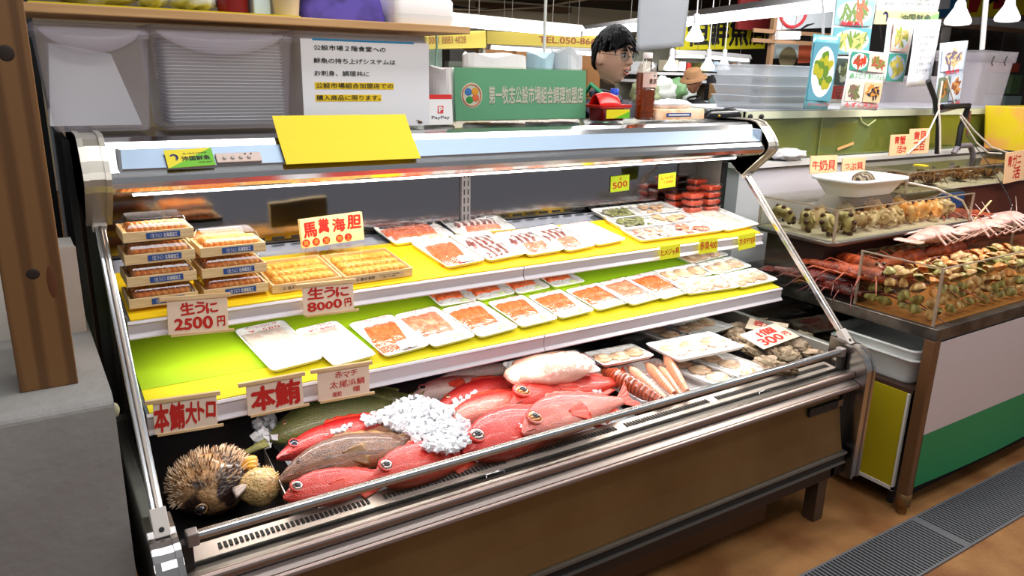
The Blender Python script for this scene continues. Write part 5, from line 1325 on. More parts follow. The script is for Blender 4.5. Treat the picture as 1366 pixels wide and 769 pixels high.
# spiny lobsters
lo_m = mat('orange brown lobster shell', (186, 78, 34), .4, col2=(116, 38, 22), cs=24, lo=.4, hi=.65, bump=.5, bs=120, coat=.4); lo_b = mat('dark red lobster shell', (126, 34, 22), .4, col2=(70, 22, 16), cs=24, bump=.5, bs=120, coat=.4); lo_p = mat('pale pink lobster belly', (236, 196, 186), .35, col2=(210, 96, 76), cs=14, lo=.55, hi=.75, coat=.4)
def lobster(label, p, rz, m_, s=1.0, ant=((.5, .35), (.5, -.35)), rx=0):
    t = thing('spiny_lobster', label, 'lobster', p, (rx, 0, rz), 'spiny lobsters on the shellfish counter')
    rings = []
    for k in range(50):
        u = k / 49; x = (.30 * u - .10) * s
        r = .040 * s * (.55 + .45 * sin(pi / 2 * min(1, u / .15))) if u < .42 else .036 * s * (1 - .5 * ((u - .42) / .58)) * (1 + .10 * (1 - ((u - .42) * 12 % 1)))
        rings.append([(-x, r * cos(a), r * .8 * sin(a) * (1 if sin(a) > 0 else .6)) for a in [2 * pi * i / 16 for i in range(16)]])
    MB().loft(rings).build('shell', m_, t)
    tf = MB()
    for q in (-.7, -.35, 0, .35, .7): tf.ball((-.225 * s, q * .045 * s, 0), (.03 * s, .014 * s, .004 * s), 10, 6, 0)
    tf.build('tail_fan', m_, t)
    for q, (len_, side) in enumerate(ant):
        sd = 1 if q % 2 == 0 else -1
        MB().tube([(.10 * s, .018 * sd * s, .012 * s), (.10 * s + len_ * .3, side * .22 * 1.0, .02 + .01 * q), (.10 * s + len_ * .7, side * .6, .0 + .01 * q), (.10 * s + len_, side, -.035)], [.006 * s, .004, .0026, .001], 6).build('antenna', m_, t)
    for sd in (-1, 1):
        for k in range(5):
            MB().tube([((.06 - .035 * k) * s, .03 * sd * s, -.008 * s), ((.10 - .06 * k) * s, .085 * sd * s, .012 * s), ((.13 - .085 * k) * s, .13 * sd * s, -.03 * s)], [.005 * s, .004 * s, .001], 6).build('leg', m_, t)
        MB().ball((.085 * s, .016 * sd * s, .026 * s), .006 * s, 8, 6).build('eye', pupil, t)
lobster('orange lobster at the left corner of the counter, antennae hanging forward', (2.405, .005, .79), -1.5, lo_m, 1.0, ((.16, .10), (.26, .16)))
lobster('orange lobster behind the clam box, seen head on', (2.50, .06, .80), -1.9, lo_m, 1.0, ((.22, .20), (.30, .1)))
lobster('dark red lobster at the back left of the counter', (2.40, .13, .745), -1.2, lo_b, 1.0, ((.2, .1), (.2, -.12)))
lobster('dark lobster low on the counter beside the case glass', (2.385, .06, .725), -1.57, lo_b, .9, ((.3, .03), (.24, .08)))
lobster('reddish lobster lying along the rear of the clam box', (2.80, .07, .79), .1, lo_m, 1.1, ((.45, .08), (.40, -.05)))
lobster('reddish lobster right behind the clam box, tail to the left', (3.12, .08, .79), .0, lo_m, 1.1, ((.4, .2), (.5, -.04)))
lobster('pale pink lobster lying belly up behind the clam box', (3.02, .085, .87), .15, lo_p, 1.2, ((.4, .1), (.4, -.1)), pi)
lobster('second pale pink lobster lying belly up, further right', (3.36, .07, .87), .05, lo_p, 1.2, ((.4, .1), (.4, -.1)), pi)
lobster('pale pink lobster at the right edge of the picture', (3.62, .09, .88), .2, lo_p, 1.2, ((.4, .1), (.4, -.1)), pi)
lobster('orange lobster lying before the blue package', (3.36, .24, .89), 2.9, lo_m, 1.0, ((.4, .2), (.4, -.16)))
tag(MB().bx(2.62, 4.4, .02, .16, .6905, .762).build('lobster_tray', mat('brown wet tray', (110, 56, 34), .4), None, .004), 'long brown tray the lobsters lie on', 'tray')
# ---- rear cabinet and the big tank
rc = thing('rear_cabinet', 'white cabinet behind the shellfish counter carrying the big tank', 'cabinet', (0, 0, 0))
MB().bx(2.42, 6.2, .62, 1.25, 0, 1.09).build('body', mat('white cabinet paint', (226, 222, 232), .45), rc); MB().bx(2.42, 6.2, .61, 1.25, 1.09, 1.096).build('dark_edge', black_p, rc); MB().bx(2.40, 6.2, .60, 1.26, 1.096, 1.116).build('top', white_p, rc)
yt = .66
TL, TR = 2.47, 4.62
zt0, zt1 = 1.1165, 1.325
tk = thing('fish_tank', 'wide fish tank of greenish water with a pale rim', 'fish tank', (0, 0, 0))
water = mat('green tank water', (132, 126, 46), .08, trans=.0, coat=.6, col2=(130, 134, 66), cs=2)
MB().bx(TL + .006, TR - .006, yt + .006, 1.19, zt0 + .004, zt1 - .035).build('water', water, tk)
MB().bx(TL, TR, yt, yt + .004, zt0, zt1).bx(TL, TL + .004, yt, 1.2, zt0, zt1).bx(TR - .004, TR, yt, 1.2, zt0, zt1).bx(TL, TR, 1.196, 1.2, zt0, zt1).build('glass', glassm, tk)
MB().bx(TL - .004, TR + .004, yt - .006, yt + .012, zt1 - .03, zt1).bx(TL - .004, TL + .012, yt, 1.2, zt1 - .03, zt1).bx(TL - .004, TR + .004, 1.19, 1.204, zt1 - .03, zt1).build('rim', mat('pale green plastic rim', (216, 218, 190), .35), tk)
MB().tube([(2.98, yt - .001, zt0), (2.98, yt - .001, zt1 - .03)], .004, 6).build('seam', mat('green seam', (130, 140, 80), .5), tk)
MB().tube([oY(1146, 152, yt - .002), oY(1150, 163, yt - .002), oY(1158, 168, yt - .002), oY(1168, 160, yt - .002)], .0035, 8).build('air_hose', mat('pale green hose', (190, 196, 140), .5), tk)
for px_ in (1001, 1016):
    q = oY(px_, 156, yt - .01); tag(MB().ball(q, (.014, .006, .012), 14, 8).build('suction_cup', black_p, tk), None)
q = oY(1128, 195, yt - .006)
tag(MB().bx(q.x - .06, q.x + .06, yt - .008, yt - .005, q.z - .006, q.z + .006, M=T(q) @ Ry(-.2) @ T(-q)).build('orange_sticker', mat('pale orange sticker', (226, 170, 110), .5), tk), None)
# yellow tub at the right end of the cabinet
q0, q1 = oY(1292, 150, .60), oY(1341, 150, .60)
t = thing('yellow_tub', 'yellow plastic tub right of the black pipes', 'tub', (4.55, .48, 1.117))
MB().loft([rr(.40, .26, .02, 0), rr(.46, .30, .02, .22), rr(.46, .30, .02, .225), rr(.42, .26, .02, .22), rr(.38, .24, .02, .01)]).build('tub', mat('translucent yellow', (226, 200, 40), .3, col2=(236, 170, 90), cs=5), t)
# stacked clear trays and clear bins on the tank
for k in range(4):
    t = thing('clear_tray', ('bottom', 'second', 'third', 'top')[k] + ' of four cloudy white trays stacked on the fish tank', 'tray', (oY(1035, 120, .80).x, .84, zt1 + .006 + .043 * k), (0, 0, 0), 'cloudy trays stacked on the tank')
    w = oY(1078, 120, .78).x - oY(992, 120, .78).x
    MB().loft([rr(w * .92, .26, .03, 0), rr(w * .94, .27, .03, .01), rr(w, .30, .03, .050), rr(w * 1.02, .31, .03, .051), rr(w * 1.02, .31, .03, .055), rr(w * .96, .28, .03, .053)], cap1=False).build('tray', film_mat('cloudy tray', (232, 234, 236), .1, .25, opac=.5, dcol=(226, 228, 232)) if 'cloudy tray' not in MATS else MATS['cloudy tray'], t)
tag(MB().bx(TL + .0, TR, yt + .02, 1.19, zt1 + .0005, zt1 + .0045).build('tank_cover', MATS['cloudy tray']), 'cloudy plastic cover lying on the fish tank', 'cover')
def bin2(label, q0, q1, ztop, y):
    a, b = oY(*q0, y), oY(*q1, y); w = b.x - a.x; z0 = zt1 + .0055; h = oY(q0[0], ztop, y).z - z0
    t = thing('clear_bin', label, 'bin', ((a.x + b.x) / 2, y + .13, z0))
    MB().loft([rr(w * .88, .22, .02, 0), rr(w * .97, .25, .02, h * .8)], cap1=False).build('tub', MATS['cloudy polypropylene'], t)
    MB().loft([rr(w, .26, .02, h * .8), rr(w * 1.04, .27, .02, h * .81), rr(w * 1.06, .275, .02, h)], cap0=False, cap1=False).build('collar', MATS['cloudy polypropylene'], t)
    return t
bin2('low clear bin on the tank, behind the menu sheets', (1178, 140), (1256, 140), 100, .74)
t = bin2('tall clear bin at the right end of the tank with black marks', (1300, 140), (1344, 140), 66, .70)
mk = MB()
for px_, py_ in ((1323, 80), (1340, 80)):
    q = oY(px_, py_, .69) - t.location; mk.tube([q + Vector((.01, -.006, .02)), q + Vector((-.008, -.006, -.015)), q + Vector((.006, -.006, -.03))], .003, 6)
mk.build('black_mark', blk_ink, t)
# ---- menu sheets hung from the poles
clear_thread = film_mat('clear thread', (250, 250, 250), .05, .1)
def sheet(label, tl, tr, bl, y, photos, text=(), m=None, tint=(236, 238, 240), cat='menu sheet'):
    a, b, c = oY(*tl, y), oY(*tr, y), oY(*bl, y); w = (b - a).length; h = (c - a).length
    M = frame(a, b - a, a - c)
    t = thing('menu_sheet', label, cat, a, M.to_euler())
    MB().grid(lambda u, v: (w * u, -h + h * v, .006 * sin(u * 5 + v * 3)), 8, 8).build('sheet', m or mat('laminate ' + str(tint), tint, .22, coat=.6), t, solid=.0008)
    Mi = M.to_3x3().inverted()
    for x in (w * .12, w * .88):
        p_ = M @ Vector((x, 0, 0))
        MB().tube([Vector((x, 0, -.001)), Vector((x, 0, -.001)) + Mi @ Vector((0, .25, max(.1, 2.42 - p_.z)))], .0009, 5).build('hanging_thread', clear_thread, t)
    for i, (x0, x1, y0, y1, bgc, fc, fc2, pc_) in enumerate(photos):
        zz = .008
        p = MB().bx(x0 * w, x1 * w, -y1 * h, -y0 * h, zz - .001, zz); po = p.build('photo', mat('print ' + str(bgc), bgc, .3, coat=.5), t)
        cx, cy = (x0 + x1) / 2 * w, -(y0 + y1) / 2 * h; rx, ry = (x1 - x0) * w * .46, (y1 - y0) * h * .44
        if pc_: MB().lathe([(1, 0), (1, .0004)], 26, M=T(cx, cy, zz) @ S(rx, ry, 1)).build('printed_plate', mat('plate ' + str(pc_), pc_, .3, coat=.5), po)
        fo = MB(); r2 = random.Random(i * 7 + len(label))
        for k in range(26):
            a_ = r2.uniform(0, 6.28); d = sqrt(r2.random()) * .72
            fo.lathe([(1, 0), (1, .0003)], 9, M=T(cx + rx * d * cos(a_), cy + ry * d * sin(a_), zz + .0006 + k * .00003) @ Rz(r2.uniform(0, 6)) @ S(rx * .30, ry * .16, 1), mi=k % 2)
        fo.build('printed_food', [mat('food ' + str(fc), fc, .3, coat=.5), mat('food ' + str(fc2), fc2, .3, coat=.5)], po)
    for s, x, yy, ww, hh, col_ in text:
        mb = MB(); put_text(mb, s, x * w, -yy * h, ww * w, hh * h, bold=.02, z=.0125); mb.build('lettering', mat('ink ' + str(col_), col_, .5), t)
    return t
red_ = (206, 40, 50); wh = (240, 240, 244)
sheet('menu sheet with one tall photo of a green vegetable dish on a blue ground', (1085, 45), (1120, 49), (1078, 145), .56, [(.04, .96, .10, .88, (90, 150, 170), (170, 166, 40), (96, 130, 40), (222, 232, 240))], [('ゴーヤーチャンプルー', .5, .93, .84, .05, red_)], tint=(110, 176, 190))
sheet('menu sheet with two seafood photos hanging highest, left of the banner', (1113, -8), (1168, -4), (1112, 72), .62, [(.04, .97, .06, .50, (150, 190, 200), (206, 120, 96), (120, 150, 90), (226, 236, 238)), (.04, .97, .54, .98, (110, 176, 190), (120, 150, 70), (206, 190, 120), (230, 236, 238))], [('海鮮丼', .4, .47, .5, .08, red_)])
sheet('narrow dark menu sheet behind the blue vegetable one', (1113, 74), (1140, 76), (1110, 136), .62, [(.1, .95, .05, .62, (60, 74, 70), (200, 206, 190), (110, 120, 70), None), (.1, .95, .64, .92, (170, 40, 30), (206, 60, 40), (120, 40, 30), None)])
sheet('menu sheet with four photos over green and red captions', (1133, 65), (1184, 71), (1126, 145), .54, [(.04, .49, .04, .34, (60, 150, 130), (150, 80, 50), (206, 60, 36), (236, 236, 230)), (.51, .97, .04, .34, (226, 200, 190), (170, 90, 60), (120, 130, 60), None), (.04, .49, .52, .86, (226, 210, 200), (130, 100, 90), (110, 120, 70), None), (.51, .97, .52, .86, (220, 190, 150), (206, 140, 60), (60, 50, 50), None)],
      [('海ぶどう', .26, .43, .4, .09, (30, 150, 80)), ('島らっきょう', .74, .43, .42, .08, (30, 150, 80)), ('もずく', .26, .92, .4, .08, red_), ('天ぷら', .72, .92, .4, .08, red_)])
sheet('white menu sheet with two round plates, behind the four photo sheet', (1184, 24), (1219, 27), (1172, 110), .66, [(.22, .90, .04, .50, (230, 190, 180), (150, 160, 60), (206, 180, 110), (206, 222, 240)), (.22, .90, .54, .98, (60, 150, 140), (170, 160, 50), (206, 190, 90), (170, 190, 220))])
sheet('white sheet of grey printed lines hanging in the middle of the menus', (1220, 26), (1254, 26), (1225, 110), .58, [], [(s, .5, .16 + .1 * i, .56, .05, (120, 116, 130)) for i, s in enumerate(('活貝のお刺身', 'その場で調理', '夜光貝あわび', 'ご試食できます', '１皿 千円より', 'お気軽にどうぞ', '生かき有り'))], tint=(240, 240, 246))
sheet('rightmost menu sheet, tilted, with grilled shellfish photos', (1254, 58), (1290, 54), (1264, 141), .52, [(.08, .92, .06, .40, (206, 216, 236), (230, 190, 140), (120, 110, 130), (222, 228, 240)), (.06, .48, .48, .84, (120, 130, 110), (190, 130, 60), (110, 90, 60), None), (.52, .96, .46, .84, (190, 200, 216), (150, 90, 60), (206, 150, 90), (206, 214, 226))], [('焼き貝', .5, .42, .5, .06, red_), ('海老', .28, .91, .34, .07, red_), ('貝焼', .76, .90, .34, .07, red_)], tint=(214, 226, 240))
t = sheet('banner sheet with a yellow and green band hanging above the menus', (1170, -12), (1254, -8), (1167, 32), .74, [], [('沖国鮮魚', .62, .80, .5, .26, (60, 80, 60)), ('当店の魚は二階食堂で', .5, .18, .8, .10, (90, 90, 96)), ('お召し上がり頂けます', .5, .36, .8, .10, (90, 90, 96))], cat='banner')
MB().bx(0, .0, 0, 0, 0, 0)
w = (oY(1254, -8, .74) - oY(1170, -12, .74)).length; h = (oY(1167, 32, .74) - oY(1170, -12, .74)).length
MB().bx(0, w, -h, -h * .58, .007, .0085).build('yellow_band', mat('pale yellow band', (236, 230, 150), .4), t); MB().prism([(w * .5, -h), (w, -h), (w, -h * .62)], .0088, .0094, ax=2).build('green_corner', mat('pale green corner', (130, 200, 110), .4), t)
logo(h * .17).build('emblem', MATS['navy emblem'], t, M=T(w * .14, -h * .78, .0105))
# ---- poles, pipes, cables, lamps
def rod(name, label, pts, r, m, cat=None): return tag(MB().tube(pts, r, 10).build(name, m), label, cat or name.replace('_', ' '))
rod('white_pole', 'thin white pole above the blue vegetable menu', [oY(1098, -30, .70), oY(1098, 46, .70)], .006, white_p, 'pole')
rod('white_pole', 'thicker white pole above the tall clear bin', [oY(1317, -20, .66), oY(1310, 66, .66)], .013, white_p, 'pole')
bp = mat('black pipe', (26, 25, 27), .4)
rod('black_pipe', 'upright black pipe with white tape behind the price cards', [oY(1238, 108, .5), oY(1247, 132, .5), oY(1252, 165, .5), oY(1250, 205, .5)], .012, bp, 'pipe')
rod('black_pipe', 'black pipe frame with two legs standing beside the yellow tub', [oY(1256, 143, .5), oY(1292, 141, .5), oY(1282, 170, .5), oY(1277, 200, .5)], .014, bp, 'pipe')
rod('grey_elbow_pipe', 'grey elbow pipe ending in the crab box', [oY(1272, 205, .5), oY(1278, 195, .5), oY(1294, 194, .5), oY(1298, 205, .5), oY(1297, 226, .5)], .014, mat('grey pipe', (120, 112, 120), .4), 'pipe')
rod('brown_pipe', 'thin brown pipe beside the black frame', [oY(1294, 148, .49), oY(1290, 180, .49)], .006, mat('brown pipe', (120, 70, 50), .5), 'pipe')
wc = mat('white cable', (226, 216, 206), .4)
rod('white_cable', 'white cable running down across the black pipe from the white sheet', [oY(1257, 108, .49), oY(1252, 140, .48), oY(1254, 170, .48), oY(1254, 204, .47)], .0045, wc, 'cable')
rod('white_cable', 'white cable slanting left behind the price cards', [oY(1252, 148, .48), oY(1244, 165, .47), (oY(1236, 182, .46)), oY(1210, 206, .45)], .004, wc, 'cable')
rod('white_cable', 'white cable falling from the black frame towards the right tag', [oY(1281, 152, .46), oY(1300, 175, .44), oY(1322, 196, .42), oY(1350, 206, .40)], .004, wc, 'cable')
rod('white_cable', 'lower white cable from the black frame to the crab box', [oY(1281, 156, .46), oY(1302, 190, .44), oY(1318, 204, .42), oY(1336, 205, .40)], .004, wc, 'cable')
rod('white_cable', 'white cable lying in an arc before the crab box', [oY(1212, 244, .24), oY(1250, 252, .2), oY(1284, 268, .16), oY(1300, 300, .12)], .0045, wc, 'cable')
rod('white_cable', 'short white cable crossing the grilled shellfish menu', [oY(1263, 103, .50), oY(1273, 138, .50)], .004, wc, 'cable')
rod('black_wire', 'thin black wire hanging in front of the crab box', [oY(1289, 180, .44), oY(1322, 222, .3), oY(1345, 262, .2), oY(1358, 300, .12)], .0022, bp, 'wire')
rod('bamboo_stick', 'tan bamboo stick leaning before the blue package', [oY(1294, 300, .14), oY(1322, 268, .16)], .004, wood_l, 'stick')
def tagcard(label, tl, tr, bl, y, txt):
    return cardpx('price_tag', label, tl, tr, bl, y, txt, m=mat('orange cream card', (244, 196, 150), .6), strip=False, th=.004, bold=.02, cat='price tag')
tagcard('orange cream tag on the tank front, left of two', (1187, 181), (1213, 180), (1188, 207), .46, [('青蟹', -.02, .22, .56, .40), ('活き', .1, -.22, .5, .36)])
tagcard('orange cream tag on the tank front, right of two', (1213, 173), (1240, 172), (1213, 205), .465, [('黄貝', 0, .22, .6, .36), ('三百', .0, -.2, .56, .36)])
tagcard('orange tag above the left end of the foam bowl', (1080, 209), (1116, 208), (1082, 231), .46, [('牛奶貝', .0, -.06, .86, .6)])
tagcard('orange tag above the middle of the foam bowl', (1123, 212), (1154, 211), (1124, 229), .47, [('つぶ貝', .0, -.1, .8, .56)])
tagcard('tilted orange tag at the right edge of the picture', (1337, 210), (1364, 205), (1344, 240), .28, [('青ガニ', -.05, .2, .66, .36), ('活', .1, -.2, .36, .40)])
def bulb(label, q, y, s=1.0, tilt=0):
    p = oY(*q, y)
    t = thing('spot_lamp', label, 'lamp', p, (tilt, tilt, 0))
    MB().lathe([(.012 * s, .07 * s), (.018 * s, .065 * s), (.022 * s, .045 * s), (.048 * s, .0), (.050 * s, -.012 * s), (.044 * s, -.02 * s), (.02 * s, -.024 * s)], 24).build('bulb', mat('frosted white bulb', (244, 246, 250), .25, emit=1.2), t)
    MB().lathe([(.014 * s, .07 * s), (.016 * s, .075 * s), (.016 * s, .12 * s), (.005 * s, .124 * s)], 16).build('socket', white_p, t)
    MB().tube([(0, 0, .12 * s), (0, 0, max(.42 * s, 2.42 - p.z))], .004 * s, 6).build('cord', white_p, t)
bulb('white spot lamp hanging above the rightmost menu sheet', (1278, 26), .66, 1.25); bulb('white spot lamp cut by the right edge of the picture', (1344, 22), .66, 1.25)
t = thing('folded_bags', 'pile of folded white plastic bags on the cabinet beside the case', 'bags', oY(1050, 206, .64))
MB().ball((0, 0, .0), (.10, .06, .026), 28, 12, fn=lambda d: 1 + .3 * noise.noise(d * 3) + .12 * noise.noise(d * 8)).build('bags', mat('white plastic bag', (232, 230, 234), .35), t)
# ---- drain in the aisle
dr = thing('floor_drain_grate', 'long steel drain grate of narrow crosswise bars in the aisle floor', 'drain grate', (0, 0, .001))
MB().bx(.2, 5.5, -.552, -.545, -.002, .006).bx(.2, 5.5, -.362, -.355, -.002, .006).build('frame', mat('dull grate steel', (112, 112, 116), .45, .2), dr)
MB().bx(.2, 5.5, -.545, -.362, -.003, -.0005).build('channel', black_p, dr)
MB().bx(.2, 5.5, -.545, -.362, .0001, .0006).build('dark_bed', black_p, dr)
br = MB()
x = 1.2
while x < 5.4:
    br.bx(x, x + .0075, -.545, -.362, .001, .006); x += .0155
br.build('bar', MATS['dull grate steel'], dr)['kind'] = 'stuff'
for x in (2.33, 3.35): MB().bx(x, x + .035, -.545, -.362, .001, .0068).build('joint', MATS['dull grate steel'], dr)
# ================================================================== the market hall behind
wire_m = mat('grey hanging wire', (112, 104, 96), .5)
hall = mat('dark brown ceiling boards', (74, 54, 36), .7, col2=(50, 36, 24), cs=3, stretch=(1, 12, 1))
struct('ceiling', MB().bx(-.4, 10, .95, 9, 2.42, 2.48), hall)
struct('wall_back', MB().bx(-.4, 10, 8.6, 8.7, 0, 2.42), mat('beige hall wall', (186, 170, 140), .7))
struct('wall_right', MB().bx(9.5, 9.6, -3.2, 8.7, 0, 2.42), mat('dark hall wall', (60, 58, 58), .7))
tubes = mat('lit hall tube', (250, 252, 255), .4, emit=6)
def fixture(label, a, b, hw=.09, n=2, cat='ceiling light'):
    a, b = Vector(a), Vector(b); d = b - a; ln = d.length
    M = frame(a, d, Vector((0, 0, 1)).cross(d))
    t = thing('fluorescent_fixture', label, cat, a, M.to_euler())
    MB().prism([(-hw * .5, .05), (hw * .5, .05), (hw, 0), (-hw, 0)], 0, ln, ax=0).build('housing', white_p, t)
    for k in range(n):
        y = (k - (n - 1) / 2) * hw * .9
        MB().tube([(.03, y, -.018), (ln - .03, y, -.018)], .014, 10).build('tube', tubes, t)
    for x in (ln * .2, ln * .8):
        top_ = M @ Vector((x, 0, .05)); MB().tube([Vector((x, 0, .05)), Vector((x, 0, .05 + max(.02, 2.42 - top_.z)))], .003, 6).build('hanger', wire_m, t)
    MB().bx(0, .02, -hw * .6, hw * .6, -.035, 0).bx(ln - .02, ln, -hw * .6, hw * .6, -.035, 0).build('lamp_holder', white_p, t)
fixture('long fluorescent light crossing behind the steel rod at the top', oY(585, 26, 3.4), oY(770, 43, 3.4), .12)
fixture('short end of the fluorescent light left of the board', oY(540, 20, 3.5), oY(660, 34, 3.9), .10)
fixture('slanting fluorescent light over the shopkeeper, left half', oZ(735, 48, 1.86), oZ(900, 28, 1.86), .16, 3)
fixture('slanting fluorescent light over the shopkeeper, right half', oZ(902, 28, 1.86), oZ(1118, 2, 1.86), .14, 3)
fixture('bluish fluorescent light under the yellow phone sign', oY(650, 60, 4.2), oY(796, 70, 4.2), .05, 1)
fixture('fluorescent light over the far counter, left of the bulbs', oY(898, 73, 4.9), oY(938, 74, 4.9), .06, 1)
fixture('fluorescent light over the far counter, under the yellow shop sign', oY(940, 74, 4.9), oY(998, 79, 4.9), .06, 1)
def px_box(name, label, cat, x0, x1, y0, y1, Y, depth, m, group=None, bevel=.004):
    """a box whose front face stands at depth Y and covers the surveyed rectangle"""
    a, b = oY(x0, (y0 + y1) / 2, Y), oY(x1, (y0 + y1) / 2, Y); zt_, zb_ = oY((x0 + x1) / 2, y0, Y).z, oY((x0 + x1) / 2, y1, Y).z
    t = thing(name, label, cat, (a.x, Y, zb_), (0, 0, 0), group) if False else None
    o = MB().bx(0, b.x - a.x, 0, depth, 0, zt_ - zb_).build(name, m, None, bevel)
    o.location = (a.x, Y, zb_)
    return tag(o, label, cat, group)
dw = mat('brown cabinet wood', (128, 84, 44), .5, col2=(150, 104, 58), cs=4, stretch=(1, 1, 10))
# left far side
t = thing('wall_cabinet', 'brown wooden wall cabinet under the bluish light', 'cabinet', (oY(640, 110, 4.6).x, 4.6, 1.2))
xa, xb = oY(640, 110, 4.6).x, oY(800, 110, 4.6).x
MB().bx(0, xb - xa, 0, .3, 0, .50).build('body', dw, t)
for k in range(4): MB().bx((xb - xa) * k / 4 + .02, (xb - xa) * (k + 1) / 4 - .02, -.02, 0, .03, .47).build('door', mat('lighter cabinet door', (156, 108, 60), .5), t, .004)
tag(MB().bx(oY(600, 80, 4.7).x, oY(640, 80, 4.7).x, 4.7, 4.9, .0, 1.62).build('dark_gap_box', mat('dark gap filler', (58, 54, 48), .6)), 'dark gap filler unit left of the brown cabinet', 'shelf')  # solid dark box standing for the shaded gap beside the cabinet
tag(MB().bx(oY(600, 80, 4.6).x, oY(622, 80, 4.6).x, 4.62, 4.7, 1.3, 1.52).build('grey_screen', mat('grey green screen', (110, 116, 104), .4), None, .004), 'grey panel on the dark gap filler unit', 'panel')
tag(MB().bx(oY(566, 80, 4.2).x, oY(590, 80, 4.2).x, 4.2, 4.5, .0, oY(580, 55, 4.2).z).build('green_locker', mat('pale green locker', (168, 196, 180), .45), None, .004), 'pale green locker at the far left behind the case', 'locker')
q = oY(643, 76, 4.3)
tag(MB().ball(q, (.04, .04, .075), 20, 12).build('paper_lantern', mat('patterned lantern', (206, 200, 180), .5, col2=(90, 84, 70), cs=40)), 'small patterned lantern hanging left of the bluish light', 'lantern')
q0 = oY(582, 40, 3.9); tag(MB().tube([q0, oY(583, 60, 3.9), oY(580, 100, 3.9)], .008, 8).build('hanging_wire', mat('green cord', (96, 130, 110), .5)), 'green cord hanging in front of the pale green locker', 'cord')
# phone sign: two panels
def sign(label, tl, tr, bl, Y, m, texts, th=.03, cat='sign', Y2=None):
    a, b, c = oY(*tl, Y), oY(*tr, Y2 or Y), oY(*bl, Y); w = (b - a).length; h = (c - a).length
    M = frame(a, b - a, Vector((0, 0, 1)))
    t = thing('shop_sign', label, cat, a, M.to_euler())
    MB().bx(0, w, -h, 0, -th, 0).build('panel', m, t, .003)
    Mi = M.to_3x3().inverted()
    for x in (w * .1, w * .9):
        p_ = M @ Vector((x, -.01, -th / 2))
        if p_.z < 2.4: MB().tube([Vector((x, -.01, -th / 2)), Vector((x, -.01, -th / 2)) + Mi @ Vector((0, 0, 2.42 - p_.z))], .002, 6).build('hanger', wire_m, t)
    for s, x, y, ww, hh, mm, bo in texts:
        mb = MB(); put_text(mb, s, x * w, -y * h, ww * w, hh * h, bold=bo, z=.002); mb.build('lettering', mm, t)
    return t
ys = mat('mustard sign', (196, 176, 74), .5); bi = mat('brown sign ink', (140, 74, 40), .6)
sign('long mustard sign with a phone number, behind the shopkeeper', (650, 41), (860, 51), (650, 59), 4.0, ys, [('TEL.050-8663-985', .56, .48, .52, .5, bi, .02)])
sign('mustard sign piece at the far left with brown characters', (566, 42), (648, 41), (566, 66), 3.9, ys, [('0001 8883 4028', .36, .5, .6, .4, bi, .01)])
# right far side: yellow shop sign
yl = mat('vivid yellow sign', (206, 196, 20), .5)
sign('bright yellow shop sign with thick black characters', (905, 14), (1024, 16), (905, 67), 5.0, yl, [('恒', .22, .5, .22, .78, blk_ink, .03), ('鮮', .45, .5, .22, .80, blk_ink, .03), ('魚', .68, .5, .22, .80, blk_ink, .03), ('店', .90, .5, .18, .78, blk_ink, .03)])
tag(MB().bx(oY(985, 30, 4.7).x, oY(1027, 30, 4.7).x, 4.7, 4.74, oY(1000, 40, 4.7).z, 2.42).build('red_board', mat('dark red board', (130, 40, 40), .4)), 'dark red board above the yellow shop sign', 'board')
wf = mat('brown timber frame', (140, 106, 76), .6)
t = thing('timber_frame', 'brown timber post with two crossbars right of the yellow sign', 'frame', oY(1029, 80, 4.2))
z1, z0 = oY(1029, 5, 4.2).z - t.location.z, -.3
MB().bx(-.025, .025, 0, .05, -t.location.z, 2.42 - t.location.z).build('post', wf, t)
for y in (42, 55):
    z = oY(1029, y, 4.2).z - t.location.z
    MB().bx(-.35, 1.0, -.02, 0, z - .02, z + .02).build('crossbar', wf, t)
t = sign('white board with a red ring and a black stroke', (1034, 14), (1114, 12), (1034, 40), 4.35, mat('white board', (206, 212, 216), .5), [])
MB().tube([(.30 + .22 * cos(a_), -.02 + .16 * sin(a_), .006) for a_ in [2 * pi * k / 30 for k in range(31)]], .018, 8).build('red_ring', mat('red ring', (206, 60, 66), .5), t)
MB().tube([(.42, -.22, .006), (.55, -.17, .006), (.68, -.15, .006)], [.006, .014, .004], 8).build('black_stroke', blk_ink, t)
t = sign('pale picture board below the crossbars with a brown fan shape', (1036, 58), (1088, 58), (1036, 78), 4.5, mat('pale blue board', (190, 206, 206), .5), [])
MB().ball((.22, -.16, .0), (.16, .12, .006), 20, 8).build('brown_shape', mat('olive brown shape', (120, 110, 80), .5), t); MB().bx(.40, .62, -.22, -.02, 0, .006).build('red_patch', mat('brick patch', (190, 90, 60), .5), t)
fixture('small fluorescent light between the crossbars', oY(1036, 48, 4.15), oY(1066, 48, 4.15), .03, 1)
# far counter, shelf and clutter
t = thing('far_shelf', 'long white wall shelf behind the tea bottle', 'shelf', (0, 0, 0))
xa, xb = oY(845, 95, 5.1).x, oY(1005, 95, 5.1).x; z = oY(920, 97, 5.1).z
MB().bx(xa, xb, 4.95, 5.35, z - .03, z).build('board', white_p, t); z2 = oY(920, 107, 5.1).z
MB().bx(xa, oY(930, 107, 5.1).x, 4.95, 5.35, z2 - .03, z2).build('lower_board', white_p, t)
MB().bx(xa, xb, 5.36, 5.40, .0, 1.75).build('back', mat('grey green back', (96, 96, 84), .6, col2=(130, 126, 110), cs=3), t)
cl_ = (('white', (226, 226, 226)), ('pale blue', (190, 206, 220)), ('red', (190, 50, 40)), ('brown', (150, 110, 70)), ('grey', (140, 140, 144)), ('olive', (130, 126, 70)), ('dark', (44, 44, 48)), ('yellow', (214, 190, 60)), ('cream', (220, 206, 176)), ('green', (90, 140, 90)))
rs = random.Random(77)
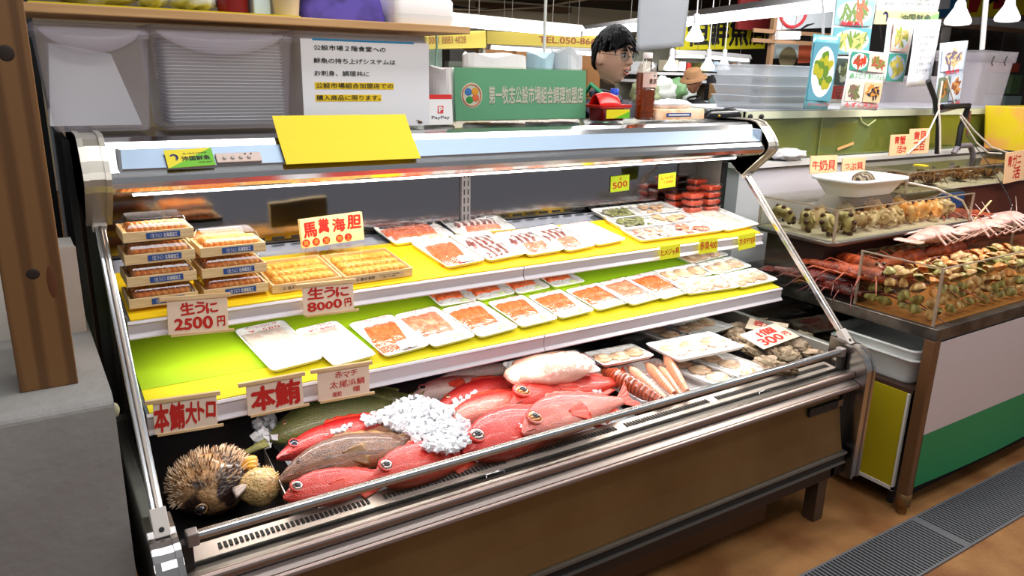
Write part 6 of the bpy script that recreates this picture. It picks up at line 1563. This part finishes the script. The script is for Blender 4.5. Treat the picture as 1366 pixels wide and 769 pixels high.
row = [(858, 868, 82, 96, 0), (869, 876, 84, 96, 4), (895, 905, 80, 95, 8), (906, 915, 82, 95, 0), (917, 922, 84, 95, 2), (935, 944, 84, 96, 5), (952, 959, 82, 96, 1), (960, 967, 85, 96, 0), (977, 984, 84, 97, 3), (985, 1000, 80, 97, 0)]
for i, (x0, x1, y0, y1, c) in enumerate(row):
    px_box('carton', cl_[c][0] + ' carton on the far wall shelf, ' + ('first', 'second', 'third', 'fourth', 'fifth', 'sixth', 'seventh', 'eighth', 'ninth', 'last')[i] + ' from the left', 'carton', x0, x1, y0, y1, 5.0, .2, mat('carton ' + cl_[c][0], cl_[c][1], .6), 'cartons on the far shelf')
ct = thing('far_counter', 'far counter of the stall behind, cluttered with bags', 'counter', (0, 0, 0))
MB().bx(oY(845, 150, 4.2).x, oY(1000, 150, 4.2).x, 4.2, 4.9, 0, oY(920, 158, 4.3).z).build('body', mat('grey counter', (120, 118, 116), .6), ct)
for i, (x, y, r, c, l) in enumerate(((862, 128, .16, (150, 160, 120), 'greenish plastic bag left of the hat woman'), (884, 122, .15, (200, 204, 196), 'cloudy plastic bag beside the tea bottle'), (903, 120, .13, (110, 150, 100), 'green plastic bag on the far counter'), (890, 143, .10, (210, 90, 110), 'pink red package on the far counter'), (905, 140, .10, (214, 190, 160), 'beige package on the far counter'), (912, 128, .14, (170, 176, 170), 'grey plastic bag left of the hat woman'))):
    sd = Vector((i * 3., 1, 0)); q = oY(x, y, 4.35)
    tag(MB().ball(q, (r, r * .8, r * .9), 22, 14, fn=lambda d: 1 + .35 * noise.noise(d * 2.4 + sd) + .15 * noise.noise(d * 6)).build('shopping_bag', mat('bag ' + str(c), c, .4)), l, 'bag')
px_box('cardboard_box', 'brown cardboard box with a green print on the far counter', 'cardboard box', 973, 992, 112, 134, 4.4, .3, mat('cardboard', (170, 128, 84), .7))
px_box('foam_box', 'white foam box leaning right of the cardboard box', 'foam box', 970, 998, 137, 158, 4.1, .4, mat('dirty foam', (206, 210, 214), .6))
px_box('foam_box', 'white foam box on the floor side, behind the black tape holder', 'foam box', 990, 1002, 90, 150, 4.5, .4, mat('dirty foam', (206, 210, 214), .6))
px_box('black_printer', 'black machine on the far counter above the hat woman', 'machine', 956, 972, 118, 156, 4.6, .2, black_p)
px_box('dark_machine', 'dark appliance under the far wall shelf', 'machine', 952, 980, 100, 114, 4.9, .3, mat('dark appliance', (60, 60, 64), .5))
for x, s, l in ((895, .9, 'far lamp hanging left of the yellow sign light'), (944, .9, 'far lamp hanging under the yellow shop sign, left'), (965, .9, 'far lamp hanging under the yellow shop sign, right')): bulb(l, (x, 90), 4.4, 1.5)
bulb('white spot lamp in front of the yellow shop sign', (927, 50), 1.6, 1.0)
t = thing('office_chair', 'grey green office chair behind the hat woman', 'chair', oY(953, 150, 4.25))
MB().ball((0, 0, .05), (.12, .05, .13), 20, 12).build('backrest', mat('grey green chair fabric', (96, 112, 108), .7), t); MB().tube([(0, 0, -.10), (0, 0, -.45)], .03, 8).build('post', black_p, t); MB().ball((-.05, -.1, -.12), (.2, .2, .04), 18, 8).build('seat', MATS['grey green chair fabric'], t)
# right far side above the tank: sign boards and dark shop
t = sign('colourful sign board at the top right, yellow and red with black brush strokes', (1296, -22), (1380, -24), (1296, 23), 2.6, mat('sign yellow', (226, 196, 30), .5), [])
MB().prism([(.0, 0), (.28, 0), (.16, -.26), (.0, -.26)], .001, .004, ax=2).build('red_area', mat('sign red', (170, 30, 30), .5), t); MB().bx(.45, .75, -.24, -.1, .001, .004).build('red_area', MATS['sign red'], t)
MB().tube([(.30, -.14, .006), (.36, -.17, .006), (.44, -.15, .006), (.52, -.18, .006)], [.01, .022, .014, .006], 8).build('brush_stroke', blk_ink, t)
t = sign('blue and white sign board left of the yellow one', (1256, -22), (1294, -22), (1256, 22), 2.62, mat('sign blue', (50, 110, 160), .5), []); MB().bx(0, .18, -.22, -.10, .001, .004).build('white_area', white_p, t)
tag(MB().bx(oY(1262, 30, 2.5).x, oY(1420, 30, 2.5).x, 2.2, 2.6, oY(1300, 36, 2.4).z, oY(1300, 26, 2.4).z).build('awning_edge', mat('grey awning', (150, 150, 150), .5)), 'grey awning edge below the sign boards at the top right', 'awning')
tag(MB().bx(oY(1262, 80, 3.0).x, min(9.3, oY(1420, 80, 3.0).x), 3.0, 3.1, 0, oY(1300, 34, 3.0).z).build('dark_backdrop_cabinet', mat('dark cabinet', (52, 50, 48), .6, col2=(76, 70, 64), cs=4)), 'dark cabinet behind the tall clear bin', 'cabinet')
for i, (x0, x1, y0, y1, c) in enumerate(((1346, 1360, 84, 96, (150, 60, 40)), (1349, 1362, 100, 126, (70, 96, 60)), (1340, 1362, 128, 146, (130, 150, 150)), (1345, 1366, 150, 178, (90, 96, 104)), (1346, 1366, 182, 205, (110, 110, 116)))):
    px_box('shelf_package', ('brick red', 'dark green', 'pale grey', 'slate grey', 'grey')[i] + ' package among the goods at the far right edge', 'package', x0, x1, y0, y1, 2.2, .2, mat('goods %d' % i, c, .5))
rod('pale_cable', 'pale cable sagging under the dark ceiling', [oZ(590, 12, 2.2), oZ(650, 14, 2.2), oZ(720, 10, 2.2), oZ(800, -4, 2.2)], .012, mat('pale cable', (180, 160, 130), .5), 'cable')
rod('black_cable', 'black cable bundle above the long fluorescent light', [oZ(600, 8, 2.25), oZ(640, 14, 2.25), oZ(690, 12, 2.25)], .02, black_p, 'cable')
for i, (a, b) in enumerate((((590, 4), (760, 14)), ((600, -6), (840, -4)))):
    p0_, p1_ = oZ(*a, 2.34), oZ(*b, 2.34); d = p1_ - p0_
    tag(MB().bx(0, d.length, -.06, .06, -.04, .04, M=frame(p0_, d, Vector((0, 0, 1)).cross(d))).build('ceiling_joist', mat('brown joist', (110, 78, 46), .6)), ('lower', 'upper')[i] + ' brown joist under the dark ceiling boards', 'joist')
# ================================================================== people
skin_m = mat('light skin', (238, 188, 158), .5, sss=.15); skin_t = mat('tan skin', (206, 156, 124), .55)
hair_m = mat('black hair', (9, 8, 9), .6, bump=.6, bs=120, spec=.25)
def gz(x, s): return exp(-(x / s) ** 2)
def head_fn(k):
    def fn(d):
        x, y, z = d.x * .094, d.y * .071, d.z * .122
        if d.z < 0: y *= 1 - .40 * (-d.z) ** 1.7; x *= 1 - (.10 if d.x > 0 else .25) * (-d.z) ** 1.5
        if d.x > .2:
            x -= .010 * gz(abs(y) - .031, .014) * gz(z - .014, .013)
            x += .005 * gz(abs(y) - .028, .020) * gz(z - .034, .008)
            nose = gz(y, .0095) * (1 if z > -.018 else gz(z + .018, .006)) * max(0, min(1, (.024 - z) / .040))
            x += .024 * nose
            x += .006 * gz(abs(y) - .011, .006) * gz(z + .018, .007)
            x += .007 * gz(y, .020) * gz(z + .044, .006) + .008 * gz(y, .018) * gz(z + .063, .007) - .006 * gz(y, .020) * gz(z + .054, .004)
            x += .007 * gz(y, .022) * gz(z + .092, .016)
            x += .004 * gz(abs(y) - .042, .016) * gz(z + .014, .018)
        return Vector((x, y, z))
    return fn
def skinned(vs, es, rad, sub=2):
    me = bpy.data.meshes.new('rig'); me.from_pydata([tuple(v) for v in vs], es, [])
    o = bpy.data.objects.new('rig', me); COL.objects.link(o)
    m = o.modifiers.new('skin', 'SKIN'); m.use_smooth_shade = True
    for i, r in enumerate(rad): me.skin_vertices[0].data[i].radius = (r, r); me.skin_vertices[0].data[i].use_root = (i == 0)
    s = o.modifiers.new('sub', 'SUBSURF'); s.levels = sub; s.render_levels = sub
    dg = bpy.context.evaluated_depsgraph_get(); dg.update()
    ev = bpy.data.meshes.new_from_object(o.evaluated_get(dg))
    v = [tuple(p.co) for p in ev.vertices]; f = [tuple(p.vertices) for p in ev.polygons]
    bpy.data.objects.remove(o); bpy.data.meshes.remove(ev)
    return v, f
def person(label, base, yaw, hgt, tilt, mats, hair=True, arms='down', glasses=False, hat=False, open_mouth=False, sit=False):
    """base: the floor point under the hips; local +x is the way the figure faces"""
    t = thing('person', label, 'person', base, (0, 0, yaw))
    k = hgt / 1.72
    J = {}; vs = []; es = []; rd = []
    def j(n, p, r, par=None):
        J[n] = len(vs); vs.append(Vector(p) * k); rd.append(r * k)
        if par: es.append((J[par], J[n]))
    j('hip', (0, 0, .95), .125); j('waist', (0, 0, 1.08), .115, 'hip'); j('chest', (.0, 0, 1.28), .13, 'waist'); j('sh', (-.005, 0, 1.40), .085, 'chest'); j('neck', (.0, 0, 1.455), .052, 'sh'); j('nk2', (.018, 0, 1.53), .050, 'neck')
    for s, n in ((1, 'l'), (-1, 'r')):
        j('s' + n, (-.005, .165 * s, 1.375), .058, 'sh'); j('e' + n, (.0, .215 * s, 1.10), .042, 's' + n); j('w' + n, (.10, .21 * s, .88), .028, 'e' + n)
        j('p' + n, (.125, .205 * s, .82), .026, 'w' + n)
        for q, (dy, ln, dz) in enumerate(((-.024, .060, .0), (-.008, .072, 0), (.008, .068, 0), (.024, .055, 0))):
            j('f%d' % q + n, (.145, (.205 + dy) * s, .775), .0092, 'p' + n); j('g%d' % q + n, (.155 - .004 * q, (.205 + dy) * s, .775 - ln * .8), .0078, 'f%d' % q + n)
        j('t' + n, (.165, .178 * s, .815), .0105, 'p' + n); j('u' + n, (.185, .165 * s, .775), .009, 't' + n)
        j('h' + n, (.0, .095 * s, .88), .098, 'hip'); j('k' + n, (.015, .105 * s, .48), .060, 'h' + n); j('a' + n, (-.01, .11 * s, .09), .040, 'k' + n); j('b' + n, (.12, .12 * s, .04), .036, 'a' + n)
    v, f = skinned(vs, es, rd)
    mb = MB(); mb.add(v, f, 0, True)
    hc = Vector((.03, 0, 1.605)) * k
    HM = T(hc) @ Rz(tilt[1]) @ Ry(tilt[0]) @ S(k, k, k)
    fn = head_fn(k); rings = []
    n_, m_ = 72, 56
    for a in range(m_ + 1):
        th = pi * min(max(a / m_, .01), .99)
        rings.append([tuple(fn(Vector((sin(th) * cos(2 * pi * b / n_), sin(th) * sin(2 * pi * b / n_), -cos(th))))) for b in range(n_)])
    mb.loft(rings, 0, True, True, True, HM)
    for s in (1, -1): mb.ball((-.010, .078 * s, -.006), (.019, .013, .033), 14, 10, 0, HM)
    body = mb.build('body', [mats['skin']], t)
    r = body.modifiers.new('fuse', 'REMESH'); r.mode = 'VOXEL'; r.voxel_size = .0045; r.use_smooth_shade = True
    dg = bpy.context.evaluated_depsgraph_get(); dg.update()
    one = bpy.data.meshes.new_from_object(body.evaluated_get(dg)); body.modifiers.clear(); body.data = one
    import bmesh
    bm = bmesh.new(); bm.from_mesh(one); left = set(bm.verts); parts_ = []
    while left:                                  # keep the one outer skin, drop the pockets inside it
        st = [left.pop()]; isl = list(st)
        while st:
            for e_ in st.pop().link_edges:
                for v_ in e_.verts:
                    if v_ in left: left.remove(v_); st.append(v_); isl.append(v_)
        parts_.append(isl)
    parts_.sort(key=len, reverse=True)
    bmesh.ops.delete(bm, geom=[v_ for q_ in parts_[1:] for v_ in q_], context='VERTS'); bm.to_mesh(one); bm.free()
    print('BODY ISLANDS', [len(q_) for q_ in parts_][:6])
    if not one.materials: one.materials.append(mats['skin'])
    for s in (1, -1):
        e = MB().ball((.0785, .031 * s, .013), (.011, .012, .0075), 14, 10, 0, HM).build('eye', mat('eye white', (230, 226, 222), .2), t)
        MB().ball((.0875, .031 * s - .001, .012), (.004, .0058, .0062), 12, 8, 0, HM).build('iris', mat('dark iris', (24, 16, 12), .1), e)
        MB().tube([HM @ Vector((.082, (.031 - .015) * s, .020)), HM @ Vector((.0885, .031 * s, .0235)), HM @ Vector((.078, (.031 + .016) * s, .019))], [.0014, .0022, .0012], 6).build('eyelid', hair_m, e)
        MB().tube([HM @ Vector((.089, .014 * s, .033)), HM @ Vector((.090, .030 * s, .038)), HM @ Vector((.076, .050 * s, .034))], [.0022, .0030, .0014], 6).build('eyebrow', hair_m, t)
    lipm = mat('lips', (186, 116, 100), .45)
    lp_ = MB()
    up = [HM @ Vector((.0845 + .006 * gz(y, .014), y, -.046 + .002 * gz(y, .004) * -1 + .004 * gz(y, .012))) for y in (-.022, -.013, -.005, 0, .005, .013, .022)]
    lo = [HM @ Vector((.0825 + .006 * gz(y, .014), y, -.050 - (.016 if open_mouth else .008) * gz(y, .015))) for y in (-.022, -.013, -.005, 0, .005, .013, .022)]
    rr_ = [.0012, .003, .0042, .0036, .0042, .003, .0012]
    lp_.tube(up, [x * k for x in rr_], 8); lp_.tube(lo, [x * k * 1.15 for x in rr_], 8); lp_.build('lips', lipm, t)
    if open_mouth:
        MB().ball((.0855, 0, -.0545), (.004, .015, .0065), 16, 8, 0, HM).build('mouth', mat('mouth dark', (50, 16, 16), .4), t)
        MB().bx(.0875, .0905, -.011, .011, -.0515, -.0495, M=HM).build('teeth', mat('teeth', (230, 224, 212), .3), t)
    # hair: a cap over the skull, fringe to the side
    def hair_fn(d):
        p = fn(d); return p + Vector((d.x * .016, d.y * .013, d.z * .014 + .004))
    hr = MB(); rg = []
    for a in range(30):
        ring = []
        for b in range(64):
            ph = 2 * pi * b / 64; fr = (1 + cos(ph)) / 2
            # how low the hair comes: forehead line in front, nape behind, above the ear at the sides
            low = -.52 + (1.02) * fr ** 1.0 + .36 * gz(abs(sin(ph)) - 1, .10) * (1 if cos(ph) < .35 else .5) + .05 * sin(ph * 9) * fr + .03 * sin(ph * 23)
            zc = .995 - (.995 - low) * (1 - a / 29)
            rxy = sqrt(max(0, 1 - zc * zc)); d = Vector((rxy * cos(ph), rxy * sin(ph), zc))
            p = hair_fn(d); nn2 = .004 * noise.noise(Vector((ph * 5, a * .25, 1)))
            ring.append(tuple(HM @ (p + d * nn2)))
        rg.append(ring)
    hr.loft(rg, 0, True, True, True); hr.build('hair', hair_m, t)
    if hair:
        tuft = MB(); rs2 = random.Random(4)
        for q in range(90):
            ph = rs2.uniform(-2.9, 2.9); zc = rs2.uniform(.25, .97); rxy = sqrt(1 - zc * zc); d = Vector((rxy * cos(ph), rxy * sin(ph), zc))
            p = hair_fn(d); dn = Vector((.4 * d.x + .3, .5 * d.y, -.75)).normalized()
            tuft.tube([HM @ (p - d * .002), HM @ (p + d * .004 + dn * .018), HM @ (p + d * .001 + dn * .036)], [.0045, .0035, .0006], 5)
        tuft.build('hair_locks', hair_m, t)['kind'] = 'stuff'
    if glasses:
        gm_ = mat('thin metal frame', (120, 116, 116), .25, .9); g = MB()
        for s in (1, -1):
            g.tube([HM @ Vector((.096 - .010 * abs(cos(a_)) * (1 if cos(a_) * s > 0 else 0), .033 * s + .0205 * cos(a_), .008 + .0165 * sin(a_))) for a_ in [2 * pi * q / 28 for q in range(29)]], .0011, 6)
            g.tube([HM @ Vector((.088, .053 * s, .012)), HM @ Vector((.04, .080 * s, .014)), HM @ Vector((-.01, .083 * s, .012))], .0011, 6)
        g.tube([HM @ Vector((.097, -.013, .010)), HM @ Vector((.100, 0, .013)), HM @ Vector((.097, .013, .010))], .0011, 6)
        go = g.build('glasses', gm_, t)
        for s in (1, -1): MB().lathe([(.0001, 0), (.0195, 0), (.0195, .0006)], 24, M=HM @ T(.096, .033 * s, .008) @ Ry(pi / 2) @ S(.8, 1, 1)).build('lens', glassm, go)
    if hat:
        hm = mat('straw brown hat', (150, 108, 70), .7)
        MB().lathe([(.135, .0), (.15, -.018), (.152, -.02), (.10, .018), (.092, .075), (.07, .092), (.01, .096)], 32, M=HM @ T(-.008, 0, .055)).build('hat', hm, t)
    # clothes: shirt shell over torso and arms, apron strap, trousers
    def shell(names, grow, name, m, floor_z=None):
        ids = [J[n] for n in names]; mp = {o_: i for i, o_ in enumerate(ids)}
        v2, f2 = skinned([vs[i] for i in ids], [(mp[a], mp[b]) for a, b in es if a in mp and b in mp], [rd[i] + grow * k for i in ids])
        return MB().add(v2, f2, 0, True).build(name, m, t)
    shell(['hip', 'waist', 'chest', 'sh', 'sl', 'el', 'sr', 'er'], .014, 'shirt', mats['shirt'])
    shell(['hip', 'hl', 'kl', 'al', 'hr', 'kr', 'ar'], .012, 'trousers', mats['pants'])
    for s, n in ((1, 'l'), (-1, 'r')): MB().ball(vs[J['b' + n]] - Vector((.03, 0, 0)) * k, (.12 * k, .048 * k, .042 * k), 18, 10).build('shoe', black_p, t)
    MB().tube([Vector((.062 * cos(a_) - .004, .070 * sin(a_), 1.432 - .022 * cos(a_))) * k for a_ in [2 * pi * q / 24 for q in range(25)]], .012 * k, 8).build('collar', mats['shirt'], t)
    if mats.get('apron'):
        for s in (-1,):
            MB().tube([Vector((-.10, .075 * s, 1.40)) * k, Vector((-.02, .078 * s, 1.485)) * k, Vector((.085, .078 * s, 1.43)) * k, Vector((.135, .07 * s, 1.25)) * k], .010 * k, 8).build('apron_strap', mats['apron'], t)
        MB().grid(lambda u, v: (.16 * k - .05 * k * (2 * u - 1) ** 2, (u - .5) * .34 * k, (.55 + .72 * v) * k), 14, 10).build('apron', mats['apron'], t, solid=.004)
    return t
hp_ = oY(818, 76, 1.02)
hc_w = hp_
yaw = -1.50
km = 1.60 / 1.72
off = Vector((.03 * cos(yaw), .03 * sin(yaw), 0)) * km
person('shopkeeper with black hair and thin glasses, speaking, behind the display case', (hc_w.x - off.x, hc_w.y - off.y, hc_w.z - 1.605 * km), yaw, 1.60, (.10, .12), {'skin': skin_m, 'shirt': mat('navy shirt', (24, 28, 46), .7), 'pants': mat('dark trousers', (30, 30, 34), .7), 'apron': mat('green apron', (40, 150, 96), .6)}, glasses=True, open_mouth=True)
hw = oY(927, 110, 3.9)
k2 = 1.5 / 1.72
person('woman in a brown hat and dark clothes at the far counter', (hw.x, hw.y, hw.z - 1.605 * k2), pi + .2, 1.5, (.35, 0), {'skin': skin_t, 'shirt': mat('black coat', (22, 22, 26), .7), 'pants': mat('dark trousers', (30, 30, 34), .7)}, hair=False, hat=True)
